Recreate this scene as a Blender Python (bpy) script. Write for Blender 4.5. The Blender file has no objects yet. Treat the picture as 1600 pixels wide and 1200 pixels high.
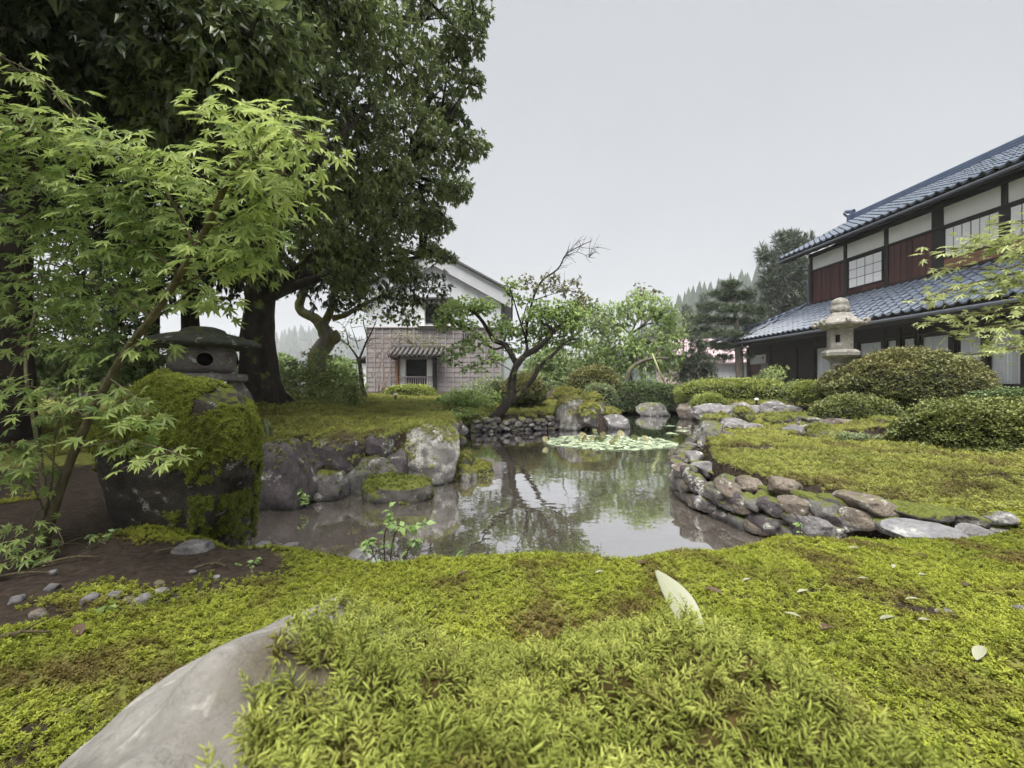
import bpy, math
import numpy as np
from mathutils import Matrix

# ------------------------------------------------------------------ camera, sky, sun, exposure
scene = bpy.context.scene
COL = scene.collection
F, EYE = 660.0, 1.0            # focal length in photo pixels (1600 wide), eye height above the pond
cam_data = bpy.data.cameras.new('camera')
cam_data.sensor_width = 36.0
cam_data.lens = 36.0 * F / 1600.0
cam_data.clip_start = 0.01
cam_data.clip_end = 6000.0
cam_data.dof.use_dof = True
cam_data.dof.focus_distance = 2.2
cam_data.dof.aperture_fstop = 13.0
cam = bpy.data.objects.new('camera', cam_data)
cam.location = (0, 0, EYE)
cam.rotation_euler = (math.radians(90), 0, 0)
COL.objects.link(cam)
scene.camera = cam

SUN_EL, SUN_AZ = math.radians(68), math.radians(203)      # azimuth clockwise from +Y: behind, to the left
world = bpy.data.worlds.new('World')
scene.world = world
world.use_nodes = True
wn, wl = world.node_tree.nodes, world.node_tree.links
wn.clear()
sky = wn.new('ShaderNodeTexSky')
sky.sky_type = 'NISHITA'
sky.sun_disc = False
sky.sun_elevation = SUN_EL
sky.sun_rotation = SUN_AZ
sky.air_density, sky.dust_density, sky.ozone_density = 1.0, 6.0, 1.0
hs = wn.new('ShaderNodeHueSaturation')
hs.inputs['Saturation'].default_value = 0.10
hs.inputs['Value'].default_value = 0.6
mixw = wn.new('ShaderNodeMix'); mixw.data_type = 'RGBA'
mixw.inputs[0].default_value = 0.78
cn = wn.new('ShaderNodeTexNoise'); cn.inputs['Scale'].default_value = 1.6; cn.inputs['Detail'].default_value = 5.0
ctc = wn.new('ShaderNodeTexCoord'); wl.new(ctc.outputs['Generated'], cn.inputs['Vector'])
ccr = wn.new('ShaderNodeValToRGB'); wl.new(cn.outputs[0], ccr.inputs['Fac'])
ccr.color_ramp.elements[0].position, ccr.color_ramp.elements[1].position = .25, .75
CL = 1.30                                             # even cloud cover over most of the sky, faintly mottled
for e_, k_ in zip(ccr.color_ramp.elements, (.90, 1.08)): e_.color = (CL * k_, CL * 1.05 * k_, CL * 1.12 * k_, 1)
wl.new(ccr.outputs[0], mixw.inputs[7])
bg = wn.new('ShaderNodeBackground')
bg.inputs['Strength'].default_value = 0.075
wo = wn.new('ShaderNodeOutputWorld')
wl.new(sky.outputs[0], hs.inputs['Color'])
wl.new(hs.outputs[0], mixw.inputs[6])
wl.new(mixw.outputs[2], bg.inputs['Color'])
wl.new(bg.outputs[0], wo.inputs['Surface'])

sun_data = bpy.data.lights.new('sun', 'SUN')
sun_data.energy = 1.5
sun_data.angle = math.radians(45)
sun_data.color = (1.0, 0.97, 0.92)
sun = bpy.data.objects.new('sun', sun_data)
sun.rotation_euler = (math.pi / 2 - SUN_EL, 0, math.pi - SUN_AZ)
sun.location = (5, -8, 20)
COL.objects.link(sun)

vs = scene.view_settings
vs.view_transform = 'Standard'
vs.look = 'None'
vs.exposure = 2.5
vs.gamma = 1.0
vs.use_curve_mapping = False
cy = scene.cycles
cy.max_bounces = 6
cy.diffuse_bounces = 3
cy.glossy_bounces = 3
cy.transmission_bounces = 4
cy.transparent_max_bounces = 6
cy.volume_bounces = 2
cy.use_adaptive_sampling = True
cy.adaptive_threshold = 0.03
cy.caustics_reflective = True
cy.blur_glossy = 1.0
cy.caustics_refractive = False
cy.sample_clamp_indirect = 4.0

# ------------------------------------------------------------------ helpers
rng = np.random.default_rng(11)
def A(*v): return np.array(v, dtype=float)
def P(px, py, d):
    """point seen at photo pixel (px, py) at depth d metres"""
    return A((px - 800) / F * d, d, EYE + (600 - py) / F * d)
def unit(v):
    v = np.asarray(v, float)
    return v / np.maximum(np.linalg.norm(v, axis=-1, keepdims=True), 1e-9)
def rand_unit(n, r=None):
    return unit((r or rng).normal(size=(n, 3)))
def _hash(ix, iy, iz, seed):
    h = (ix * 374761393 + iy * 668265263 + iz * 2147483647 + seed * 144665) & 0xFFFFFFFF
    h = ((h ^ (h >> 13)) * 1274126177) & 0xFFFFFFFF
    h = ((h ^ (h >> 16)) * 2246822519) & 0xFFFFFFFF
    return ((h ^ (h >> 15)) & 0xFFFF) / 65535.0
def vnoise(p, seed=0):
    p = np.asarray(p, float)
    i = np.floor(p).astype(np.int64); f = p - i
    f = f * f * (3 - 2 * f)
    out = 0
    for dx in (0, 1):
        wx = f[:, 0] if dx else 1 - f[:, 0]
        for dy in (0, 1):
            wy = f[:, 1] if dy else 1 - f[:, 1]
            for dz in (0, 1):
                wz = f[:, 2] if dz else 1 - f[:, 2]
                out = out + wx * wy * wz * _hash(i[:, 0] + dx, i[:, 1] + dy, i[:, 2] + dz, seed)
    return out * 2 - 1
def fbm(p, oct=4, seed=0, gain=0.5):
    p = np.asarray(p, float); a = 1.0; s = 0
    for k in range(oct):
        s = s + a * vnoise(p * (2.03 ** k) + 17.3 * k, seed + k); a *= gain
    return s
def sstep(a, b, x):
    t = np.clip((x - a) / (b - a), 0, 1)
    return t * t * (3 - 2 * t)

def raw_mesh(name, V, T=None, Q=None, mt=None, mq=None, attrs=None, smooth=False):
    V = np.asarray(V, np.float32).reshape(-1, 3)
    T = np.zeros((0, 3), np.int32) if T is None else np.asarray(T, np.int32).reshape(-1, 3)
    Q = np.zeros((0, 4), np.int32) if Q is None else np.asarray(Q, np.int32).reshape(-1, 4)
    me = bpy.data.meshes.new(name)
    me.vertices.add(len(V))
    me.vertices.foreach_set('co', V.ravel())
    nl = T.size + Q.size
    if nl:
        me.loops.add(nl)
        me.loops.foreach_set('vertex_index', np.concatenate([T.ravel(), Q.ravel()]).astype(np.int32))
        me.polygons.add(len(T) + len(Q))
        st = np.concatenate([np.arange(len(T)) * 3, T.size + np.arange(len(Q)) * 4]).astype(np.int32)
        me.polygons.foreach_set('loop_start', st)
        mi = np.concatenate([np.zeros(len(T)) if mt is None else mt, np.zeros(len(Q)) if mq is None else mq]).astype(np.int32)
        me.polygons.foreach_set('material_index', mi)
        me.polygons.foreach_set('use_smooth', np.full(len(T) + len(Q), bool(smooth)))
    for k, v in (attrs or {}).items():
        v = np.asarray(v, np.float32)
        if v.ndim == 2:
            a = me.attributes.new(k, 'FLOAT_VECTOR', 'POINT'); a.data.foreach_set('vector', v.ravel())
        else:
            a = me.attributes.new(k, 'FLOAT', 'POINT'); a.data.foreach_set('value', v)
    me.update(calc_edges=True)
    return me

def tag(o, label=None, cat=None, group=None, kind=None):
    if label: o['label'] = label
    if cat: o['category'] = cat
    if group: o['group'] = group
    if kind: o['kind'] = kind
    return o
def empty(name, loc, label=None, cat=None, group=None, rz=0):
    o = bpy.data.objects.new(name, None)
    o.empty_display_size = 0.2
    o.location = [float(x) for x in loc]; o.rotation_euler = (0, 0, rz)
    COL.objects.link(o)
    return tag(o, label, cat, group)
def link_mesh(name, me, mats, parent=None, loc=None):
    if not me.materials:
        for m in (mats if isinstance(mats, (list, tuple)) else [mats]):
            me.materials.append(m)
    o = bpy.data.objects.new(name, me)
    COL.objects.link(o)
    if parent is not None: o.parent = parent
    if loc is not None: o.location = [float(x) for x in loc]
    return o

class MB:
    """collects geometry for one mesh object"""
    def __init__(s): s.V, s.T, s.Q, s.mt, s.mq, s.t, s.n = [], [], [], [], [], [], 0
    def add(s, V, T=None, Q=None, mat=0, tint=None):
        V = np.asarray(V, float).reshape(-1, 3)
        if T is not None and len(T):
            s.T.append(np.asarray(T).reshape(-1, 3) + s.n); s.mt.append(np.full(len(s.T[-1]), mat))
        if Q is not None and len(Q):
            s.Q.append(np.asarray(Q).reshape(-1, 4) + s.n); s.mq.append(np.full(len(s.Q[-1]), mat))
        s.t.append(np.full(len(V), 0.5) if tint is None else np.broadcast_to(np.asarray(tint, float), (len(V),)))
        s.V.append(V); s.n += len(V)
        return s
    def box(s, lo, hi, mat=0, bevel=0.0, R=None, c=None):
        lo, hi = np.asarray(lo, float), np.asarray(hi, float)
        x0, y0, z0 = lo; x1, y1, z1 = hi
        if bevel > 0:
            b = min(bevel, 0.45 * float(np.min(hi - lo)))
            V = []
            for x, sx in ((x0, 1), (x1, -1)):
                for y, sy in ((y0, 1), (y1, -1)):
                    for z, sz in ((z0, 1), (z1, -1)):
                        V += [(x, y + sy * b, z + sz * b), (x + sx * b, y, z + sz * b), (x + sx * b, y + sy * b, z)]
            def k(ix, iy, iz, a): return ((ix * 2 + iy) * 2 + iz) * 3 + a
            Q, T = [], []
            for i in (0, 1):
                q = [k(i, 0, 0, 0), k(i, 1, 0, 0), k(i, 1, 1, 0), k(i, 0, 1, 0)]; Q.append(q if i else q[::-1])
                q = [k(0, i, 0, 1), k(0, i, 1, 1), k(1, i, 1, 1), k(1, i, 0, 1)]; Q.append(q if i else q[::-1])
                q = [k(0, 0, i, 2), k(1, 0, i, 2), k(1, 1, i, 2), k(0, 1, i, 2)]; Q.append(q if i else q[::-1])
            for i in (0, 1):
                for j in (0, 1):
                    q = [k(i, j, 0, 0), k(i, j, 1, 0), k(i, j, 1, 1), k(i, j, 0, 1)]; Q.append(q if i == j else q[::-1])
                    q = [k(i, 0, j, 0), k(i, 0, j, 2), k(i, 1, j, 2), k(i, 1, j, 0)]; Q.append(q if i == j else q[::-1])
                    q = [k(0, i, j, 1), k(1, i, j, 1), k(1, i, j, 2), k(0, i, j, 2)]; Q.append(q if i == j else q[::-1])
                    for l in (0, 1):
                        t = [k(i, j, l, 0), k(i, j, l, 1), k(i, j, l, 2)]
                        T.append(t if (i + j + l) % 2 else t[::-1])
        else:
            V = [(x, y, z) for x in (x0, x1) for y in (y0, y1) for z in (z0, z1)]
            Q = [(0, 1, 3, 2), (4, 6, 7, 5), (0, 4, 5, 1), (2, 3, 7, 6), (0, 2, 6, 4), (1, 5, 7, 3)]; T = None
        V = np.array(V, float)
        if R is not None:
            cc = (lo + hi) / 2 if c is None else np.asarray(c, float)
            V = (V - cc) @ np.asarray(R).T + cc
        return s.add(V, T, Q, mat)
    def tube(s, pts, rad, n=8, mat=0, cap=True, rough=0.0, seed=0, tint=None):
        pts = np.asarray(pts, float); rad = np.broadcast_to(np.asarray(rad, float), (len(pts),))
        tan = np.gradient(pts, axis=0); tan = unit(tan)
        ref = A(0, 0, 1) if abs(tan[0][2]) < 0.9 else A(1, 0, 0)
        u = unit(np.cross(tan[0], ref)); ring = []
        for i in range(len(pts)):
            u = unit(u - tan[i] * np.dot(u, tan[i])); v = np.cross(tan[i], u)
            a = np.arange(n) / n * 2 * math.pi
            r = rad[i] * np.ones(n)
            ring.append(pts[i] + (np.cos(a)[:, None] * u + np.sin(a)[:, None] * v) * r[:, None])
        V = np.concatenate(ring)
        if rough > 0:
            rr = np.repeat(rad, n)
            C = np.repeat(pts, n, axis=0)
            k = 1 + rough * fbm(V / max(rad.max(), 1e-3) * 1.1 + seed, 3, seed)
            V = C + (V - C) * k[:, None]
        m = len(pts); j = np.arange(n); Q = []
        for i in range(m - 1):
            Q.append(np.stack([i * n + j, i * n + (j + 1) % n, (i + 1) * n + (j + 1) % n, (i + 1) * n + j], 1))
        Q = np.concatenate(Q)
        T = None
        if cap:
            V = np.concatenate([V, pts[:1], pts[-1:]])
            T = np.concatenate([np.stack([(j + 1) % n, j, np.full(n, m * n)], 1),
                                np.stack([(m - 1) * n + j, (m - 1) * n + (j + 1) % n, np.full(n, m * n + 1)], 1)])
        return s.add(V, T, Q, mat, tint)
    def lathe(s, prof, n=24, c=(0, 0, 0), mat=0, sq=None, rot=0.0, flute=None):
        """profile [(r, z)] round the z axis; sq = superellipse exponent (4: squarish)"""
        a = np.arange(n) / n * 2 * math.pi + rot
        k = np.ones(n) if sq is None else (np.abs(np.cos(a - rot)) ** sq + np.abs(np.sin(a - rot)) ** sq) ** (-1.0 / sq)
        prof = np.asarray(prof, float); V = []
        for r, z in prof:
            V.append(np.stack([np.cos(a) * r * k, np.sin(a) * r * k, np.full(n, z)], 1))
        V = np.concatenate(V) + np.asarray(c, float); m = len(prof); j = np.arange(n)
        Q = np.concatenate([np.stack([i * n + j, i * n + (j + 1) % n, (i + 1) * n + (j + 1) % n, (i + 1) * n + j], 1) for i in range(m - 1)])
        V = np.concatenate([V, [np.asarray(c, float) + (0, 0, prof[0][1]), np.asarray(c, float) + (0, 0, prof[-1][1])]])
        T = np.concatenate([np.stack([(j + 1) % n, j, np.full(n, m * n)], 1),
                            np.stack([(m - 1) * n + j, (m - 1) * n + (j + 1) % n, np.full(n, m * n + 1)], 1)])
        return s.add(V, T, Q, mat)
    def arrays(s):
        V = np.concatenate(s.V)
        T = np.concatenate(s.T) if s.T else None
        Q = np.concatenate(s.Q) if s.Q else None
        return V, T, Q, (np.concatenate(s.mt) if s.mt else None), (np.concatenate(s.mq) if s.mq else None), np.concatenate(s.t)
    def build(s, name, mats, parent=None, smooth=False, org=None, local=False):
        """world-space geometry; org (or the parent's location) becomes the origin"""
        V, T, Q, mt, mq, t = s.arrays()
        o0 = None
        if not local:
            if parent is not None: V = V - np.array(parent.location)
            elif org is not None: V = V - np.asarray(org, float); o0 = org
        me = raw_mesh(name, V, T, Q, mt, mq, {'tint': t}, smooth)
        return link_mesh(name, me, mats, parent, o0)

def rotz(a):
    c, s = math.cos(a), math.sin(a); return np.array([[c, -s, 0], [s, c, 0], [0, 0, 1]])
def rotx(a):
    c, s = math.cos(a), math.sin(a); return np.array([[1, 0, 0], [0, c, -s], [0, s, c]])
def roty(a):
    c, s = math.cos(a), math.sin(a); return np.array([[c, 0, s], [0, 1, 0], [-s, 0, c]])
def frames(head, nrm):
    """rotation matrices with +Y along head and +Z near nrm"""
    y = unit(head); x = unit(np.cross(y, nrm)); z = np.cross(x, y)
    return np.stack([x, y, z], -1)
def scatter(TV, TT, pos, R, s):
    """copies of a template (TV verts, TT tris) -> V, T"""
    pos = np.asarray(pos); n = len(pos); k = len(TV)
    s = np.broadcast_to(np.asarray(s, float), (n,))
    V = np.einsum('nij,kj->nki', R, TV) * s[:, None, None] + pos[:, None, :]
    T = (np.asarray(TT)[None] + (np.arange(n) * k)[:, None, None]).reshape(-1, 3)
    return V.reshape(-1, 3), T
def smooth_path(pts, n=24):
    pts = np.asarray(pts, float)
    if len(pts) < 3: 
        t = np.linspace(0, 1, n)[:, None]; return pts[0] * (1 - t) + pts[-1] * t
    Pp = np.concatenate([[2 * pts[0] - pts[1]], pts, [2 * pts[-1] - pts[-2]]])
    m = len(pts) - 1; t = np.linspace(0, m - 1e-6, n); i = t.astype(int); u = (t - i)[:, None]
    p0, p1, p2, p3 = Pp[i], Pp[i + 1], Pp[i + 2], Pp[i + 3]
    return 0.5 * (2 * p1 + (p2 - p0) * u + (2 * p0 - 5 * p1 + 4 * p2 - p3) * u ** 2 + (3 * p1 - p0 - 3 * p2 + p3) * u ** 3)

# leaf templates: length 1 along +Y, face up +Z
def leaf4(w=0.22, curl=0.16, fold=0.06):
    V = A((0, 0, 0), (-w, .42, fold), (0, .46, 0), (w, .42, fold), (0, 1, -curl)).reshape(-1, 3)
    return V, np.array([(0, 2, 1), (0, 3, 2), (1, 2, 4), (2, 3, 4)])
def leaf2(w=0.3, curl=0.15):
    V = A((0, 0, 0), (-w, .45, .05), (w, .45, .05), (0, 1, -curl)).reshape(-1, 3)
    return V, np.array([(0, 2, 1), (1, 2, 3)])
def maple_leaf():
    ang = np.radians([-128, -82, -40, 0, 40, 82, 128]); ln = [.34, .62, .86, 1.0, .86, .62, .34]
    V = [(0, 0, 0)]; c = A(0, .28, 0)
    V.append((0, .24, .0))
    T = []
    def tip(a, r, z): return (math.sin(a) * r * .82, .28 + math.cos(a) * r * .72, z)
    ring = []
    for i in range(7):
        da = math.radians(12)
        ring.append(('s', tip(ang[i] - da, ln[i] * .55, -.03)))
        ring.append(('t', tip(ang[i], ln[i], -.16 * ln[i])))
        ring.append(('s', tip(ang[i] + da, ln[i] * .52, -.03)))
        if i < 6: ring.append(('n', tip((ang[i] + ang[i + 1]) / 2, .26, .02)))
    base = len(V)
    V += [r[1] for r in ring]
    for i in range(len(ring) - 1):
        T.append((1, base + i + 1, base + i))
    T.append((0, base, 1)); T.append((0, 1, base + len(ring) - 1))
    return np.array(V, float), np.array(T)

def leaves_on_shoots(mb, S, D, k, tpl, size, spread=0.8, droop=0.3, up=0.7, mat=0, tint_base=None, jit=0.25, along=0.0, r=None):
    """k leaves at each shoot end S growing along D"""
    r = r or rng
    n = len(S)
    S2 = np.repeat(S, k, 0); D2 = np.repeat(D, k, 0)
    H = unit(D2 + spread * rand_unit(n * k, r) + A(0, 0, -droop))
    N = unit(A(0, 0, up) + 0.45 * rand_unit(n * k, r) + 0.35 * D2)
    S2 = S2 + D2 * (r.random((n * k, 1)) - .5) * along
    s = size * (1 + jit * r.normal(size=n * k)).clip(.45, 1.7)
    V, T = scatter(tpl[0], tpl[1], S2, frames(H, N), s)
    tb = np.full(n, .5) if tint_base is None else tint_base
    t = np.clip(np.repeat(tb, k) + .16 * r.normal(size=n * k), 0, 1)
    mb.add(V, T, None, mat, np.repeat(t, len(tpl[0])))
# ------------------------------------------------------------------ materials
class NT:
    def __init__(s, name):
        s.m = bpy.data.materials.new(name); s.m.use_nodes = True
        s.t = s.m.node_tree; s.t.nodes.clear(); s.out = s.t.nodes.new('ShaderNodeOutputMaterial')
        s.pos = s.t.nodes.new('ShaderNodeNewGeometry')
    def n(s, typ, ins=None, **props):
        nd = s.t.nodes.new('ShaderNode' + typ)
        for k, v in props.items(): setattr(nd, k, v)
        for k, v in (ins or {}).items(): s.set(nd.inputs[k], v)
        return nd
    def set(s, sock, v):
        if isinstance(v, bpy.types.NodeSocket): s.t.links.new(v, sock)
        elif isinstance(v, bpy.types.Node): s.t.links.new(v.outputs[0], sock)
        elif isinstance(v, (tuple, list)) and len(v) == 3 and sock.type == 'RGBA': sock.default_value = (*v, 1)
        else: sock.default_value = v
    def noise(s, scale, detail=4, rough=.55, vec=None, dist=0.0):
        return s.n('TexNoise', {'Vector': vec or s.pos.outputs['Position'], 'Scale': scale, 'Detail': detail, 'Roughness': rough, 'Distortion': dist}).outputs[0]
    def ramp(s, fac, stops):
        r = s.n('ValToRGB', {'Fac': fac}); e = r.color_ramp.elements
        while len(e) < len(stops): e.new(0.5)
        for el, (p, c) in zip(e, stops):
            el.position = p; el.color = (*c, 1) if len(c) == 3 else c
        return r.outputs[0]
    def map(s, v, a, b, c=0.0, d=1.0):
        return s.n('MapRange', {0: v, 1: a, 2: b, 3: c, 4: d}).outputs[0]
    def math(s, op, a, b=0.0):
        nd = s.n('Math', {0: a, 1: b}, operation=op); return nd.outputs[0]
    def mix(s, f, a, b, blend='MIX'):
        nd = s.t.nodes.new('ShaderNodeMix'); nd.data_type = 'RGBA'; nd.blend_type = blend
        s.set(nd.inputs[0], f); s.set(nd.inputs[6], a); s.set(nd.inputs[7], b); return nd.outputs[2]
    def attr(s, name, inst=False):
        return s.n('Attribute', attribute_name=name, attribute_type='INSTANCER' if inst else 'GEOMETRY').outputs['Fac']
    def bump(s, h, strength=.5, dist=.02, nrm=None):
        ins = {'Height': h, 'Strength': strength, 'Distance': dist}
        if nrm is not None: ins['Normal'] = nrm
        return s.n('Bump', ins).outputs[0]
    def bsdf(s, col, rough=.7, nrm=None, spec=.5, transl=0.0, **extra):
        b = s.n('BsdfPrincipled', {'Base Color': col, 'Roughness': rough, 'Specular IOR Level': spec})
        if nrm is not None: s.set(b.inputs['Normal'], nrm)
        for k, v in extra.items(): s.set(b.inputs[k], v)
        o = b.outputs[0]
        if transl > 0:
            t = s.n('BsdfTranslucent', {'Color': col})
            mx = s.n('MixShader', {0: transl, 1: o, 2: t.outputs[0]}); o = mx.outputs[0]
        s.t.links.new(o, s.out.inputs['Surface'])
        return s.m

def leaf_mat(name, c0, c1, rough=.45, transl=.25, spec=.5, inst=False):
    m = NT(name)
    t = m.attr('tint', inst)
    col = m.mix(t, c0, c1)
    v = m.map(m.noise(9, 2), .25, .75, .78, 1.2)
    col = m.mix(1.0, col, m.n('CombineColor', {0: v, 1: v, 2: v}).outputs[0], 'MULTIPLY')
    return m.bsdf(col, rough, None, spec, transl)
def bark_mat(name, c0, c1, scale=9, moss=0.0, mossc=(.07, .09, .02)):
    m = NT(name)
    mp = m.n('Mapping', {0: m.pos.outputs['Position'], 3: (1, 1, .35)})
    n1 = m.noise(scale, 6, .65, mp.outputs[0], .6); n2 = m.noise(scale * 5, 4, .6, mp.outputs[0])
    col = m.mix(m.map(n1, .3, .7), c0, c1)
    if moss:
        w = m.map(m.noise(scale * .45, 4), .62 - moss * .4, .72 - moss * .4)
        col = m.mix(w, col, m.mix(n2, mossc, tuple(x * 2.0 for x in mossc)))
    h = m.math('ADD', m.math('MULTIPLY', n1, 1.0), m.math('MULTIPLY', n2, .4))
    return m.bsdf(col, .85, m.bump(h, .9, .03), .25)
def rock_mat(name, dark, light, lichen=.4, moss=0.0, scale=5.0, wet=True):
    m = NT(name)
    n1 = m.noise(scale, 7, .62); n2 = m.noise(scale * 11, 5, .65); n3 = m.noise(scale * 1.6, 3, .5)
    vor = m.n('TexVoronoi', {'Vector': m.pos.outputs['Position'], 'Scale': scale * 14}).outputs[0]
    col = m.mix(m.map(n1, .3, .7), dark, light)
    col = m.mix(m.map(n2, .35, .7, 0, .55), col, tuple(x * .35 for x in dark))
    if lichen:
        w = m.math('MULTIPLY', m.map(n3, .62 - .14 * lichen, .70 - .12 * lichen), m.map(n2, .42, .58))
        col = m.mix(m.math('MULTIPLY', w, .85), col, (.52, .52, .47))
    nz = m.n('SeparateXYZ', {0: m.pos.outputs['Normal']}).outputs[2]
    if moss > 0:
        e = m.math('ADD', nz, m.math('MULTIPLY', m.math('SUBTRACT', m.noise(scale * 1.1, 5, .6), .5), 1.5))
        w = m.map(e, 1.05 - 1.1 * moss, 1.30 - 1.1 * moss)
        mc = m.mix(m.map(n2, .3, .7), (.045, .055, .010), (.15, .17, .03))
        col = m.mix(w, col, mc)
    if wet:
        z = m.n('SeparateXYZ', {0: m.pos.outputs['Position']}).outputs[2]
        w = m.map(m.math('ADD', z, m.math('MULTIPLY', n3, .05)), .03, .10, .35, 1.0)
        col = m.mix(1.0, col, m.n('CombineColor', {0: w, 1: w, 2: w}).outputs[0], 'MULTIPLY')
    h = m.math('ADD', m.math('MULTIPLY', n1, .8), m.math('ADD', m.math('MULTIPLY', n2, .35), m.math('MULTIPLY', vor, .12)))
    return m.bsdf(col, .82, m.bump(h, .9, .03), .3)
def plain_mat(name, c0, c1=None, scale=8, rough=.7, bump=.3, dist=.01, stretch=(1, 1, 1), spec=.4, **extra):
    m = NT(name)
    mp = m.n('Mapping', {0: m.pos.outputs['Position'], 3: stretch})
    n1 = m.noise(scale, 6, .6, mp.outputs[0]); n2 = m.noise(scale * 6, 4, .6, mp.outputs[0])
    col = m.mix(m.map(n1, .3, .7), c0, c1 or tuple(x * .7 for x in c0))
    t = m.attr('tint')
    v = m.map(t, 0, 1, .7, 1.3)
    col = m.mix(1.0, col, m.n('CombineColor', {0: v, 1: v, 2: v}).outputs[0], 'MULTIPLY')
    return m.bsdf(col, rough, m.bump(m.math('ADD', n1, m.math('MULTIPLY', n2, .4)), bump, dist), spec, **extra)

# moss: shoots are dark and brown low down, yellow-green at the tips
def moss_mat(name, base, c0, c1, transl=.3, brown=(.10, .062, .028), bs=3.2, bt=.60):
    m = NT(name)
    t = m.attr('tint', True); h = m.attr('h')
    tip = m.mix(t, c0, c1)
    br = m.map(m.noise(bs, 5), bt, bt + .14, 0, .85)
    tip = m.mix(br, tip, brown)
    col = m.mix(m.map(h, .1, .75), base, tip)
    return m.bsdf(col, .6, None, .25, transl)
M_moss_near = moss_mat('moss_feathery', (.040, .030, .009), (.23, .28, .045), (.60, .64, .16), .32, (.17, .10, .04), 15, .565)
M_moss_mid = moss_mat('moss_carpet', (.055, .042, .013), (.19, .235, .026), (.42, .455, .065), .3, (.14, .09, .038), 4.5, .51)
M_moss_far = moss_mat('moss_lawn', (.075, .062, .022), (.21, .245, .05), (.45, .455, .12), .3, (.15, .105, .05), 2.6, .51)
M_moss_dark = moss_mat('moss_shaded', (.050, .042, .015), (.11, .14, .02), (.28, .32, .048))

def ground_mat():
    m = NT('garden_ground')
    n1 = m.noise(2.2, 6, .6); n2 = m.noise(38, 5, .65); n3 = m.noise(7, 5, .6)
    moss = m.mix(m.map(n2, .3, .7), (.09, .10, .025), (.24, .25, .06))
    moss = m.mix(m.map(n3, .55, .75, 0, .7), moss, (.16, .14, .05))
    soil = m.mix(m.map(n2, .3, .7), (.016, .012, .009), (.060, .045, .034))
    soil = m.mix(m.map(n1, .4, .7, 0, .6), soil, (.042, .032, .024))
    grav = m.mix(m.map(n2, .3, .7), (.30, .285, .25), (.48, .46, .42))
    w = m.math('ADD', m.attr('soil'), m.math('MULTIPLY', m.math('SUBTRACT', n3, .5), .9))
    col = m.mix(m.map(w, .28, .48), moss, soil)
    col = m.mix(m.attr('gravel'), col, grav)
    col = m.mix(m.attr('mud'), col, (.045, .038, .028))
    h = m.math('ADD', m.math('MULTIPLY', n2, .6), n3)
    return m.bsdf(col, .95, m.bump(h, .8, .03), .15)
M_ground = ground_mat()

def water_mat():
    m = NT('pond_water')
    mp = m.n('Mapping', {0: m.pos.outputs['Position'], 3: (1.0, 1.0, 1.0)})
    n1 = m.noise(2.3, 3, .5, mp.outputs[0]); n2 = m.noise(13, 3, .5, mp.outputs[0])
    h = m.math('ADD', m.math('MULTIPLY', n1, .9), m.math('MULTIPLY', n2, .11))
    nb = m.bump(h, .10, .045)
    murk = m.mix(m.map(m.noise(.9, 4), .35, .65), (.075, .064, .050), (.115, .100, .080))
    dif = m.n('BsdfDiffuse', {'Color': murk})
    gl = m.n('BsdfGlossy', {'Color': (.97, .97, 1.0), 'Roughness': .015, 'Normal': nb})
    fr = m.n('Fresnel', {'IOR': 3.2, 'Normal': nb})
    k = m.n('Math', {0: fr.outputs[0], 1: 1.9}, operation='MULTIPLY', use_clamp=True)
    mx = m.n('MixShader', {0: k.outputs[0], 1: dif.outputs[0], 2: gl.outputs[0]})
    m.t.links.new(mx.outputs[0], m.out.inputs['Surface'])
    return m.m
M_water = water_mat()

M_rock = rock_mat('pond_rock', (.060, .056, .054), (.20, .19, .18), .35, .28, 5)
M_rock_pale = rock_mat('pale_lichen_rock', (.13, .12, .11), (.33, .32, .30), .9, .22, 6)
M_rock_purple = rock_mat('dark_purplish_rock', (.050, .042, .045), (.135, .115, .120), .15, .22, 5)
M_rock_mossy = rock_mat('mossy_rock', (.055, .050, .045), (.16, .15, .135), .2, .72, 6)
M_rock_bare = rock_mat('bare_grey_rock', (.10, .094, .096), (.28, .268, .27), .4, .0, 6)
M_rock_warm = rock_mat('warm_brown_rock', (.085, .070, .056), (.27, .225, .185), .2, .06, 7)
M_slab = rock_mat('grey_slab', (.15, .15, .155), (.25, .25, .26), .1, .0, 3, wet=False)
M_fore_rock = rock_mat('foreground_stone', (.24, .21, .165), (.40, .36, .30), .25, .0, 9, wet=False)
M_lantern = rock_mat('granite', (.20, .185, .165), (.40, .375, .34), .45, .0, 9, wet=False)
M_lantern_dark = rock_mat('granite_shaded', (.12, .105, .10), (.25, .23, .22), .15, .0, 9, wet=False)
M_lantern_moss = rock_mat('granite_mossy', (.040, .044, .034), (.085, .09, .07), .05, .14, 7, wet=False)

M_leaf_oak = leaf_mat('evergreen_leaf', (.045, .072, .030), (.26, .32, .12), .36, .28, .6)
M_leaf_oak2 = leaf_mat('dark_evergreen_leaf', (.024, .038, .018), (.085, .115, .045), .4, .15, .5)  # darker evergreen leaf; carries the shade of the left crown in its colour
M_leaf_maple = leaf_mat('maple_leaf', (.12, .20, .05), (.47, .56, .18), .5, .5)
M_leaf_maple_r = leaf_mat('pale_maple_leaf', (.26, .31, .11), (.48, .52, .23), .5, .35)
M_leaf_light = leaf_mat('fresh_green_leaf', (.16, .25, .07), (.42, .53, .19), .5, .5)
M_leaf_mid = leaf_mat('mid_green_leaf', (.11, .165, .06), (.30, .38, .14), .5, .4)
M_leaf_pale = leaf_mat('pale_grey_green_leaf', (.14, .18, .09), (.28, .33, .16), .5, .3)
M_leaf_bronze = leaf_mat('bronze_young_leaf', (.18, .19, .10), (.32, .30, .18), .5, .3)
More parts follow.
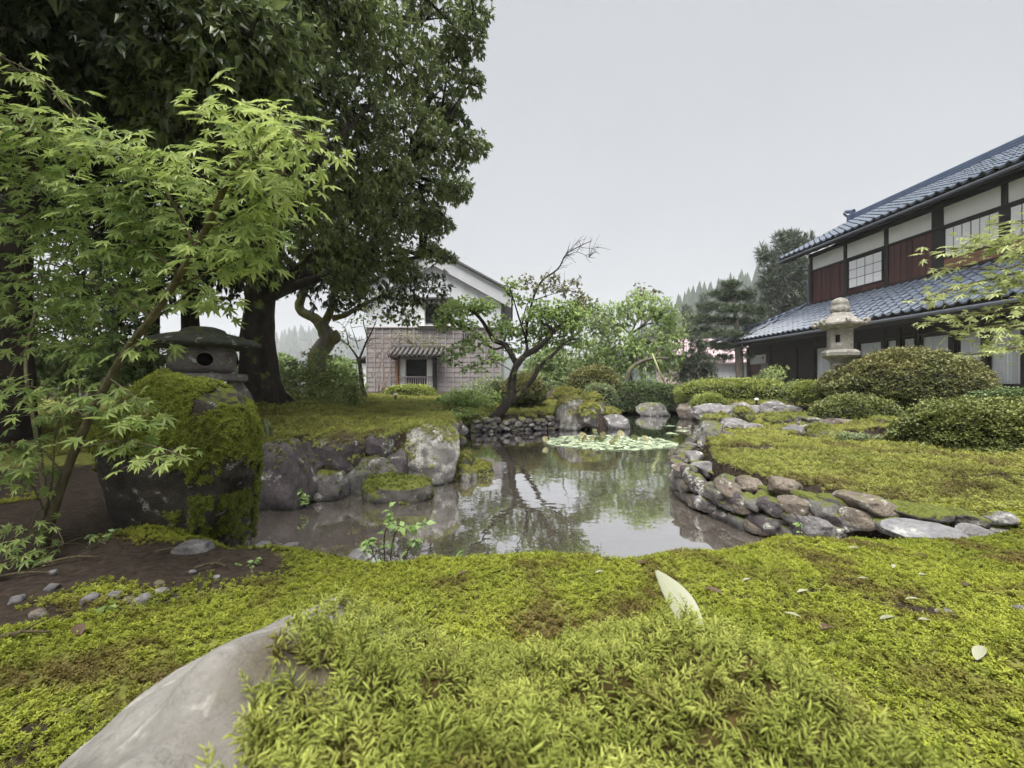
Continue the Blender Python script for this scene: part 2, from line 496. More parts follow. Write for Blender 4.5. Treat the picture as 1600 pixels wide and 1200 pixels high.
M_leaf_seed = leaf_mat('seedling_leaf', (.14, .24, .06), (.30, .42, .14), .45, .35)
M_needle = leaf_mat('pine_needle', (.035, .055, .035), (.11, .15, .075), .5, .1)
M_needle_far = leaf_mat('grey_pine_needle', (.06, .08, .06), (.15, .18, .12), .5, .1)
M_azalea = leaf_mat('azalea_leaf', (.085, .11, .03), (.26, .285, .085), .5, .2)
M_azalea_red = leaf_mat('azalea_leaf_reddish', (.085, .12, .034), (.28, .255, .095), .5, .2)
M_box = leaf_mat('clipped_bright_leaf', (.14, .19, .04), (.40, .44, .11), .5, .25)
M_boxdark = leaf_mat('clipped_dark_leaf', (.045, .08, .028), (.15, .21, .07), .5, .2)
M_shrub = leaf_mat('leafy_shrub', (.11, .16, .05), (.33, .40, .13), .5, .35)
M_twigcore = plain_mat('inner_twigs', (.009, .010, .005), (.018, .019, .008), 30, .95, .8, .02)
M_bark = bark_mat('dark_bark', (.012, .009, .008), (.044, .034, .028), 8, .02)  # bark colour blackened to deepen the shade among the trunks
M_bark_moss = bark_mat('mossy_bark', (.10, .092, .072), (.24, .22, .175), 7, .36, (.095, .092, .030))
M_bark_grey = bark_mat('grey_bark', (.05, .045, .035), (.14, .125, .10), 12, .2)
M_bark_black = bark_mat('blackish_bark', (.010, .008, .007), (.032, .026, .023), 14, .12)
M_twig = bark_mat('twig', (.06, .05, .03), (.15, .12, .07), 25)
M_stem = bark_mat('maple_stem', (.07, .06, .032), (.17, .15, .085), 22)
M_pad = leaf_mat('lily_pad', (.31, .39, .23), (.52, .60, .42), .3, .1, .7)
M_pad_up = leaf_mat('lily_leaf_raised', (.10, .12, .04), (.30, .27, .14), .45, .25)
M_deadleaf_pale = leaf_mat('pale_fallen_leaf', (.26, .27, .18), (.40, .41, .29), .45, .2)
M_deadleaf_brown = leaf_mat('brown_fallen_leaf', (.05, .032, .02), (.12, .075, .045), .6, .1)
M_stake = plain_mat('weathered_stake', (.34, .30, .24), (.22, .19, .15), 12, .85, .5, .01, (1, 1, .2))
M_bamboo = plain_mat('bamboo_prop', (.30, .32, .16), (.22, .24, .10), 6, .5)
M_black = plain_mat('black_metal', (.012, .012, .012), None, 10, .5)
M_white = plain_mat('white_cap', (.75, .75, .73), (.68, .68, .66), 10, .5)
# ------------------------------------------------------------------ terrain and pond
POND = np.array([(-1.02, 1.80), (-0.55, 1.72), (-0.2, 1.68), (0.3, 1.68), (0.75, 1.78), (1.05, 1.92), (1.45, 1.98), (2.0, 1.95), (2.25, 2.0),
                 (2.0, 2.28), (1.78, 2.62), (1.62, 3.0), (1.52, 3.4), (1.56, 3.85), (1.84, 4.5), (2.3, 5.4), (2.62, 5.75), (2.78, 6.25),
                 (3.05, 7.2), (4.3, 9.3), (5.1, 11.4), (5.7, 13.9), (5.6, 14.6), (3.2, 14.7), (2.85, 13.0), (2.9, 10.2), (2.55, 9.5), (1.9, 9.3), (0.97, 9.2), (-0.4, 8.7),
                 (-1.1, 9.0), (-1.2, 8.2), (-0.95, 7.2), (-0.72, 5.6), (-0.55, 4.8), (-0.62, 4.35), (-0.88, 3.85), (-1.33, 3.72), (-1.70, 3.5),
                 (-1.95, 3.25), (-2.1, 2.9), (-1.9, 2.4), (-1.45, 2.1)])
POND2 = np.array([(3.05, 5.5), (3.6, 5.15), (4.3, 5.0), (5.0, 5.2), (4.9, 5.75), (4.0, 6.0), (3.3, 6.0)])    # small side channel
def poly_sd(x, y, poly):
    """signed distance to a polygon, negative inside"""
    p = np.stack([x, y], -1); d2 = np.full(x.shape, 1e9); ins = np.zeros(x.shape, bool)
    for i in range(len(poly)):
        a, b = poly[i], poly[(i + 1) % len(poly)]
        e = b - a; w = p - a
        t = np.clip((w @ e) / (e @ e), 0, 1)
        q = w - t[..., None] * e
        d2 = np.minimum(d2, (q * q).sum(-1))
        c = (a[1] > y) != (b[1] > y)
        with np.errstate(divide='ignore', invalid='ignore'):
            xi = (b[0] - a[0]) * (y - a[1]) / (b[1] - a[1] if b[1] != a[1] else 1e-9) + a[0]
        ins ^= c & (x < xi)
    return np.where(ins, -1, 1) * np.sqrt(d2)
CTRL = np.array([(0, 0, .50), (0, -3, .55), (-1, .5, .47), (1, .5, .47), (0, 1.1, .42), (.5, 1.6, .35), (-.4, 1.6, .34), (1.5, 1.75, .365), (2.3, 1.7, .38), (1.6, 1.0, .43),
                 (3, .8, .45), (-1, 1.6, .35), (-1.6, 1.5, .37), (-2.4, 1.2, .42), (-3, 2.5, .42), (-2.2, 2.6, .40), (-3, -2, .5), (3, -2, .5),
                 (2.2, 4.2, .35), (3.5, 3, .38), (2.0, 2.7, .33), (4.2, 4, .40), (3.3, 4.9, .37), (2.6, 5.8, .29), (3.2, 6.6, .20), (5.5, 5, .42),
                 (13, 12, .75), (13, 20, .75), (12, 5, .7), (8, 9, .52), (6, 8, .36), (4.6, 8.2, .20), (7, 12, .52), (5.5, 9.4, .33), (7.5, 14, .5), (4.5, 16, .42), (9, 20, .6),
                 (-2, 4, .52), (-1.1, 4.8, .52), (-2.5, 5, .58), (-3.7, 6.2, .70), (-1.3, 7.5, .46), (-2.5, 10, .55), (-5, 12, .62), (-4, 20, .62), (-2, 20, .62),
                 (0, 12, .48), (0, 9.6, .33), (1.5, 9.8, .32), (1.5, 15, .5), (-2.95, 4.05, .5), (-6, 4, .6), (-8, 8, .7), (-5, 2, .5), (-10, 20, .6), (0, 30, .7), (20, 30, .8), (-25, 30, .5), (0, 60, .7), (60, 20, .8), (-60, 20, .5), (0, -30, .6)])
def base_h(x, y):
    w = 0; s = 0
    for cx, cy_, cz in CTRL:
        k = 1.0 / ((x - cx) ** 2 + (y - cy_) ** 2 + .02) ** 1.7
        w = w + k; s = s + k * cz
    return s / w
def ground_h(x, y, fine=True):
    sh = x.shape; x = x.ravel().astype(float); y = y.ravel().astype(float)
    b = base_h(x, y)
    q = np.stack([x, y, np.zeros_like(x)], 1)
    r = np.hypot(x, y)
    near = 1 - sstep(12, 40, r)
    if fine:
        b = b + near * (.03 * fbm(q * 1.3, 3, 5) + .012 * fbm(q * 7, 3, 9))
    wob = .05 * fbm(q * 3.1, 3, 21)
    sd = np.minimum(poly_sd(x, y, POND), poly_sd(x, y, POND2) * 1.2) + wob * near
    # walled banks stand a little behind their stones; the near bank rounds off softly
    off = .15 * sstep(2.15, 2.5, y) * sstep(1.2, 1.5, x) + .32 * sstep(2.6, 3.2, y) * (1 - sstep(-.7, -.3, x)) * (1 - sstep(4.6, 5.4, y)) + .26 * sstep(7.6, 8.2, y) * (1 - sstep(10, 10.5, y)) * (1 - sstep(1.3, 1.7, x))
    wid = .26 - .16 * sstep(2.0, 2.4, y)
    t = np.clip((sd - off * near) / wid, 0, 1)
    z = np.where(sd > off * near, b * (1 - (1 - t) ** 2.6), -.45 * sstep(0, .5, -(sd - off * near)))
    return z.reshape(sh)
HILLS = [  # (bearing deg left/right of +Y, distance, half-width deg, height) ridges
]
def build_ground():
    r = np.concatenate([[0.0], np.geomspace(.12, 6, 190), np.geomspace(6.2, 30, 90), np.geomspace(31, 1250, 28)])
    af = np.radians(np.linspace(-64, 64, 460)); ab = np.radians(np.linspace(64, 296, 70)[1:-1])
    a = np.concatenate([af, ab])
    R, TH = np.meshgrid(r[1:], a, indexing='ij')
    X, Y = R * np.sin(TH), R * np.cos(TH)
    Z = ground_h(X, Y)
    V = np.concatenate([[[0, 0, .5]], np.stack([X, Y, Z], -1).reshape(-1, 3)])
    nr, na = len(r) - 1, len(a); j = np.arange(na)
    T = np.stack([np.zeros(na, int), 1 + (j + 1) % na, 1 + j], 1)
    i = np.arange(nr - 1)[:, None]
    Q = np.stack([1 + i * na + j, 1 + i * na + (j + 1) % na, 1 + (i + 1) * na + (j + 1) % na, 1 + (i + 1) * na + j], -1).reshape(-1, 4)
    soil = soil_mask(V[:, 0], V[:, 1])
    rr = np.hypot(V[:, 0], V[:, 1])
    grav = sstep(.3, .8, sstep(8.6, 9.6, V[:, 0]) * (1 - sstep(12.5, 14, V[:, 0])) * sstep(4, 6, V[:, 1]))
    mud = (V[:, 2] < -.01) * 1.0
    gz = np.gradient(Z, axis=0) / np.maximum(np.gradient(R, axis=0), 1e-6); ga = np.gradient(Z, axis=1) / np.maximum(np.abs(R * np.gradient(TH, axis=1)), 1e-6)
    steep = np.concatenate([[0], np.hypot(gz, ga).ravel()])
    soil = np.maximum(soil, 1.4 * sstep(.7, 1.2, steep) * sstep(2.0, 2.3, V[:, 1]))     # bare earth on the cut banks
    me = raw_mesh('ground', V, T, Q[:, ::-1], None, None, {'soil': soil, 'gravel': grav, 'mud': mud}, True)
    me.flip_normals() if False else None
    return tag(link_mesh('ground', me, M_ground), kind='structure')
def blob(x, y, cx, cy_, rx, ry, soft=.35):
    d = np.hypot((x - cx) / rx, (y - cy_) / ry); return 1 - sstep(1 - soft, 1 + soft, d)
def soil_mask(x, y):
    m = blob(x, y, -1.80, 1.38, 1.0, .48)
    m = np.maximum(m, blob(x, y, -2.9, 1.9, 1.3, .9))
    m = np.maximum(m, blob(x, y, -1.9, 2.3, .6, .7))
    m = np.maximum(m, .8 * blob(x, y, 2.35, 4.35, .42, .22))
    m = np.maximum(m, .62 * blob(x, y, 2.9, 3.6, .35, .10))
    m = np.maximum(m, .75 * blob(x, y, 3.25, 2.75, .5, .12))
    m = np.maximum(m, .7 * blob(x, y, -3.7, 6.4, .8, .6))
    m = np.maximum(m, .55 * blob(x, y, .95, 1.15, .35, .14))
    m = np.maximum(m, .55 * blob(x, y, -.75, .62, .22, .10))
    m = np.maximum(m, .6 * sstep(9, 14, np.hypot(x, y)))
    return m
build_ground()
wm = raw_mesh('pond', [(-4.2, 1.3, 0), (7.5, 1.3, 0), (7.5, 16, 0), (-4.2, 16, 0)], None, [(0, 1, 2, 3)])
tag(link_mesh('pond', wm, M_water), kind='structure')

# hills far behind with their woods
def hill(name, az0, az1, dist, heights, depth, seed, n_trees, tree_h):
    """ridge between two bearings (photo pixels) at a distance; heights = photo rows of the tree tops"""
    n = 60; px = np.linspace(az0, az1, n)
    xs = (px - 800) / F * dist
    hp = np.interp(px, [h[0] for h in heights], [h[1] for h in heights])
    top = EYE + (600 - hp) / F * dist - tree_h * .7
    rows = []; m = 14
    for k in range(m):
        f = k / (m - 1)
        y = dist - depth * (1 - f); zz = .7 + (top - .7) * sstep(0, 1, f) ** .9
        rows.append(np.stack([xs * (y / dist), np.full(n, y) + 0 * xs, zz], 1))
    for k in range(1, 5):
        rows.append(np.stack([xs, np.full(n, dist + depth * .35 * k), .7 + (top - .7) * (1 - sstep(0, 4, np.full(n, float(k))))], 1))
    V = np.concatenate(rows); V[:, 2] += 3 * fbm(V * A(.02, .02, 0), 3, seed)
    mm = len(rows); j = np.arange(n - 1); i = np.arange(mm - 1)[:, None]
    Q = np.stack([i * n + j, i * n + j + 1, (i + 1) * n + j + 1, (i + 1) * n + j], -1).reshape(-1, 4)
    tag(link_mesh(name, raw_mesh(name, V, None, Q, smooth=True), M_hill), kind='structure')
    # trees: stacked ragged cones
    r = np.random.default_rng(seed)
    fi = r.random(n_trees) ** .55 * (m - 1); xi = r.random(n_trees) * (n - 1.01)
    G = V[:m * n].reshape(m, n, 3); a, b = fi.astype(int).clip(0, m - 2), xi.astype(int)
    u, v = (fi - a)[:, None], (xi - b)[:, None]
    pos = (G[a, b] * (1 - u) + G[a + 1, b] * u) * (1 - v) + (G[a, b + 1] * (1 - u) + G[a + 1, b + 1] * u) * v
    TV, TT = [], []
    for (zb, zt, rad) in ((.08, .5, .24), (.3, .74, .18), (.55, 1.0, .11)):
        k0 = len(TV); s = 7
        for q in range(s):
            aa = q / s * 2 * math.pi; rr = rad * (1 + .35 * math.sin(q * 2.4))
            TV.append((rr * math.cos(aa), rr * math.sin(aa), zb + .05 * math.sin(q * 3.7)))
        TV.append((0, 0, zt))
        TT += [(k0 + q, k0 + (q + 1) % s, k0 + s) for q in range(s)]
    TV, TT = np.array(TV), np.array(TT)
    Rm = np.stack([rotz(x) for x in r.random(n_trees) * 6.28])
    s = tree_h * (.45 + .85 * r.random(n_trees) ** 1.3)
    VV, T2 = scatter(TV, TT, pos - A(0, 0, .5), Rm, s)
    tint = np.repeat(r.random(n_trees), len(TV))
    me = raw_mesh('forest', VV, T2, None, None, None, {'tint': tint})
    return tag(link_mesh('forest', me, M_forest), kind='stuff')
M_hill = plain_mat('wooded_hillside', (.022, .034, .022), (.035, .05, .03), .2, .95)
M_forest = leaf_mat('conifer_forest', (.018, .034, .022), (.05, .075, .04), .7, .0, .2)
tag(hill('hill', 960, 1420, 270, [(960, 560), (1030, 492), (1090, 462), (1140, 445), (1200, 425), (1300, 400), (1420, 420)], 110, 3, 900, 14), 'dense hazy conifer wood on the hillside behind the layered pine', 'forest')
tag(hill('hill', -300, 1000, 700, [(-300, 600), (-100, 575), (120, 545), (330, 528), (420, 526), (470, 512), (540, 520), (620, 540), (700, 552), (860, 560), (1000, 590)], 300, 8, 1500, 17), 'far mist-veiled conifer wood beyond the mossy trunks and the storehouse', 'forest')

# haze: one box of thin even mist round the camera and everything
def haze_box():
    mb = MB(); mb.box((-1300, -1300, -2.0), (1300, 1300, 125))
    m = bpy.data.materials.new('valley_mist'); m.use_nodes = True
    t = m.node_tree; t.nodes.clear()
    o = t.nodes.new('ShaderNodeOutputMaterial'); v = t.nodes.new('ShaderNodeVolumePrincipled')
    v.inputs['Color'].default_value = (.93, .96, 1.0, 1)
    v.inputs['Density'].default_value = HAZE
    v.inputs['Anisotropy'].default_value = 0.0
    t.links.new(v.outputs[0], o.inputs['Volume'])
    return tag(mb.build('haze', m), kind='stuff')
HAZE = 0.0008
haze_box()

# ------------------------------------------------------------------ moss
def spindle(w):
    an = (0, 1.57, 3.14, 4.71)
    V = [(0, 0, 0)] + [(w * math.cos(a), .35, w * .8 * math.sin(a) + .03) for a in an] + [(w * .7 * math.cos(a), .78, w * .6 * math.sin(a) - .02) for a in an] + [(0, 1, -.14)]
    T = [(0, 1 + (i + 1) % 4, 1 + i) for i in range(4)] + [(9, 5 + i, 5 + (i + 1) % 4) for i in range(4)]
    for i in range(4): T += [(1 + i, 1 + (i + 1) % 4, 5 + (i + 1) % 4), (1 + i, 5 + (i + 1) % 4, 5 + i)]
    return np.array(V, float), np.array(T)
def frond_template(name, seed, mat):
    """feathery moss frond: an arching axis with side branchlets, 1 unit long"""
    r = np.random.default_rng(seed); k = r.uniform(.35, .75)
    t = np.linspace(0, 1, 11)[1:]; ax = np.stack([.06 * np.sin(t * 4 + seed), k * t ** 1.4, .85 * t - .32 * k * t ** 2.4], 1)
    tan = unit(np.gradient(ax, axis=0)); pos, H, N, S = [], [], [], []
    for i in range(len(t)):
        sd = unit(np.cross(tan[i], A(0, 0, 1) if abs(tan[i][2]) < .97 else A(0, 1, 0))); up = np.cross(sd, tan[i])
        for sg in (-1, 1, 0):
            if sg == 0 and i % 2: continue
            h = unit(tan[i] * (.7 if sg else .5) + sd * sg * r.uniform(.4, 1.1) + up * (r.uniform(-.5, .8) if sg else -r.uniform(.4, .9)) + .22 * r.normal(size=3))
            pos.append(ax[i]); H.append(h); N.append(up + .2 * r.normal(size=3)); S.append((.36 - .18 * t[i] ** 1.5) * r.uniform(.55, 1.3))
    pos.append(ax[-1]); H.append(tan[-1]); N.append(A(0, 0, 1)); S.append(.17)
    V, T = scatter(*spindle(.088), np.array(pos), frames(np.array(H), np.array(N)), np.array(S))
    h = np.clip(.15 + .95 * V[:, 2] + .25 * np.abs(V[:, 0]), 0, 1)
    me = raw_mesh(name, V, T, attrs={'h': h}, smooth=True); me.materials.append(mat)
    return bpy.data.objects.new(name, me)
def shoot_template(name, n_leaf, length, lw, seed, mat, low=False):
    """one small moss shoot: stem set with curved leaflets; 1 unit tall"""
    r = np.random.default_rng(seed); lean = rotx(-.6 * r.random()) @ rotz(r.random() * 6)
    tv, tt = leaf2(lw, .28)
    pos, H, N, S = [], [], [], []
    for i in range(n_leaf):
        f = (i + .5) / n_leaf; a = i * 2.4 + r.random() * .5
        out = A(math.cos(a), math.sin(a), 0)
        el = .15 + 1.15 * f ** 1.8 + .2 * r.normal()
        H.append(unit(out * math.cos(el) + A(0, 0, math.sin(el)))); N.append(unit(A(0, 0, 1) * math.cos(el) - out * math.sin(el)))
        pos.append(A(0, 0, .12 + .72 * f)); S.append(length * (1.1 - .5 * f) * (.75 + .5 * r.random()))
    V, T = scatter(tv, tt, np.array(pos), frames(np.array(H), np.array(N)), np.array(S))
    V = V @ lean.T
    h = np.clip(V[:, 2] * .75 + .35 * np.hypot(V[:, 0], V[:, 1]), 0, 1)
    me = raw_mesh(name, V, T, None, None, None, {'h': h})
    me.materials.append(mat)
    return bpy.data.objects.new(name, me)       # never linked to the scene: only instanced
def mat_to_euler(R):
    ry = -np.arcsin(np.clip(R[:, 2, 0], -1, 1)); rx = np.arctan2(R[:, 2, 1], R[:, 2, 2]); rz = np.arctan2(R[:, 1, 0], R[:, 0, 0])
    return np.stack([rx, ry, rz], 1)
def gn_scatter_tree(name, templates):
    ng = bpy.data.node_groups.new(name, 'GeometryNodeTree')
    ng.interface.new_socket('Geometry', in_out='INPUT', socket_type='NodeSocketGeometry')
    ng.interface.new_socket('Geometry', in_out='OUTPUT', socket_type='NodeSocketGeometry')
    N, L = ng.nodes, ng.links
    gi, go = N.new('NodeGroupInput'), N.new('NodeGroupOutput')
    iop = N.new('GeometryNodeInstanceOnPoints')
    j = N.new('GeometryNodeJoinGeometry')
    for ob in templates[::-1]:
        oi = N.new('GeometryNodeObjectInfo'); oi.inputs['Object'].default_value = ob; oi.inputs['As Instance'].default_value = True
        L.new(oi.outputs['Geometry'], j.inputs[0])
    def na(nm, ty):
        a = N.new('GeometryNodeInputNamedAttribute'); a.data_type = ty; a.inputs[0].default_value = nm; return a.outputs[0]
    L.new(gi.outputs[0], iop.inputs['Points']); L.new(j.outputs[0], iop.inputs['Instance'])
    iop.inputs['Pick Instance'].default_value = True
    ii = N.new('FunctionNodeFloatToInt'); L.new(na('pick', 'FLOAT'), ii.inputs[0]); L.new(ii.outputs[0], iop.inputs['Instance Index'])
    L.new(na('rot', 'FLOAT_VECTOR'), iop.inputs['Rotation'])
    L.new(na('scl', 'FLOAT'), iop.inputs['Scale'])
    L.new(iop.outputs[0], go.inputs[0])
    return ng
def moss_object(name, pos, nrm, size, tree, n_tpl, parent=None, tilt=.35, tint=None):
    n = len(pos)
    nn = unit(nrm + tilt * rand_unit(n) + A(0, 0, .25))
    R = frames(rand_unit(n), nn)        # heading random, +Z near normal
    z = nn; y = unit(np.cross(z, rand_unit(n))); x = np.cross(y, z); R = np.stack([x, y, z], -1)
    if tint is None: tint = np.clip(.5 + .26 * fbm(pos * 5, 3, 77) + .28 * fbm(pos * 1.1, 3, 79) + .2 * rng.normal(size=n), 0, 1)
    org = A(0, 0, 0) if parent is None else np.array(parent.location)
    me = raw_mesh(name, pos - org, attrs={'rot': mat_to_euler(R), 'scl': size * (1 + .25 * rng.normal(size=n)).clip(.5, 1.6), 'pick': rng.integers(0, n_tpl, n), 'tint': tint})
    o = bpy.data.objects.new(name, me); COL.objects.link(o)
    if parent is not None: o.parent = parent
    md = o.modifiers.new('scatter', 'NODES'); md.node_group = tree
    return tag(o, kind='stuff')
tp_near = [frond_template('frond', 100 + i, M_moss_near) for i in range(8)]
tp_mid = [shoot_template('shoot', 14, .75, .17, 120 + i, M_moss_mid, True) for i in range(4)]
tp_far = [shoot_template('shoot', 12, .8, .15, 140 + i, M_moss_far, True) for i in range(4)]
tp_dark = [shoot_template('shoot', 12, .75, .17, 160 + i, M_moss_dark, True) for i in range(4)]
GN_near, GN_mid, GN_far, GN_dark = gn_scatter_tree('moss_near', tp_near), gn_scatter_tree('moss_mid', tp_mid), gn_scatter_tree('moss_far', tp_far), gn_scatter_tree('moss_dark', tp_dark)
def ground_points(n, xr, yr, accept, soil_thr=.45, zmin=.06):
    x = rng.uniform(*xr, n); y = rng.uniform(*yr, n)
    k = accept(x, y); x, y = x[k], y[k]
    q = np.stack([x, y, 0 * x], 1)
    k = soil_mask(x, y) + .35 * fbm(q * 4, 3, 31) < soil_thr + .3 * rng.random(len(x)); x, y = x[k], y[k]
    z = ground_h(x, y); k = z > zmin; x, y, z = x[k], y[k], z[k]
    e = .01
    dx = (ground_h(x + e, y) - ground_h(x - e, y)) / (2 * e); dy = (ground_h(x, y + e) - ground_h(x, y - e)) / (2 * e)
    nn = unit(np.stack([-dx, -dy, np.ones_like(x)], 1)); k = (nn[:, 2] > .62) | (y < 2.1) | (rng.random(len(x)) < .12)
    return np.stack([x, y, z], 1)[k], nn[k]
def in_view(x, y, m=1.35): return np.abs(x) < y * m + .4
# near bank
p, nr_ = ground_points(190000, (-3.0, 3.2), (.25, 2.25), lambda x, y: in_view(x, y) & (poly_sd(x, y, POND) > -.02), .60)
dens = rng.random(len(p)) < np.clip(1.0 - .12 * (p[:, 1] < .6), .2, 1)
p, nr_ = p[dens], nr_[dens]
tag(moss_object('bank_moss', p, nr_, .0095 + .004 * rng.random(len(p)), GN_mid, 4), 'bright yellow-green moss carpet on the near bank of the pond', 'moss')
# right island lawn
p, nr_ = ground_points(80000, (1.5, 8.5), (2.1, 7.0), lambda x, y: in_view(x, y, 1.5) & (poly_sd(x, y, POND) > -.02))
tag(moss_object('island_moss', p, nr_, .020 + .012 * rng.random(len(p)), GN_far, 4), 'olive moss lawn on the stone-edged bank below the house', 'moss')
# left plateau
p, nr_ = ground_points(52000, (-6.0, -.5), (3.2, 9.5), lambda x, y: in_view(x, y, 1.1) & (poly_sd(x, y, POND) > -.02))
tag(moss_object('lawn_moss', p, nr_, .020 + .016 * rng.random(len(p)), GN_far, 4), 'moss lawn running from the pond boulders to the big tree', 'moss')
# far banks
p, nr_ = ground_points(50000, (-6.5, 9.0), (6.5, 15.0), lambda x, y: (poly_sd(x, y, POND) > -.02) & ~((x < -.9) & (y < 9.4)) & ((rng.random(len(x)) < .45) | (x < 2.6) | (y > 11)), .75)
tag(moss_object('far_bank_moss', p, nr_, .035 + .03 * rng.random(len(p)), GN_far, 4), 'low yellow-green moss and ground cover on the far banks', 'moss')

# ------------------------------------------------------------------ rocks
def ico(sub):
    t = (1 + 5 ** .5) / 2
    V = unit(np.array([(-1, t, 0), (1, t, 0), (-1, -t, 0), (1, -t, 0), (0, -1, t), (0, 1, t), (0, -1, -t), (0, 1, -t), (t, 0, -1), (t, 0, 1), (-t, 0, -1), (-t, 0, 1)], float))
    T = [(0, 11, 5), (0, 5, 1), (0, 1, 7), (0, 7, 10), (0, 10, 11), (1, 5, 9), (5, 11, 4), (11, 10, 2), (10, 7, 6), (7, 1, 8), (3, 9, 4), (3, 4, 2), (3, 2, 6), (3, 6, 8), (3, 8, 9), (4, 9, 5), (2, 4, 11), (6, 2, 10), (8, 6, 7), (9, 8, 1)]
    for _ in range(sub):
        V = list(V); mid = {}; T2 = []
        def m(a, b):
            k = (min(a, b), max(a, b))
            if k not in mid:
                mid[k] = len(V); v = V[a] + V[b]; V.append(v / np.linalg.norm(v))
            return mid[k]
        for a, b, c in T:
            ab, bc, ca = m(a, b), m(b, c), m(c, a); T2 += [(a, ab, ca), (b, bc, ab), (c, ca, bc), (ab, bc, ca)]
        T = T2
    return np.array(V), np.array(T)
ICO = {k: ico(k) for k in (2, 3, 4, 5)}
def rock_geo(c, r, seed, sub=4, facets=9, cut=.78, rough=.10, box=.75):
    V, T = ICO[sub]; rg = np.random.default_rng(seed)
    V = np.sign(V) * np.abs(V) ** box          # squarer than a ball
    V = V / np.max(np.abs(V), axis=0)
    for _ in range(facets):
        n = rand_unit(1, rg)[0]; d = cut * (.82 + .35 * rg.random())
        e = V @ n - d; V = V - np.where(e > 0, e * .92, 0)[:, None] * n
    V = V / np.max(np.abs(V), axis=0)
    N = unit(V)
    V = V + N * (rough * fbm(V * 1.7 + seed * 3.1, 5, seed, .55))[:, None]
    return V * np.asarray(r) + np.asarray(c), T
def tri_points(V, T, n, r=None):
    r = r or rng
    a, b, c = V[T[:, 0]], V[T[:, 1]], V[T[:, 2]]
    cr = np.cross(b - a, c - a); ar = np.linalg.norm(cr, axis=1)
    k = r.choice(len(T), n, p=ar / ar.sum()); u, v = r.random(n), r.random(n)
    fl = u + v > 1; u[fl], v[fl] = 1 - u[fl], 1 - v[fl]
    return a[k] + (b[k] - a[k]) * u[:, None] + (c[k] - a[k]) * v[:, None], unit(cr[k])
def boulder(name, label, cat, x0, x1, y0, y1, d, dep, seed, mat, sub=4, group=None, parent=None, moss_n=0, moss_thr=.35, moss_s=.02, gn=None, rot=0, **kw):
    """rock filling a photo box at depth d (front-ish), dep = half thickness"""
    c = (P(x0, y0, d) + P(x1, y1, d)) / 2; r = np.abs(P(x1, y0, d) - P(x0, y1, d)) / 2; r[1] = dep
    V, T = rock_geo(A(0, 0, 0), r, seed, sub, **kw)
    if rot: V = V @ roty(rot).T
    base = A(c[0], c[1], c[2] - r[2])
    V = V + c
    Vl = V - (np.array(parent.location) if parent is not None else base)
    me = raw_mesh(name, Vl, T, smooth=True)
    o = link_mesh(name, me, mat, parent, None if parent is not None else base)
    if parent is None: tag(o, label, cat, group)
    if moss_n:
        pp, nn = tri_points(V, T, moss_n * 3)
        k = nn[:, 2] + .45 * fbm(pp * 6, 3, seed) > moss_thr; pp, nn = pp[k][:moss_n], nn[k][:moss_n]
        if len(pp):
            m = moss_object('moss', pp, nn, moss_s * (.8 + .5 * rng.random(len(pp))), gn or GN_dark, 4, o if parent is None else None)
            if parent is not None: m.parent = parent; m.data.transform(Matrix.Translation([-x for x in parent.location]))
    return o
# ---------- foreground stone under its moss cushion
def fore_mat():
    m = NT('foreground_stone_under_moss')
    n1 = m.noise(9, 7, .62); n2 = m.noise(140, 6, .7); n3 = m.noise(26, 4, .6)
    st = m.mix(m.map(n1, .3, .7), (.21, .20, .182), (.36, .347, .325)); st = m.mix(m.map(n2, .4, .7, 0, .45), st, (.13, .115, .095)); st = m.mix(m.map(n3, .55, .62, 0, .75), st, (.50, .48, .43)); st = m.mix(m.map(m.noise(7, 3, .5), .58, .63, 0, .7), st, (.12, .115, .10))  # pale specks are lichen; the dark patches are shadow painted on
    li = m.mix(m.map(n2, .3, .7), (.030, .022, .010), (.11, .085, .028))
    col = m.mix(m.attr('litter'), st, li)
    return m.bsdf(col, .85, m.bump(m.math('ADD', n1, m.math('ADD', m.math('MULTIPLY', n2, .4), m.math('MULTIPLY', n3, .5))), 1.0, .012), .08)
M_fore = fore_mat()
def hummock_z(x, y):
    lf = x < .03
    u = (x - .03) / np.where(lf, .368, .36); v = (y - .10) / .52
    f = np.where(lf, np.abs(u) ** 9, np.abs(u) ** 3.2) + np.abs(v) ** (3.2 + .5 * sstep(-.08, -.18, x))
    q = np.stack([x, y, 0 * x], -1).reshape(-1, 3)
    nz = (.026 * fbm(q * 6, 3, 3) + .012 * fbm(q * 22, 2, 4)).reshape(x.shape)
    fine = (.004 * fbm(q * 38, 3, 6)).reshape(x.shape)
    return .42 + .404 * np.clip(1 - f, -.8, 1) + nz * np.clip(1.2 - f, 0, 1) * sstep(-.28, -.12, x) + fine
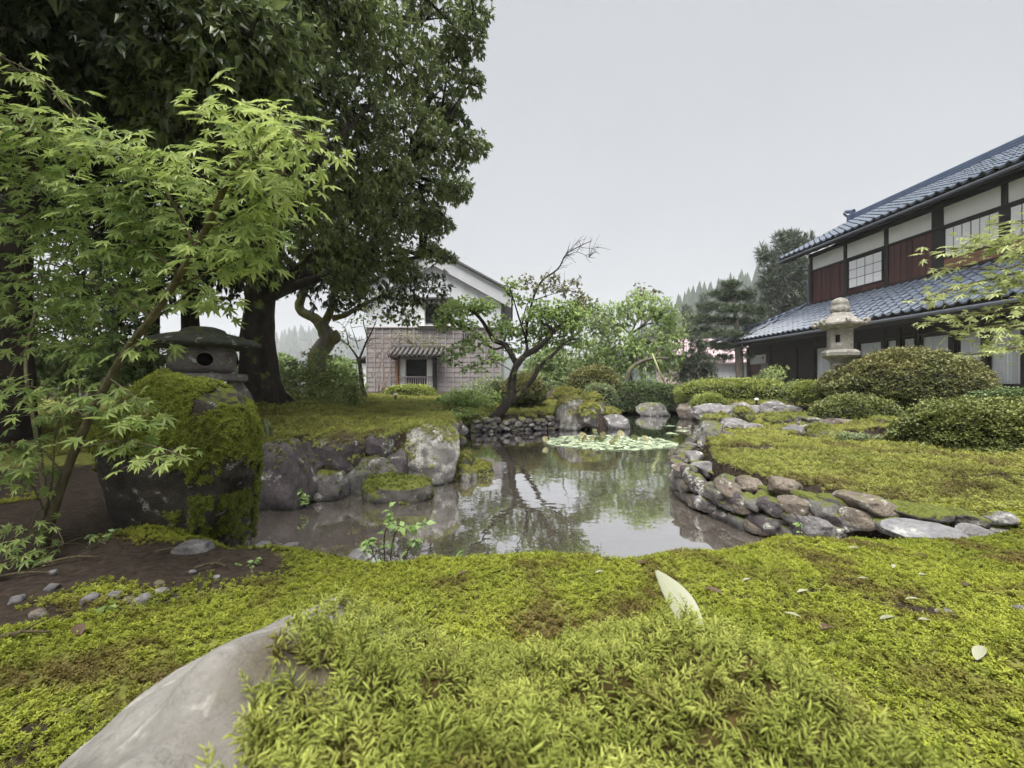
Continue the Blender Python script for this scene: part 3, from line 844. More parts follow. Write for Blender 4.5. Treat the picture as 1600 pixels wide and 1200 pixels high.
def build_foreground():
    xs, ys = np.linspace(-.42, .66, 190), np.linspace(-.5, .72, 200)
    X, Y = np.meshgrid(xs, ys); Z = hummock_z(X, Y)
    V = np.stack([X, Y, Z], -1).reshape(-1, 3); n = len(xs)
    i = np.arange(len(ys) - 1)[:, None]; j = np.arange(n - 1)
    Q = np.stack([i * n + j, i * n + j + 1, (i + 1) * n + j + 1, (i + 1) * n + j], -1).reshape(-1, 4)
    lit = sstep(-.125, -.09, V[:, 0] - .03 * fbm(V * 14, 2, 8))
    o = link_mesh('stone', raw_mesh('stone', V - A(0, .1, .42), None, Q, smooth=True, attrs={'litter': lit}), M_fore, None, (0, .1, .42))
    tag(o, 'smooth tan stone almost buried under the feathery foreground moss cushion', 'stone')
    N = 34000
    x = rng.uniform(-.40, .62, N); y = rng.uniform(-.12, .70, N)
    edge = -.145 + .03 * sstep(.36, .20, y) + .02 * fbm(np.stack([x, y, 0 * x], 1) * 14, 2, 8)
    z = hummock_z(x, y); k = (x > edge) & (z > .44); x, y, z = x[k], y[k], z[k]
    q = np.stack([x, y, 0 * x], 1)
    e = .006
    g = np.stack([-(hummock_z(x + e, y) - hummock_z(x - e, y)) / (2 * e), -(hummock_z(x, y + e) - hummock_z(x, y - e)) / (2 * e), np.ones_like(x)], 1)
    pos = np.stack([x, y, z - .004], 1)
    keep = rng.random(len(x)) < np.clip(.82 + .3 * y, .7, .95)
    pos, g = pos[keep], g[keep]
    s = (.0225 - .0095 * np.clip(pos[:, 1] / .5, 0, 1)) * (.8 + .4 * rng.random(len(pos)))
    t = np.clip(.5 + .35 * fbm(pos * 12, 3, 78) + .2 * rng.normal(size=len(pos)), 0, 1)
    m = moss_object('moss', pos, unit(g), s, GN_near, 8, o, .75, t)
    tag(m, 'feathery yellow-green moss cushion')
build_foreground()

# ---------- big mossy boulder at the left, before the low lantern
def big_boulder():
    c = A(-1.45, 2.08, .52); r = A(.36, .31, .50)
    V, T = rock_geo(A(0, 0, 0), r, 208, 5, 7, .93, .11, .58)
    V = V + c
    V[:, 2] += .04 * np.clip((-1.45 - V[:, 0]) / .4, -1, 1) * (V[:, 2] > .6)
    # right-hand face leans over the water, front undercut
    V[:, 0] -= .6 * (V[:, 1] - 1.8)
    V[:, 1] += .10 * np.clip((.62 - V[:, 2]) / .4, 0, 1) * np.clip((-1.3 - V[:, 0]) / .3, 0, 1)
    base = A(c[0], c[1], .3)
    o = link_mesh('boulder', raw_mesh('boulder', V - base, T, smooth=True), M_boulder, None, base)
    tag(o, 'big dark boulder with a thick moss cap in front of the low stone lantern', 'boulder')
    p_, n_ = tri_points(V, T, 60000)
    w = n_[:, 2] + .38 * fbm(p_ * 5, 3, 17) + .25 * (p_[:, 0] > -1.35) * (p_[:, 2] < .85)
    bare = (p_[:, 0] > -1.36) & (p_[:, 2] > .80) & (p_[:, 2] + .15 * fbm(p_ * 7, 2, 5) > .88)
    k = (w > .12 - .4 * (p_[:, 2] > .70)) & ~bare; p_, n_ = p_[k], n_[k]
    z = np.clip((p_[:, 2] - .55) / .4, 0, 1)
    moss_object('moss', p_, n_, .015 + .007 * rng.random(len(p_)), GN_dark, 4, o, .5, np.clip(.25 + .6 * z + .2 * rng.normal(size=len(p_)), 0, 1))
M_boulder = rock_mat('boulder_rock', (.030, .025, .022), (.10, .085, .072), .25, .30, 9)
big_boulder()

# ---------- stacked boulders of the left bank
GR = 'boulders holding up the left bank of the pond'
BL = [
 ('tall dark purplish boulder standing in the water beside the big mossy boulder', 400, 492, 688, 812, 3.52, .26, 301, M_rock_purple, 500),
 ('dark boulder with a moss brow in the upper course of the left bank', 484, 570, 674, 740, 3.98, .24, 302, M_rock_purple, 1000),
 ('small dark boulder wedged between the moss-browed boulder and the pale one', 566, 626, 672, 722, 4.2, .2, 303, M_rock_purple, 600),
 ('large pale lichen-covered boulder at the corner of the left bank', 602, 722, 664, 760, 4.42, .36, 304, M_rock_pale, 1300),
 ('low brown-green boulder at the waterline under the moss-browed boulder', 478, 552, 734, 796, 3.78, .22, 305, M_rock, 60),
 ('moss-darkened boulder tucked under the small wedged boulder', 536, 628, 714, 780, 3.98, .2, 306, M_rock, 160),
 ('moss-covered dome boulder lying in the water before the pale boulder', 570, 678, 742, 796, 3.72, .2, 307, M_rock_mossy, 650),
 ('narrow dark stone filling the gap behind the moss-covered dome boulder', 590, 640, 700, 770, 4.15, .2, 311, M_rock_purple, 60),
 ('dark stone filling the gap beside the tall purplish boulder', 462, 508, 690, 780, 3.8, .2, 312, M_rock_purple, 60),
 ('mossy boulder behind the corner of the pale lichen boulder', 684, 716, 660, 700, 5.2, .2, 309, M_rock, 300),
 ('dark boulder farther along the left bank beyond the corner', 694, 722, 655, 684, 6.3, .25, 310, M_rock_purple, 250),
]
for lb, x0, x1, y0, y1, d, dep, sd, mt, mn in BL:
    boulder('boulder', lb, 'boulder', x0, x1, y0, y1, d, dep, sd, mt, 4, GR, None, mn, .52 if sd != 307 else .3, .020, GN_far if sd in (302, 304, 303) else GN_dark, facets=7, cut=.90)
# small mossy stones in the water off the pale boulder
GR2 = 'low mossy stones in the water off the corner boulder'
for i, (lb, x0, x1, y0, y1, d, sd, mt, mn) in enumerate([
  ('mossy stone nearest the pale boulder in the little group in the water', 712, 742, 706, 738, 4.75, 321, M_rock_mossy, 300),
  ('mossy stone at the back of the little group in the water', 722, 752, 716, 742, 4.85, 322, M_rock_mossy, 250),
  ('domed mossy stone at the tip of the little group in the water', 738, 772, 720, 748, 4.72, 323, M_rock_mossy, 350),
  ('pale-footed mossy stone in front of the little group in the water', 714, 746, 730, 764, 4.45, 324, M_rock_pale, 300),
  ('flat grey stone under the tip of the little group in the water', 738, 770, 738, 758, 4.6, 325, M_rock, 60)]):
    boulder('stone', lb, 'stone', x0, x1, y0, y1, d, .13, sd, mt, 3, GR2, None, mn, .3, .022, GN_far)

# ---------- centre bank
def stone_wall(name, label, pts, zt, n, seed, mat, rows=2, size=.17, root=None):
    """low dry wall of stones along a shoreline: every stone a part"""
    b = A(pts[0][0], pts[0][1], 0) if root is None else np.array(root.location); root = root or empty(name, b, label, 'stone edging')
    rg = np.random.default_rng(seed); path = smooth_path([(x, y, 0) for x, y in pts], 200)
    L = np.concatenate([[0], np.cumsum(np.linalg.norm(np.diff(path, axis=0), axis=1))])
    for k in range(rows):
        for i in range(n):
            t = (i + .5 * (k % 2) + .2 * rg.normal()) / n * L[-1]
            q = A(np.interp(t, L, path[:, 0]), np.interp(t, L, path[:, 1]), zt * (k + .45) / rows + .02 * rg.normal())
            r = A(L[-1] / n * .58, .13, zt / rows * .62) * (.8 + .4 * rg.random(3))
            V, T = rock_geo(q, r, seed * 50 + k * 40 + i, 3, 8, .8, .12)
            link_mesh('stone', raw_mesh('stone', V - b, T, smooth=True), mat[(i + k) % len(mat)], root)
    return root
stone_wall('stone_edging', 'dark low stone edging under the leaning tree on the centre bank', [(-.75, 8.75), (.0, 8.95), (.97, 9.24), (1.3, 9.3)], .27, 13, 5, [M_rock, M_rock_purple], 3)
stone_wall('stone_edging', 'mossy stone edging of the inlet left of the leaning tree', [(-.85, 6.6), (-1.0, 7.4), (-1.22, 8.2), (-1.12, 8.95), (-.6, 8.85)], .34, 12, 6, [M_rock_mossy, M_rock])
CB = [
 ('big grey-and-black boulder with a bright moss crown on the centre bank', 868, 912, 618, 676, 9.3, .45, 331, M_rock_pale, 700),
 ('yellow mossy boulder leaning against the right side of the crowned boulder', 900, 938, 628, 674, 9.2, .4, 332, M_rock_mossy, 800),
 ('grey boulder behind the yellow mossy boulder at the end of the centre bank', 918, 946, 622, 662, 10.2, .4, 333, M_rock, 150),
 ('domed mossy stone behind the crowned boulder', 864, 914, 606, 632, 10.6, .5, 334, M_rock_mossy, 900),
 ('flat mossy stone beside the domed mossy stone on the centre bank', 906, 940, 614, 634, 10.6, .4, 335, M_rock_mossy, 500),
 ('bare whitish-grey rock standing in the water off the centre bank', 938, 982, 648, 676, 9.5, .3, 336, M_rock_bare, 0),
 ('grey speckled dome of rock in the far end of the pond', 994, 1048, 629, 656, 13.4, .4, 337, M_rock, 0),
 ('brown rock at the far water edge below the bright clipped hedge', 1056, 1096, 624, 660, 12.2, .4, 338, M_rock_warm, 0),
]
for lb, x0, x1, y0, y1, d, dep, sd, mt, mn in CB:
    boulder('boulder', lb, 'boulder', x0, x1, y0, y1, d, dep, sd, mt, 4, None, None, mn, .42, .042, GN_far)

# ---------- right bank: stones set along its edge
root = empty('stone_edging', (1.7, 3.0, 0), 'rough stone edging round the mossy bank below the house', 'stone edging')
RS = [(140,215,290,345,0),(165,300,332,402,0),(285,375,395,450,1),(375,475,398,465,2),(508,635,403,474,2),(845,975,473,560,2),(105,200,368,445,1),(275,335,430,505,2),(340,470,448,550,2),(195,290,440,515,1),
      (455,565,465,600,1),(590,695,512,606,2),(825,950,543,625,2),(690,835,505,590,1),(120,235,428,500,1),(160,295,488,555,1),(290,375,515,585,1),(365,462,540,612,1),(560,622,476,545,1),(765,850,556,620,1),
      (700,780,560,640,1),(470,590,580,640,1),(960,1060,560,640,1),(1000,1120,500,560,3),(1100,1240,520,585,3),(1240,1380,530,600,3),(1378,1505,538,605,0),(150,220,330,372,3),(470,520,440,480,3),(640,720,470,520,3),(730,830,480,530,3),(225,260,365,400,3)]
stone_wall(None, None, [(2.5, 5.65), (2.2, 5.3), (1.80, 4.5), (1.55, 3.9), (1.49, 3.4), (1.60, 3.0), (1.76, 2.62), (1.92, 2.38)], .26, 31, 9, [M_rock, M_rock_warm, M_rock_purple, M_rock, M_rock_purple], 3, root=root)
for i, (x0, x1, y0, y1, t) in enumerate(RS):
    g_ = .03; x0, x1, y0, y1 = x0 - g_ * (x1 - x0), x1 + g_ * (x1 - x0), y0 - g_ * (y1 - y0), y1 + g_ * (y1 - y0)
    px0, px1, py0, py1 = 1020 + x0 / 2.7586, 1020 + x1 / 2.7586, 600 + y0 / 2.7586, 600 + y1 / 2.7586
    d = float(np.interp((px0 + px1) / 2, [1058, 1070, 1090, 1130, 1190, 1250, 1340, 1420, 1520], [4.75, 4.4, 3.95, 3.42, 3.02, 2.72, 2.42, 2.28, 2.22]))
    d += .16 * np.interp((py0 + py1) / 2, [700, 830], [1.1, -.5]) - .04
    boulder('stone', None, None, px0, px1, py0, py1, d, .11 + .03 * (i % 3), 400 + i, [M_rock_bare, M_rock, M_rock_warm, M_rock_mossy][t], 3, parent=root, facets=11, cut=.74)
# loose stones where the bank meets the near moss
for i, (lb, x0, x1, y0, y1, d, mt) in enumerate([
  ('pale grey wedge stone at the tip of the near moss bank', 638, 748, 574, 645, 2.3, M_rock_bare),
  ('long flat grey slab lying between the near moss and the far stone edging', 1040, 1300, 606, 660, 2.05, M_slab),
  ('broken grey stone at the end of the flat slab', 1330, 1440, 614, 676, 2.0, M_rock_bare),
  ('grey stone stacked by the frame edge beyond the flat slab', 1478, 1640, 566, 632, 2.12, M_rock_bare),
  ('flat grey stone at the frame edge below the stacked grey stone', 1488, 1660, 616, 662, 2.02, M_rock_bare)]):
    boulder('stone', lb, 'stone', 1020 + x0 / 2.7586, 1020 + x1 / 2.7586, 600 + y0 / 2.7586, 600 + y1 / 2.7586, d, .16 if i == 1 else .1, 450 + i, mt, 4, facets=7, rough=.05 if i == 1 else .1)
# rocky ledge beyond the bank
LG = [(175,360,98,160,9.2,0,'flat grey rock at the tip of the rock ledge'),(330,480,88,150,9.6,0,'rough grey rock in the middle of the rock ledge'),(470,625,88,150,9.8,0,'jagged grey rock at the back of the rock ledge'),
      (225,330,138,190,8.0,3,'yellow mossy rock on the rock ledge'),(280,455,165,218,7.4,0,'flat pale slab on top of the rock ledge'),(190,300,170,300,6.45,1,'upright dark rock dropping into the pond below the ledge'),(285,350,210,262,6.5,2,'warm brown rock beside the upright dark rock'),
      (350,600,222,275,6.3,1,'low dark rock at the foot of the ledge'),(585,705,188,255,6.4,0,'grey rock beside the mossy hump at the end of the ledge'),(640,745,152,205,7.3,1,'dark blackish rock below the round clipped azalea'),(680,795,192,285,5.9,3,'mossy humped rock at the end of the ledge'),
      (500,640,130,195,7.9,3,'mossy grey rock in the back of the ledge'),(745,835,160,215,7.1,2,'rusty brown rock below the round clipped azalea'),(832,940,168,238,6.6,3,'mossy dark boulder beyond the side channel'),(932,1040,160,240,6.5,3,'mossy boulder beside the wide clipped shrub'),
      (340,425,115,165,8.8,3,'brown mossy hump behind the pale slab')]
for i, (x0, x1, y0, y1, d, t, lb) in enumerate(LG):
    boulder('rock', lb, 'rock', 1020 + x0 / 2.7586, 1020 + x1 / 2.7586, 600 + (y0 - 12) / 2.7586, 600 + (y1 + 16) / 2.7586, d, .38, 500 + i, [M_rock_bare, M_rock, M_rock_warm, M_rock_mossy][t], 4, 'rocks of the ledge across the pond', None, 350 if t == 3 else 0, .3, .03, GN_far, rough=.16)
# stones at the near water edge by the soil
for i, (lb, x0, x1, y0, y1, d) in enumerate([
  ('pale rounded stone at the near water edge beside the big mossy boulder', 424, 466, 848, 868, 1.68), ('small pale stone next to the rounded one at the water edge', 396, 420, 848, 862, 1.70),
  ('flat pale stone half sunk in the soil before the big boulder', 276, 334, 847, 866, 1.62), ('whitish stone peeping over the near moss beside the seedling', 540, 582, 858, 876, 1.66), ('grey-violet stone breaking the water behind the near moss', 728, 762, 866, 884, 1.72)]):
    boulder('stone', lb, 'stone', x0, x1, y0, y1 + 10, d, .06, 560 + i, M_rock_bare if i != 4 else M_rock_purple, 3)
# pebbles on the soil
PEB = ['largest whitish pebble on the bare soil at the left', 'flat whitish pebble behind the largest one on the soil', 'whitish pebble by the left frame edge on the soil', 'small white pebble just right of the largest one on the soil', 'white pebble in the middle of the soil strip', 'whitish pebble at the border of soil and moss', 'tiny white pebble nearer the big boulder', 'tiny white pebble farthest right on the soil', 'brownish pebble beside the white one in the middle of the soil', 'brown pebble at the moss border beside the whitish one', 'small white pebble under the maple leaves', 'round white pebble on the moss at the right', 'tiny white chip beside the round pebble', 'white pebble on the moss at the frame edge', 'brownish pebble by the left frame edge near the moss']
for i, (px, py, s, mt) in enumerate([(140, 938, 20, 0), (82, 918, 14, 0), (27, 937, 15, 0), (180, 929, 12, 0), (253, 924, 14, 0), (222, 938, 18, 0), (302, 894, 9, 0), (340, 902, 8, 0), (250, 912, 11, 1), (200, 940, 14, 1), (84, 895, 10, 0), (1483, 958, 12, 0), (1465, 955, 7, 0), (1596, 953, 14, 0), (60, 960, 16, 1)]):
    z = .40; d = (EYE - z) * F / (py - 600)
    for _ in range(4):
        z = float(ground_h(A((px - 800) / F * d), A(d))[0]) + .005; d = (EYE - z) * F / (py - 600)
    lab = PEB[i]
    boulder('pebble', lab, 'pebble', px - s * .7, px + s * .7, py - s * .5, py + s * .5, d, s / F * d * .6, 600 + i, [M_rock_bare, M_rock_warm][mt], 2, ('pale pebbles on the soil', 'brown pebbles on the soil')[mt] if px < 800 else 'pebbles on the right moss')
# ------------------------------------------------------------------ buildings
def tile_mat():
    m = NT('blue_glazed_tile')
    n1 = m.noise(1.3, 4, .6); n2 = m.noise(14, 4, .6)
    col = m.mix(m.map(n1, .3, .7), (.068, .086, .122), (.105, .128, .168))
    col = m.mix(m.map(n2, .5, .75, 0, .5), col, (.17, .19, .22))
    v = m.map(m.n('ObjectInfo').outputs['Random'], 0, 1, .9, 1.1)
    col = m.mix(1.0, col, m.n('CombineColor', {0: v, 1: v, 2: v}).outputs[0], 'MULTIPLY')
    return m.bsdf(col, .30, m.bump(n2, .15, .01), .6)
M_tile = tile_mat()
M_tile_dark = plain_mat('dark_blue_ridge_tile', (.045, .065, .115), (.06, .085, .14), 5, .4, .2)
M_greytile = plain_mat('weathered_grey_tile', (.12, .112, .112), (.075, .07, .07), 7, .75, .5)
M_redwood = plain_mat('red_brown_board', (.082, .024, .020), (.052, .017, .016), 3, .55, .4, .006, (8, 8, .8))
M_darkwood = plain_mat('dark_timber', (.009, .0065, .006), (.016, .011, .010), 4, .6, .4, .006, (6, 6, 1))  # timber colour blackened to deepen the shade under the eaves
M_soffit = plain_mat('soffit_board', (.011, .008, .007), (.018, .013, .012), 4, .8)  # soffit colour lowered too, eave shade put into it
M_plaster = plain_mat('white_plaster', (.84, .84, .82), (.78, .78, .77), 2.5, .9, .1)
M_plaster_b = plain_mat('bright_plaster', (.62, .64, .67), (.50, .52, .55), 1.6, .9, .1, .01, (2, 2, .45))
M_greyband = plain_mat('grey_plaster', (.50, .51, .53), (.43, .44, .46), 2, .9, .1)
M_shoji = plain_mat('shoji_paper', (.84, .84, .85), (.78, .78, .80), 2, .35, .05, .005, spec=.6)
M_orange = plain_mat('varnished_panel', (.22, .105, .055), (.16, .075, .04), 3, .4, .2, .005, (1, 1, 4))
M_curtain = plain_mat('curtain_cloth', (.80, .82, .84), (.74, .76, .78), 5, .9, .2)
M_board = plain_mat('weathered_pink_grey_board', (.27, .245, .24), (.18, .16, .16), 3, .85, .12, .004, (.6, 2, 2.5))
M_batten = plain_mat('weathered_batten', (.36, .33, .33), (.28, .255, .26), 6, .85, .4)
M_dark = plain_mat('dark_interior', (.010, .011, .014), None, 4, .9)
M_conc = plain_mat('concrete', (.26, .25, .23), (.20, .19, .18), 5, .9, .3)
M_pink = plain_mat('pink_sheet', (.50, .38, .40), (.45, .34, .36), 1.5, .7, .1)
M_metal = plain_mat('gutter_metal', (.10, .11, .13), (.07, .08, .10), 8, .4)
def glass_mat():
    m = NT('window_glass')
    tr = m.n('BsdfTransparent', {'Color': (.98, .99, 1.0)}); gl = m.n('BsdfGlossy', {'Color': (1, 1, 1), 'Roughness': .03})
    fr = m.n('Fresnel', {'IOR': 1.45})
    mx = m.n('MixShader', {0: fr.outputs[0], 1: tr.outputs[0], 2: gl.outputs[0]})
    m.t.links.new(mx.outputs[0], m.out.inputs['Surface']); return m.m
M_glass = glass_mat()

def pantile(name, mat, w=.30, l=.33):
    us = np.linspace(0, 1, 9); prof = [.016, .0, -.004, .0, .012, .045, .078, .070, .030]
    V, Q = [], []
    for (yy, dz) in ((0, .034), (l, .0)):
        V += [((u - .5) * w, yy, z + dz) for u, z in zip(us, prof)]
    V += [((u - .5) * w, .0, z + .034 - .045) for u, z in zip(us, prof)]
    n = 9
    Q += [(i, i + 1, n + i + 1, n + i) for i in range(n - 1)]
    Q += [(2 * n + i, 2 * n + i + 1, i + 1, i) for i in range(n - 1)]
    me = raw_mesh(name, V, None, Q, smooth=False); me.materials.append(mat)
    return me, np.array(V), np.array(Q)

def part(root, name, mat, f, smooth=False):
    mb = MB(); f(mb); return mb.build(name, mat, root, smooth, local=True)
def bx(root, name, mat, lo, hi, bevel=.008, R=None):
    return part(root, name, mat, lambda m: m.box(lo, hi, 0, bevel, R))
def tile_roof(roof, x0, x1, ye, ze, yt, zt, seen, xmin=None, px_=.285, mat=None):
    """rows of pantiles on a slope; tiles whose x lies in `seen` are objects, the rest one mesh"""
    sl = math.atan2(zt - ze, yt - ye); L = math.hypot(zt - ze, yt - ye); pitch = .262
    me, TV, TQ = pantile('roof_tile', mat or M_tile); rest = MB(); R = rotx(sl); cnt = 0
    rows = int(L / pitch)
    for r in range(rows):
        y = ye + math.cos(sl) * r * pitch; z = ze + math.sin(sl) * r * pitch + .03
        for c in range(int((x1 - x0) / px_)):
            x = x0 + (c + .5) * px_
            if xmin is not None and x < xmin(y): continue
            j = .004 * rng.normal(size=2)
            if seen[0] <= x <= seen[1] and cnt < 300:
                o = bpy.data.objects.new('roof_tile', me); COL.objects.link(o); o.parent = roof
                o.location = (x + j[0], y, z + j[1]); o.rotation_euler = (sl + j[1], 0, j[0] * 2); cnt += 1
            else:
                rest.add(TV @ R.T + A(x + j[0], y, z + j[1]), None, TQ)
    if rest.n: tag(rest.build('roof_tile', mat or M_tile, roof, local=True), kind='stuff')
def slope_slab(mb, x0, x1, ye, ze, yt, zt, th, mat=0):
    V = [(x0, ye, ze), (x1, ye, ze), (x1, yt, zt), (x0, yt, zt), (x0, ye, ze - th), (x1, ye, ze - th), (x1, yt, zt - th), (x0, yt, zt - th)]
    mb.add(V, None, [(0, 1, 2, 3), (7, 6, 5, 4), (0, 4, 5, 1), (1, 5, 6, 2), (2, 6, 7, 3), (3, 7, 4, 0)], mat)

def main_house():
    H = empty('house', (12.99, 18.3, 0), 'two-storey wooden house with blue tiled roofs and red-brown boards', 'house', None, math.atan2(-1, .073))
    X1 = 15.0; B = 1.7
    # ---- upper roof
    roof = part(H, 'roof', [M_soffit], lambda m: (slope_slab(m, -1.0, X1, -.75, 6.63, 2.88, 8.55, .10), slope_slab(m, -1.0, X1, 6.98, 6.38, 2.88, 8.55, .10)))
    tag(roof, 'upper blue pantile roof')
    tile_roof(roof, -1.02, X1, -.83, 6.58, 2.80, 8.50, (2.7, 7.9))
    bk = MB(); slope_slab(bk, -1.0, X1, 7.0, 6.43, 2.88, 8.61, .03); bk.build('rear_slope', M_tile, roof, local=True)
    def ridge(m):
        m.box((-.95, 2.72, 8.5), (X1, 3.04, 8.68), 0, .02); m.box((-.98, 2.76, 8.682), (X1, 3.0, 8.78), 0, .02)
        m.tube([(x, 2.88, 8.81) for x in (-1.0, 5, X1)], .09, 10)
    part(roof, 'ridge_cap', M_tile_dark, ridge)
    def oni(m):
        m.box((-1.14, 2.62, 8.45), (-1.0, 3.14, 8.83), 0, .03); m.box((-1.12, 2.74, 8.83), (-1.02, 3.02, 9.07), 0, .04)
        m.tube([(-1.08, 2.60, 8.77), (-1.10, 2.48, 8.89), (-1.08, 2.56, 9.01)], .05, 8); m.tube([(-1.08, 3.16, 8.77), (-1.10, 3.28, 8.89), (-1.08, 3.2, 9.01)], .05, 8)
        m.tube([(-1.0, 2.88, 8.99), (-1.3, 2.88, 9.07), (-1.42, 2.88, 9.13)], [.09, .08, .07], 8)
    part(roof, 'ridge_end_ornament', M_tile_dark, oni)
    part(roof, 'fascia', M_darkwood, lambda m: m.box((-.98, -.73, 6.42), (X1, -.68, 6.525), 0, .005))
    part(roof, 'gutter', M_metal, lambda m: m.tube([(-1.05, -.84, 6.50), (7, -.84, 6.49), (X1, -.84, 6.48)], .045, 10))
    for k in range(22):
        x = -.8 + k * .46
        V = A((x, -.67, 6.50), (x + .07, -.67, 6.50), (x + .07, .1, 7.02), (x, .1, 7.02), (x, -.67, 6.40), (x + .07, -.67, 6.40), (x + .07, .1, 6.92), (x, .1, 6.92)).reshape(-1, 3)
        part(roof, 'rafter', M_darkwood, lambda m: m.add(V, None, [(0, 1, 2, 3), (7, 6, 5, 4), (0, 4, 5, 1), (1, 5, 6, 2), (2, 6, 7, 3), (3, 7, 4, 0)]))
    # ---- upper storey
    body = MB(); body.box((.02, .06, .8), (X1, 5.7, 6.5))
    V = A((.03, .06, 6.4), (.03, 5.7, 6.4), (.03, 2.88, 8.42), (.06, .06, 6.4), (.06, 5.7, 6.4), (.06, 2.88, 8.42)).reshape(-1, 3)
    body.add(V, [(0, 2, 1), (3, 4, 5)], [(0, 1, 4, 3), (1, 2, 5, 4), (2, 0, 3, 5)])
    body.build('wall', M_redwood, H, local=True)
    posts = [0, 1.72, 3.40, 5.08, 6.78, 8.5, 10.2, 11.9, 13.6]
    for i, x in enumerate(posts):
        w = .17 if i == 3 else .075
        bx(H, 'post', M_darkwood, (x - w, -.05, 4.2), (x + w, .10, 6.55))
    bx(H, 'beam', M_darkwood, (-.1, -.075, 6.46), (X1, .08, 6.62)); 
    bx(H, 'beam', M_darkwood, (-.1, -.06, 5.82), (X1, .08, 5.90))
    bx(H, 'beam', M_darkwood, (-.1, -.06, 4.28), (X1, .08, 4.40))
    def window(x0, x1, z0, z1, nx, nz, mid=False):
        w = bx(H, 'window', M_darkwood, (x0, -.015, z0), (x1, .05, z1), .004)
        def fr(m):
            t = .05
            m.box((x0, -.05, z0), (x1, -.016, z0 + t), 0, .004); m.box((x0, -.05, z1 - t), (x1, -.016, z1), 0, .004)
            m.box((x0, -.05, z0 + t), (x0 + t, -.016, z1 - t), 0, .004); m.box((x1 - t, -.05, z0 + t), (x1, -.016, z1 - t), 0, .004)
        part(w, 'frame', M_darkwood, fr)
        a0, a1, b0, b1 = x0 + .05, x1 - .05, z0 + .05, z1 - .05
        for i in range(nx):
            for j in range(nz):
                g = .024 if (mid and i == nx // 2) else .013
                bx(w, 'pane', M_shoji, (a0 + (a1 - a0) * i / nx + g, -.035, b0 + (b1 - b0) * j / nz + .012), (a0 + (a1 - a0) * (i + 1) / nx - .013, -.018, b0 + (b1 - b0) * (j + 1) / nz - .012), .002)
        return w
    def boards(x0, x1, z0, z1, y, n, mat=M_redwood, nm='board'):
        for i in range(n):
            a, b = x0 + (x1 - x0) * i / n, x0 + (x1 - x0) * (i + 1) / n
            o = bx(H, nm, mat, (a + .002, y - .012 - .006 * (i % 2), z0), (b - .002, y + .03, z1), .003)
            at = o.data.attributes['tint'].data; v = float(rng.uniform(.2, .9)); at.foreach_set('value', [v] * len(o.data.vertices))
            if i: bx(H, 'batten', mat, (a - .012, y - .032, z0), (a + .012, y - .0185, z1), .003)
    for i in range(len(posts) - 1):
        a, b = posts[i] + (.17 if i == 3 else .075), posts[i + 1] - (.17 if i == 2 else .075)
        bx(H, 'plaster_panel', M_plaster, (a, -.02, 5.90), (b, .05, 6.46), .003)
        if i == 1: window(a + .04, b - .04, 4.66, 5.80, 4, 3, True)
        if i in (3, 4):
            window(a, b, 4.86, 5.82, 6, 1, True); bx(H, 'sill_panel', M_orange, (a, -.03, 4.48), (b, .05, 4.85), .004); bx(H, 'window_sill', M_darkwood, (a - .02, -.10, 4.42), (b + .02, .05, 4.475), .006)
        elif i == 1: boards(a, b, 4.41, 4.655, 0, 5)
        else: boards(a, b, 4.41, 5.815, 0, 7)
    # ---- lower roof with its hip
    xm = lambda y: 2.1 * y - .05
    def lroof(m):
        V = [(0, .05, 4.38), (X1, .05, 4.38), (X1, -2, 3.06), (-4.2, -2, 3.10), (0, .05, 4.28), (X1, .05, 4.28), (X1, -2, 2.96), (-4.2, -2, 3.0)]
        m.add(V, None, [(0, 3, 2, 1), (4, 5, 6, 7), (3, 7, 6, 2), (0, 4, 7, 3), (1, 2, 6, 5)])
    roof2 = part(H, 'roof', M_soffit, lroof); tag(roof2, 'lower blue pantile roof with a hip at its far end')
    tile_roof(roof2, -4.3, X1, -2.08, 3.02, .0, 4.36, (-.6, 7.7), xm)
    V = A((-.0, .05, 4.40), (-4.25, -2.05, 3.12), (-4.25, 6.5, 3.12), (0, 5.5, 4.40)).reshape(-1, 3)
    part(roof2, 'hip_slope', M_tile, lambda m: m.add(np.concatenate([V, V - A(0, 0, .08)]), None, [(0, 3, 2, 1), (4, 5, 6, 7), (0, 1, 5, 4), (1, 2, 6, 5)]))
    hp = smooth_path([(.0, -.02, 4.47), (-2.1, -1.03, 3.80), (-4.3, -2.08, 3.22)], 15)
    for i in range(14):
        part(roof2, 'ridge_tile', M_tile_dark, lambda m: m.tube([hp[i], hp[i + 1] + (hp[i + 1] - hp[i]) * .15], [.11, .095], 10), True)
    part(roof2, 'downpipe', M_metal, lambda m: m.tube([(-.02, -.12, 6.2), (-.02, -.14, 4.52), (-.3, -.3, 4.33), (-1.6, -2.0, 3.2), (-1.62, -2.1, 3.1), (-1.62, -2.1, 2.75)], .035, 8))
    part(roof2, 'gutter', M_metal, lambda m: m.tube([(-4.2, -2.10, 2.95), (2, -2.10, 2.93), (X1, -2.10, 2.91)], .05, 10))
    part(roof2, 'fascia', M_darkwood, lambda m: m.box((-4.15, -1.99, 2.78), (X1, -1.94, 2.955), 0, .005))
    bx(roof2, 'flashing', M_darkwood, (-.05, -.09, 4.37), (X1, -.051, 4.50), .004)
    for k in range(30):
        x = -3.9 + k * .42
        V = A((x, -1.93, 2.92), (x + .06, -1.93, 2.92), (x + .06, -.7, 3.72), (x, -.7, 3.72), (x, -1.93, 2.82), (x + .06, -1.93, 2.82), (x + .06, -.7, 3.62), (x, -.7, 3.62)).reshape(-1, 3)
        part(roof2, 'rafter', M_darkwood, lambda m: m.add(V, None, [(0, 1, 2, 3), (7, 6, 5, 4), (0, 4, 5, 1), (1, 5, 6, 2), (2, 6, 7, 3), (3, 7, 4, 0)]))
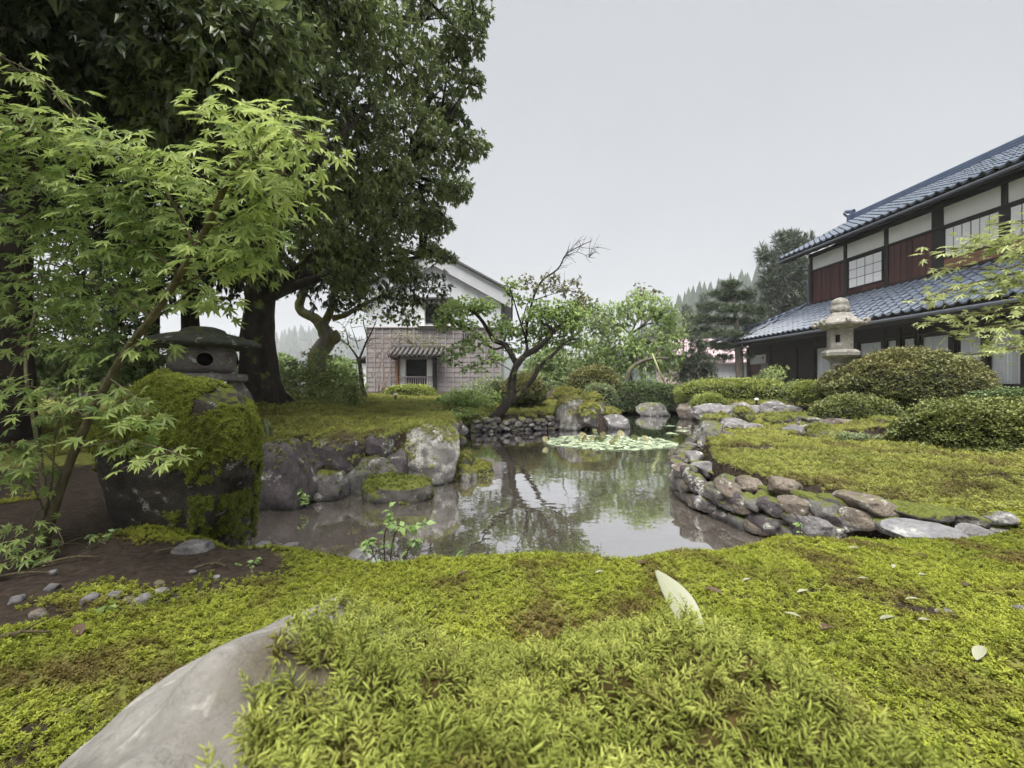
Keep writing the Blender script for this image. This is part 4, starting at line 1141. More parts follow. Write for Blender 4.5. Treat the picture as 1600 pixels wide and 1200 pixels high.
    # ---- ground floor
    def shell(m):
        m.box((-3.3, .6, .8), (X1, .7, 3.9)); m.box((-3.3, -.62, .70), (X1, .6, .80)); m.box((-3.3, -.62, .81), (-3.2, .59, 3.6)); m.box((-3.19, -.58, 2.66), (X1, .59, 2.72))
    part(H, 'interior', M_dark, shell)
    bx(H, 'foundation', M_conc, (-3.5, -1.35, .45), (X1, -.3, .695), .02)
    bx(H, 'lintel', M_darkwood, (-3.3, -.74, 2.52), (X1, -.60, 2.655)); bx(H, 'transom_panel', M_darkwood, (-3.3, -.70, 2.657), (X1, -.63, 3.62))
    bx(H, 'sill_beam', M_redwood, (-1.6, -.74, .70), (X1, -.625, .88))
    for x in (-3.3, -1.65, 0, .95, 1.95, 2.95, 3.98, 4.5, 5.08, 6.05, 6.85, 7.7, 8.6, 10.2, 11.9, 13.6):
        bx(H, 'post', M_darkwood, (x - .07, -.76, .695), (x + .07, -.60, 2.85))
    # far end: red-brown panel, white board
    for i in range(6):
        a = -3.23 + i * .252; bx(H, 'board', M_redwood, (a, -.70, .70), (a + .25, -.64, 2.5), .003)
    bx(H, 'white_board', M_plaster_b, (-3.1, -.735, 1.98), (-1.95, -.705, 2.42), .004)
    def emblem(m):
        m.tube([(-2.12 + .06 * math.cos(t), -.74, 2.26 + .06 * math.sin(t)) for t in np.linspace(0, 5.2, 12)], .014, 6); m.box((-2.145, -.748, 2.22), (-2.10, -.737, 2.27), 0, .003)
    part(H, 'emblem', M_black, emblem)
    bx(H, 'meter_cabinet', M_conc, (-2.2, -.80, 1.5), (-1.8, -.71, 2.0), .01)
    for i in range(3):
        a = -1.57 + i * .5; bx(H, 'shutter', M_darkwood, (a, -.69 - .02 * (i % 2), .885), (a + .49, -.64 - .02 * (i % 2), 2.515), .004)
    for i in range(2):
        a = .08 + i * .40; bx(H, 'shutter', M_darkwood, (a, -.69 - .02 * (i % 2), .885), (a + .39, -.64 - .02 * (i % 2), 2.515), .004)
    xs = [.95, 1.95, 2.95, 3.98, 4.5, 5.08, 6.05, 6.85, 7.7, 8.6]
    for i in range(len(xs) - 1):
        a, b = xs[i] + .07, xs[i + 1] - .07
        d_ = bx(H, 'sliding_door', M_darkwood, (a, -.68, .882), (b, -.65, 1.0), .004)
        def fr(m):
            m.box((a, -.68, 2.44), (b, -.65, 2.518), 0, .003); m.box((a, -.68, 1.0), (a + .04, -.65, 2.44), 0, .003); m.box((b - .04, -.68, 1.0), (b, -.65, 2.44), 0, .003)
        part(d_, 'frame', M_darkwood, fr)
        part(d_, 'pane', M_glass, lambda m: m.add([(a + .041, -.666, 1.001), (b - .041, -.666, 1.001), (b - .041, -.666, 2.439), (a + .041, -.666, 2.439)], None, [(0, 1, 2, 3)]))
    return H
house = main_house()
# curtains behind the glass doors (top-level: they hang inside)
def curtain(x0, x1, label, z0=.92, z1=2.48, y=-.61, folds=9):
    n = folds * 6; xs = np.linspace(x0, x1, n); r = np.random.default_rng(int(x0 * 100) + 5)
    ys = y + .028 * np.sin(np.linspace(0, folds * 2 * math.pi, n)) + .01 * r.normal(size=n)
    V = np.concatenate([np.stack([xs, ys, np.full(n, z)], 1) for z in (z0, 1.7, z1)]); j = np.arange(n - 1)
    V = np.concatenate([V, V + A(0, .006, 0)]); Q = np.concatenate([np.stack([k * n + j, k * n + j + 1, (k + 1) * n + j + 1, (k + 1) * n + j], 1) for k in (0, 1)] + [np.stack([3 * n + k * n + j, 3 * n + (k + 1) * n + j, 3 * n + (k + 1) * n + j + 1, 3 * n + k * n + j + 1], 1) for k in (0, 1)])
    Mh = rotz(house.rotation_euler[2]); V = V @ Mh.T + np.array(house.location)
    b = A((x0 + x1) / 2, y, z0) @ Mh.T + np.array(house.location)
    o = link_mesh('curtain', raw_mesh('curtain', V - b, None, Q, attrs={'tint': np.full(len(V), .5)}, smooth=True), M_curtain, None, b)
    tag(o, label, 'curtain', 'curtains behind the glass doors of the house')
curtain(1.02, 1.9, 'white curtain behind the glass door just left of the tall stone lantern')
curtain(2.98, 3.92, 'greyish curtain showing just right of the tall stone lantern')
curtain(4.05, 4.40, 'narrow white curtain, left one of the narrow pair above the azalea mound', folds=5)
curtain(4.60, 4.98, 'narrow white curtain, right one of the narrow pair above the azalea mound', folds=5)
curtain(5.18, 5.98, 'wide bright curtain above the right half of the azalea mound')
curtain(6.20, 6.76, 'dim curtain between the bright wide curtain and the corner doors', folds=6)
curtain(6.93, 7.62, 'tall white curtain with its hem showing beside the azalea mound')
curtain(7.78, 8.5, 'white curtain in the glass door at the edge of the frame')

def storehouse():
    K = empty('storehouse', (-4.0, 21.6, .55), 'white plastered storehouse with weathered board skirting and a tiled door canopy', 'storehouse')
    def wall(m):
        m.box((-3.42, .05, 0), (3.42, 9, 5.0))
        V = A((-3.42, .05, 5.0), (3.42, .05, 5.0), (0, .05, 7.0), (-3.42, 9, 5.0), (3.42, 9, 5.0), (0, 9, 7.0)).reshape(-1, 3)
        m.add(V, [(0, 1, 2), (3, 5, 4)], [(0, 2, 5, 3), (1, 4, 5, 2)])
    part(K, 'wall', M_plaster_b, wall)
    # roof: slab, white gap, thick grey plaster verge
    sl = 2.16 / 3.95
    def chev(m, z, th, hw, y0, y1):
        for s in (-1, 1):
            V = A((0, y0, z), (s * hw, y0, z - sl * hw), (s * hw, y0, z - sl * hw - th), (0, y0, z - th), (0, y1, z), (s * hw, y1, z - sl * hw), (s * hw, y1, z - sl * hw - th), (0, y1, z - th)).reshape(-1, 3)
            q = [(0, 1, 2, 3), (7, 6, 5, 4), (0, 4, 5, 1), (1, 5, 6, 2), (2, 6, 7, 3)]
            m.add(V, None, q if s < 0 else [x[::-1] for x in q])
    r = part(K, 'roof', M_greytile, lambda m: chev(m, 7.36, .10, 4.05, -.42, 9.6))
    part(r, 'gable_strip', M_plaster_b, lambda m: chev(m, 7.255, .26, 3.72, -.16, 9.3))
    part(r, 'verge_band', M_greyband, lambda m: chev(m, 6.99, .52, 3.95, -.24, 9.4))
    part(r, 'ridge_cap', M_greytile, lambda m: m.box((-.22, -.46, 7.30), (.22, 9.6, 7.62), 0, .04))
    # board skirting: rows of boards with battens over them
    dx0, dx1, dz = -1.78, .02, 1.72
    for k in range(13):
        z = .06 + k * .248
        for (a, b) in ([(-3.47, dx0), (dx1, 3.47)] if z < dz else [(-3.47, 0.0), (0.004, 3.47)]):
            o = bx(K, 'board', M_board, (a, -.01, z), (b, .045, z + .244), .004, rotx(-.07))
            o.data.attributes['tint'].data.foreach_set('value', [float(rng.uniform(.3, .7))] * len(o.data.vertices))
    for k in range(18):
        x = -3.42 + k * .4024
        z0 = dz + .6 if dx0 - .1 < x < dx1 + .1 else .02
        bx(K, 'batten', M_batten, (x - .022, -.065, z0), (x + .022, -.033, 3.30), .004)
    bx(K, 'drip_rail', M_batten, (-3.5, -.09, 3.30), (3.5, .05, 3.37), .01)
    # door with white jambs, dark opening, low railing
    dr = bx(K, 'door', M_dark, (dx0 + .38, -.02, .10), (dx1 - .36, .04, 1.70), .004)
    bx(dr, 'jamb', M_plaster, (dx0 + .05, -.12, .10), (dx0 + .375, .03, 1.72), .02); bx(dr, 'jamb', M_plaster, (dx1 - .355, -.12, .10), (dx1 - .05, .03, 1.72), .02)
    bx(dr, 'post', M_orange, (dx0 - .12, -.30, 0), (dx0 + .04, -.10, 1.78), .01); bx(dr, 'post', M_darkwood, (dx1 - .03, -.30, 0), (dx1 + .14, -.10, 1.78), .01)
    rl = bx(dr, 'railing', M_batten, (dx0 + .05, -.26, .78), (dx1 - .04, -.21, .84), .006)
    for k in range(15):
        x = dx0 + .10 + k * .112; bx(rl, 'baluster', M_batten, (x, -.25, .12), (x + .035, -.22, .78), .003)
    # tiled canopy over the door
    cn = part(K, 'canopy', M_darkwood, lambda m: slope_slab(m, dx0 - .28, dx1 + .5, -.95, 1.80, .0, 2.22, .06))
    for k in range(11):
        x = dx0 - .22 + k * .245
        part(cn, 'canopy_tile', M_greytile, lambda m: m.tube([(x, -1.0, 1.86), (x, -.5, 2.08), (x, .0, 2.30)], .085, 10), True)
    for k in range(10):
        x = dx0 - .10 + k * .245
        bx(cn, 'canopy_tile', M_greytile, (x - .09, -.96, 1.815), (x + .09, -.6, 1.845), .01)
    part(cn, 'ridge_cap', M_greytile, lambda m: m.box((dx0 - .35, -.16, 2.28), (dx1 + .56, -.02, 2.44), 0, .03))
    for x in (dx0 - .1, dx1 + .1): bx(cn, 'bracket', M_darkwood, (x - .05, -.85, 1.66), (x + .05, -.02, 1.78), .01)
    # upper window with its own board hood
    w = bx(K, 'window', M_dark, (-.42, -.02, 3.55), (.55, .045, 4.42), .004)
    bx(w, 'frame', M_plaster, (-.72, -.20, 3.42), (-.425, .04, 4.50), .02); bx(w, 'frame', M_plaster, (.555, -.20, 3.42), (.86, .04, 4.50), .02)
    bx(w, 'sill', M_plaster, (-.80, -.26, 3.385), (.94, .04, 3.418), .008); bx(w, 'hood', M_greytile, (-.85, -.55, 4.72), (1.0, .04, 4.84), .02, rotx(.18))
    bx(w, 'hood_bracket', M_batten, (-.75, -.40, 4.505), (.9, .04, 4.60), .01)
    w2 = bx(K, 'window', M_dark, (1.42, -.10, 2.72), (1.86, -.03, 3.02), .004)
    for k in range(4): bx(w2, 'bar', M_batten, (1.45 + k * .12, -.13, 2.72), (1.48 + k * .12, -.102, 3.02), .003)
    # lean-to on the left flank
    def lean(m):
        m.box((-4.35, 1.2, 0), (-3.48, 5, 1.55))
    part(K, 'lean_to', M_plaster, lean)
    part(K, 'lean_to_roof', M_greytile, lambda m: m.box((-4.75, .9, 1.75), (-3.45, 5.3, 1.87), 0, .02, roty(-.28)))
storehouse()

def far_house():
    K = empty('house', (13.2, 31.0, .7), 'small white and pink house half hidden beyond the pine', 'house')
    part(K, 'wall', M_plaster_b, lambda m: m.box((-.6, 0, 0), (6, 5, 2.1)))
    part(K, 'roof', M_pink, lambda m: m.add(A((-1.0, -.5, 1.9), (6.4, -.5, 1.9), (6.4, 2.6, 3.9), (-1.0, 2.6, 3.9), (-1.0, -.5, 1.8), (6.4, -.5, 1.8), (6.4, 2.6, 3.8), (-1, 2.6, 3.8)).reshape(-1, 3), None, [(0, 1, 2, 3), (7, 6, 5, 4), (0, 4, 5, 1), (1, 5, 6, 2), (2, 6, 7, 3), (3, 7, 4, 0)]))
    bx(K, 'annex', M_pink, (-2.2, -.6, 0), (.7, 1.2, 1.55)); bx(K, 'annex_roof', M_greytile, (-2.4, -.8, 1.56), (.9, 1.4, 1.66))
    bx(K, 'door', M_dark, (.0, -.64, 0), (.6, -.61, 1.0), 0); bx(K, 'upper_wall', M_greytile, (-2.4, 2.7, 1.7), (3, 7, 4.4))
    bx(K, 'shed_post', M_darkwood, (3.3, -.3, 0), (3.5, -.1, 2.2))
far_house()

# ------------------------------------------------------------------ stone lanterns
def barrel_with_hole(mb, prof, holes, n=110):
    """lathe with round openings cut through it: holes = [(angle, z, r)]"""
    prof = np.array(prof); zz = np.linspace(prof[0, 1], prof[-1, 1], 42); rr = np.interp(zz, prof[:, 1], prof[:, 0])
    a = np.arange(n) / n * 2 * math.pi
    V = np.stack([np.cos(a)[None] * rr[:, None], np.sin(a)[None] * rr[:, None], np.repeat(zz[:, None], n, 1)], -1).reshape(-1, 3)
    Q = []
    for i in range(41):
        for j in range(n):
            am = (j + .5) / n * 2 * math.pi; zm = (zz[i] + zz[i + 1]) / 2; rm = rr[i]
            if any(math.hypot(((am - h[0] + math.pi) % (2 * math.pi) - math.pi) * rm, zm - h[1]) < h[2] for h in holes): continue
            Q.append((i * n + j, i * n + (j + 1) % n, (i + 1) * n + (j + 1) % n, (i + 1) * n + j))
    return V, np.array(Q)
def low_lantern():
    b = A(-2.97, 4.07, .5); L = empty('stone_lantern', b, 'low broad-capped stone lantern with a round opening behind the mossy boulder', 'lantern')
    part(L, 'cap', M_lantern_moss, lambda m: m.lathe([(.0, .84), (.40, .845), (.475, .862), (.478, .885), (.42, .925), (.30, .965), (.19, .99), (.17, 1.02), (.10, 1.045), (.0, 1.05)], 48), True)
    hole = (math.radians(-52), .725, .066)
    V, Q = barrel_with_hole(None, [(.215, .60), (.262, .64), (.285, .72), (.272, .80), (.235, .86)], [hole, (math.radians(114), .725, .066), (math.radians(24), .725, .05), (math.radians(204), .725, .05)])
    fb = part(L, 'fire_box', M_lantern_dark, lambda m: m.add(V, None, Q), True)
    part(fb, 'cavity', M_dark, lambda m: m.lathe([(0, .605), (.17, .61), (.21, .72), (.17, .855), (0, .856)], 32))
    for h in (hole,):
        a = h[0]; c = A(math.cos(a) * .278, math.sin(a) * .278, h[1]); u = A(-math.sin(a), math.cos(a), 0)
        part(fb, 'rim', M_lantern_dark, lambda m: m.tube([c + (u * math.cos(t) + A(0, 0, 1) * math.sin(t)) * (h[2] + .004) - A(math.cos(a), math.sin(a), 0) * .02 * (math.cos(t) ** 2) for t in np.linspace(0, 2 * math.pi, 33)], .010, 8, cap=False), True)
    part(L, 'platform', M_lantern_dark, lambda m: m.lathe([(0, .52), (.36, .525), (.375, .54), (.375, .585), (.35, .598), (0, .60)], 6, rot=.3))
    for k in range(4):
        a = k * math.pi / 2 + .5
        pts = smooth_path([A(math.cos(a) * .2, math.sin(a) * .2, .52), A(math.cos(a) * .33, math.sin(a) * .33, .30), A(math.cos(a) * .36, math.sin(a) * .36, -.05)], 10)
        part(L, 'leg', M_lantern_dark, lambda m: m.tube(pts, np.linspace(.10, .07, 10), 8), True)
low_lantern()
def tall_lantern():
    b = A(6.83, 8.8, .45); s = 8.8 / F
    def z(py): return EYE + (600 - py) * s - b[2]
    L = empty('stone_lantern', b, 'tall weathered stone lantern with curled cap corners before the house', 'lantern')
    part(L, 'finial', M_lantern, lambda m: m.lathe([(.0, z(489)), (.15, z(489)), (.17, z(486)), (.165, z(479)), (.14, z(478)), (.16, z(475)), (.13, z(469)), (.06, z(466)), (0, z(464.5))], 20), True)
    cap = part(L, 'cap', M_lantern, lambda m: m.lathe([(.0, z(515)), (.30, z(514)), (.41, z(509)), (.42, z(506)), (.34, z(502)), (.24, z(496)), (.17, z(489)), (0, z(488.5))], 6, rot=.18))
    for k in range(6):
        a = k * math.pi / 3 + .18; d = A(math.cos(a), math.sin(a), 0)
        t = np.linspace(0, 4.6, 16)
        pts = [d * (.41 + .065 * math.sin(x) * (1 - x / 9)) + A(0, 0, z(508) + .065 * (1 - math.cos(x)) * (1 - x / 9)) for x in t]
        part(cap, 'curled_corner', M_lantern, lambda m: m.tube(pts, np.linspace(.045, .028, 16), 8), True)
    def fire(m):
        m.lathe([(0, z(546)), (.225, z(546)), (.225, z(541.2))], 6, rot=.18); m.lathe([(.225, z(519)), (.225, z(514)), (0, z(514))], 6, rot=.18)
        for k in range(6):
            a0, a1 = k * math.pi / 3 + .18, (k + 1) * math.pi / 3 + .18
            p0, p1 = A(math.cos(a0), math.sin(a0), 0) * .225, A(math.cos(a1), math.sin(a1), 0) * .225
            spl = [(0, .30), (.70, 1.0)] if k % 2 == 1 else [(0, 1.0)]
            for (u, v) in spl:
                q0, q1 = p0 + (p1 - p0) * u, p0 + (p1 - p0) * v; inn = .80
                V = [q0 + A(0, 0, z(541.2)), q1 + A(0, 0, z(541.2)), q1 + A(0, 0, z(519)), q0 + A(0, 0, z(519)), q0 * inn + A(0, 0, z(541.2)), q1 * inn + A(0, 0, z(541.2)), q1 * inn + A(0, 0, z(519)), q0 * inn + A(0, 0, z(519))]
                m.add(V, None, [(0, 1, 2, 3), (7, 6, 5, 4), (0, 3, 7, 4), (1, 5, 6, 2), (3, 2, 6, 7), (0, 4, 5, 1)])
            if k % 2 == 1:
                for za, zb in ((541.2, 536), (524, 519)):
                    q0, q1 = p0 + (p1 - p0) * .30, p0 + (p1 - p0) * .70
                    V = [q0 + A(0, 0, z(za)), q1 + A(0, 0, z(za)), q1 + A(0, 0, z(zb)), q0 + A(0, 0, z(zb)), q0 * .8 + A(0, 0, z(za)), q1 * .8 + A(0, 0, z(za)), q1 * .8 + A(0, 0, z(zb)), q0 * .8 + A(0, 0, z(zb))]
                    m.add(V, None, [(0, 1, 2, 3), (7, 6, 5, 4), (3, 2, 6, 7), (0, 4, 5, 1)])
    fb = part(L, 'fire_box', M_lantern, fire)
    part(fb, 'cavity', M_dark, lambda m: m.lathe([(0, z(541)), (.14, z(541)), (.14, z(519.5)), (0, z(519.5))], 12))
    part(L, 'platform', M_lantern, lambda m: m.lathe([(0, z(568)), (.15, z(568)), (.20, z(563)), (.28, z(559)), (.335, z(556)), (.34, z(551)), (.30, z(548)), (.25, z(546.3)), (0, z(546))], 6, rot=.18))
    part(L, 'shaft', M_lantern, lambda m: m.lathe([(.20, -.1), (.20, .12), (.155, .18), (.15, .55), (.165, .58), (.165, .62), (.15, .65), (.15, z(573)), (.17, z(568))], 20), True)
    part(L, 'base', M_lantern, lambda m: m.lathe([(0, -.15), (.42, -.15), (.42, .0), (.36, .06), (.22, .10), (0, .10)], 6, rot=.18))
tall_lantern()
# ------------------------------------------------------------------ trees
def leaf_shape(kind):
    return {'oak': leaf4(.17, .22, .05), 'broad': leaf2(.32, .18), 'maple': maple_leaf(), 'narrow': leaf2(.14, .2), 'needle': leaf2(.045, .06)}[kind]
def limb(mb, pts, r0, r1, n=9, m=14, rough=.10, seed=0, mat=0, flare=0.0):
    p = smooth_path(pts, m); t = np.linspace(0, 1, m); r = r0 + (r1 - r0) * t ** .8
    if flare: r = r * (1 + flare * np.exp(-t * 9))
    mb.tube(p, r, n, mat, True, rough, seed)
    return p
def ellipsoid_shoots(c, rad, n, r, shell=.55, lower=.25):
    """shoot positions and outward directions through a leaf clump"""
    d = rand_unit(n, r); d[:, 2] = np.where(d[:, 2] < 0, d[:, 2] * (lower + (1 - lower) * r.random(n)), d[:, 2]); d = unit(d)
    q = shell + (1 - shell) * r.random(n) ** .6
    wob = 1 + .22 * fbm(d * 2.2 + c, 2, 5)
    return np.asarray(c) + d * np.asarray(rad) * (q * wob)[:, None], unit(d * .8 + .5 * rand_unit(n, r))
class Tree:
    def __init__(s, name, label, cat, base, bark, leafm, group=None, seed=0):
        s.root = empty(name, base, label, cat, group); s.wood, s.leaf = MB(), MB(); s.bark, s.leafm = bark, leafm
        s.r = np.random.default_rng(seed); s.paths = []; s.seed = seed
    def limb(s, pts, r0, r1, **k):
        p = limb(s.wood, pts, r0, r1, seed=s.seed + len(s.paths), **k); s.paths.append(p); return p
    def anchor(s, c, below=True):
        P_ = np.concatenate([p[len(p) // 4:] for p in s.paths]); d = np.linalg.norm(P_ - c, axis=1) + (.6 * np.clip(P_[:, 2] - c[2], 0, 9) if below else 0)
        return P_[np.argmin(d)]
    def branch_to(s, c, r0=.03, sag=.15, n=6, m=9):
        a = s.anchor(np.asarray(c)); L = np.linalg.norm(c - a)
        if L < .05: return
        mid = (a + c) / 2 + s.r.normal(size=3) * L * .10 + A(0, 0, L * sag)
        s.wood.tube(smooth_path([a, mid, c], m), np.linspace(r0, r0 * .25, m), n, 0, True)
    def clump(s, c, rad, n, k, tpl, size, tint=.5, br=.03, mat=0, shell=.5, tw=0, **kw):
        c = np.asarray(c, float); rad = np.broadcast_to(np.asarray(rad, float), (3,))
        if br: s.branch_to(c, br)
        S, D = ellipsoid_shoots(c, rad, n, s.r, shell)
        tb = np.clip(tint + .22 * s.r.normal(size=n), 0, 1)
        leaves_on_shoots(s.leaf, S, D, k, tpl, size, tint_base=tb, mat=mat, r=s.r, **kw)
        for i in range(min(tw, n)):
            s.wood.tube(smooth_path([c + (S[i] - c) * .1, (c + S[i]) / 2 + .06 * s.r.normal(size=3), S[i]], 5), np.linspace(br * .3 + .003, .002, 5), 4, 0, False)
    def done(s, crown='crown', trunk='trunk'):
        s.wood.build(trunk, s.bark, s.root, True)
        if s.leaf.n: s.leaf.build(crown, s.leafm, s.root)
        return s.root

# ---------- the great evergreen
def big_tree():
    b = A(-3.72, 6.2, .62)
    t = Tree('evergreen_tree', 'massive dark evergreen tree whose leafy crown fills the upper left', 'tree', b, M_bark, [M_leaf_oak, M_leaf_oak2], None, 21)
    O = leaf_shape('oak')
    t.limb([b + A(0, 0, -.15), b + A(.02, 0, .6), b + A(.0, 0, 1.4), b + A(.08, .05, 2.3), b + A(.2, .2, 3.6), b + A(.3, .3, 6)], .25, .14, n=16, m=26, rough=.14, flare=.9)
    # root flare
    for k in range(7):
        a = k * .9 + .3; d = A(math.cos(a), math.sin(a), 0)
        t.wood.tube(smooth_path([b + d * .15 + A(0, 0, .35), b + d * .42 + A(0, 0, .05), b + d * .85 + A(0, 0, -.12)], 9), np.linspace(.15, .05, 9), 9, 0, True, .1, k)
    tp = b + A(.08, .05, 2.3)
    t.limb([b + A(0, 0, 1.5), P(470, 420, 6.0), P(560, 330, 6.4), P(640, 250, 6.8)], .09, .03)
    t.limb([b + A(0, 0, 1.9), P(430, 360, 5.2), P(500, 250, 4.6), P(590, 150, 5.4)], .08, .02)
    t.limb([b + A(0, 0, 2.0), P(330, 330, 5.0), P(280, 200, 4.0), P(290, 90, 3.6)], .09, .02)
    t.limb([tp, P(420, 240, 5.4), P(470, 100, 5.0), P(540, -40, 5.4)], .08, .03)
    t.limb([tp, P(300, 260, 6.5), P(150, 150, 6.0), P(30, 60, 5.4)], .14, .06)
    t.limb([b + A(0, 0, 1.6), P(480, 440, 7.0), P(560, 420, 7.6), P(660, 400, 8.0)], .10, .03)
    # outer right-hand sprays (px, py, depth, radius, shoots)
    R = [(662, 30, 6.6, .75, 260), (617, 90, 6.2, .8, 300), (677, 150, 7.0, .6, 240), (630, 200, 6.4, .75, 300), (690, 235, 7.2, .62, 260), (652, 290, 6.9, .7, 280), (602, 330, 6.6, .65, 260), (562, 250, 5.9, .8, 300),
         (545, 170, 5.4, .75, 260), (562, 60, 5.6, .8, 280), (525, 30, 5.0, .7, 240), (602, -40, 6.2, .9, 260), (545, 300, 5.8, .7, 260), (505, 380, 6.2, .6, 230), (552, 400, 6.8, .6, 260), (602, 395, 7.6, .5, 220), (632, 425, 8.2, .42, 150), (545, 440, 7.4, .45, 170),
         (465, 330, 5.0, .65, 220), (455, 230, 4.7, .65, 220), (465, 130, 4.6, .7, 220), (425, 60, 4.2, .6, 200), (485, -30, 4.6, .8, 200), (415, 420, 5.8, .45, 150), (662, 345, 7.4, .4, 130), (702, 90, 7.2, .4, 140), (707, 190, 7.4, .35, 110)]
    R += [(738, 228, 7.3, .36, 130), (728, 60, 7.0, .42, 150), (712, 296, 7.1, .36, 120), (684, 352, 7.5, .34, 110), (672, 392, 7.9, .30, 90), (700, 404, 8.2, .22, 50), (735, 130, 7.2, .30, 90), (742, 20, 7.0, .32, 90)]
    for i, (px, py, d, rr, n) in enumerate(R):
        cl = (.62, .8, .45, .9, .55, .7)[i % 6]
        t.clump(P(px, py, d), A(rr, rr, rr * .72) * .86, int(n * 1.75), 7, O, .078, cl, .05, 0, .35, 10, spread=.85, droop=.45, up=.7)
    # nearer overhead boughs and the left mass, its shade put into darker leaf colour
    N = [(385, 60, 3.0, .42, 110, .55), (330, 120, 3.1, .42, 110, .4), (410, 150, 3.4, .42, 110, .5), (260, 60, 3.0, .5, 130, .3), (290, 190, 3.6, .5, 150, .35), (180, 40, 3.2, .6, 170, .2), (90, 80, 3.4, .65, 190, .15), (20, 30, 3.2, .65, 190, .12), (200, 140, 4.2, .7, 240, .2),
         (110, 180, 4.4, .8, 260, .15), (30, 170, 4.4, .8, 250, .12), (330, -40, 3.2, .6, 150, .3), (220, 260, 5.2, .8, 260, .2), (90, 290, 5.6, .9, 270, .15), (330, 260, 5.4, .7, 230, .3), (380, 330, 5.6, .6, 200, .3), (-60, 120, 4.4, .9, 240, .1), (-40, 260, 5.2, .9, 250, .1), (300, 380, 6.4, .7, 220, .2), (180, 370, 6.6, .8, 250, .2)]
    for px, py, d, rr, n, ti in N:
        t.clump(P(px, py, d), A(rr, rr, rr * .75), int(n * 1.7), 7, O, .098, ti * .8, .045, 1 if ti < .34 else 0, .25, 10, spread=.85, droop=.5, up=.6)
    # canopy added above the frame and behind, to shade the left of the garden
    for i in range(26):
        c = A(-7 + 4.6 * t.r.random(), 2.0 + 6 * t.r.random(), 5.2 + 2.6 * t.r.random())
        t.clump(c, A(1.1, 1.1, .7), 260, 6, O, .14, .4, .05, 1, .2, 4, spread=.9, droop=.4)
    for i in range(24):       # extra boughs added above and behind the camera's left for shade
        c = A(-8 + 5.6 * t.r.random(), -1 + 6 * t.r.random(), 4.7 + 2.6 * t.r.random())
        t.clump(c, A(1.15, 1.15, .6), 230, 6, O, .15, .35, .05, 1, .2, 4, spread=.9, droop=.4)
    for i in range(16):       # more unseen boughs added farther back, to shade the left
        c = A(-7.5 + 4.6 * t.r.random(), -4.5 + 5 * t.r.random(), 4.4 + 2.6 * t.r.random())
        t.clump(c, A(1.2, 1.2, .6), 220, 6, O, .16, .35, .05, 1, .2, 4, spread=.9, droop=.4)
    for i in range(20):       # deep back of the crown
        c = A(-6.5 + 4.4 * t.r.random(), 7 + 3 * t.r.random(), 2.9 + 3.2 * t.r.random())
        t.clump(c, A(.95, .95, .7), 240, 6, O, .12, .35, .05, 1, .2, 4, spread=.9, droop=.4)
    t.done()
big_tree()

def dark_tree(px, py, d, r0, label, lean, h, seed, clumps):
    b = P(px, py, d); b[2] = float(ground_h(A(b[0]), A(b[1]))[0]) - .08
    t = Tree('evergreen_tree', label, 'tree', b, M_bark, M_leaf_oak2, None, seed)
    t.limb([b, b + A(lean * .3, 0, h * .3), b + A(lean * .6, .05, h * .65), b + A(lean, .1, h)], r0, r0 * .5, n=12, m=18, rough=.12, flare=.5)
    for c in clumps: t.clump(b + A(*c[:3]), A(c[3], c[3], c[3] * .7), c[4], 6, leaf_shape('oak'), .14, .3, .05, 0, .2, 8, spread=.9, droop=.4)
    t.done()
dark_tree(300, 620, 6.9, .17, 'dark trunk rising straight behind the cap of the low stone lantern', -.1, 3.2, 31, [(0, 0, 3.2, 1.0, 240), (-.7, .3, 2.6, .8, 200), (.5, .5, 2.5, .6, 150)])
dark_tree(232, 620, 7.4, .15, 'slimmer dark trunk left of the low stone lantern', .12, 3.2, 32, [(0, 0, 3.2, 1.0, 240), (-.8, .2, 2.4, .8, 180)])
dark_tree(12, 640, 3.6, .16, 'thick black trunk cut by the left edge of the frame', .10, 3.6, 33, [(0, 0, 3.4, 1.0, 240), (-.5, .5, 2.6, .8, 180)])

# ---------- leafy undergrowth behind the maple on the left
def bush(name, label, cat, blobs, leafm, tpl, size, k=5, seed=0, dens=1.0, group=None, stemr=.02, tint=.5, bark=None, **kw):
    """loose shrub: blobs (px, py, depth, rx, ry(px), n)"""
    c0 = P(*blobs[0][:3]); z = float(ground_h(A(c0[0]), A(c0[1]))[0])
    t = Tree(name, label, cat, A(c0[0], c0[1], z), bark or M_twig, leafm, group, seed)
    for px, py, d, rx, ry, n in blobs:
        c = P(px, py, d); rx_, ry_ = rx / F * d, ry / F * d
        g = A(c0[0] + (c[0] - c0[0]) * .4, c0[1] + (c[1] - c0[1]) * .4, z - .03)
        t.limb([g, (g + c) / 2 + .05 * t.r.normal(size=3), c], stemr, stemr * .4, n=6, m=8)
        t.clump(c, A(rx_, rx_, ry_), int(n * dens), k, tpl, size, tint, 0, 0, .25, 14, **{**dict(spread=.9, droop=.1, up=.6), **kw})
    return t.done('foliage', 'stems')
BR, NW, OK_, MP, ND = leaf_shape('broad'), leaf_shape('narrow'), leaf_shape('oak'), leaf_shape('maple'), leaf_shape('needle')
bush('undergrowth_bush', 'dark leafy bush filling the gap behind the maple stem', 'bush', [(150, 540, 5.0, 60, 60, 260), (90, 480, 5.6, 70, 70, 260), (190, 460, 6.0, 60, 60, 230), (120, 590, 4.4, 60, 40, 220), (230, 580, 5.2, 40, 50, 200)], M_leaf_mid, OK_, .09, 5, 41)
bush('undergrowth_bush', 'shadowy bush behind the low stone lantern', 'bush', [(215, 560, 5.6, 45, 55, 240), (180, 500, 6.2, 50, 50, 220), (265, 610, 5.2, 40, 40, 160)], M_leaf_oak2, OK_, .09, 5, 42)
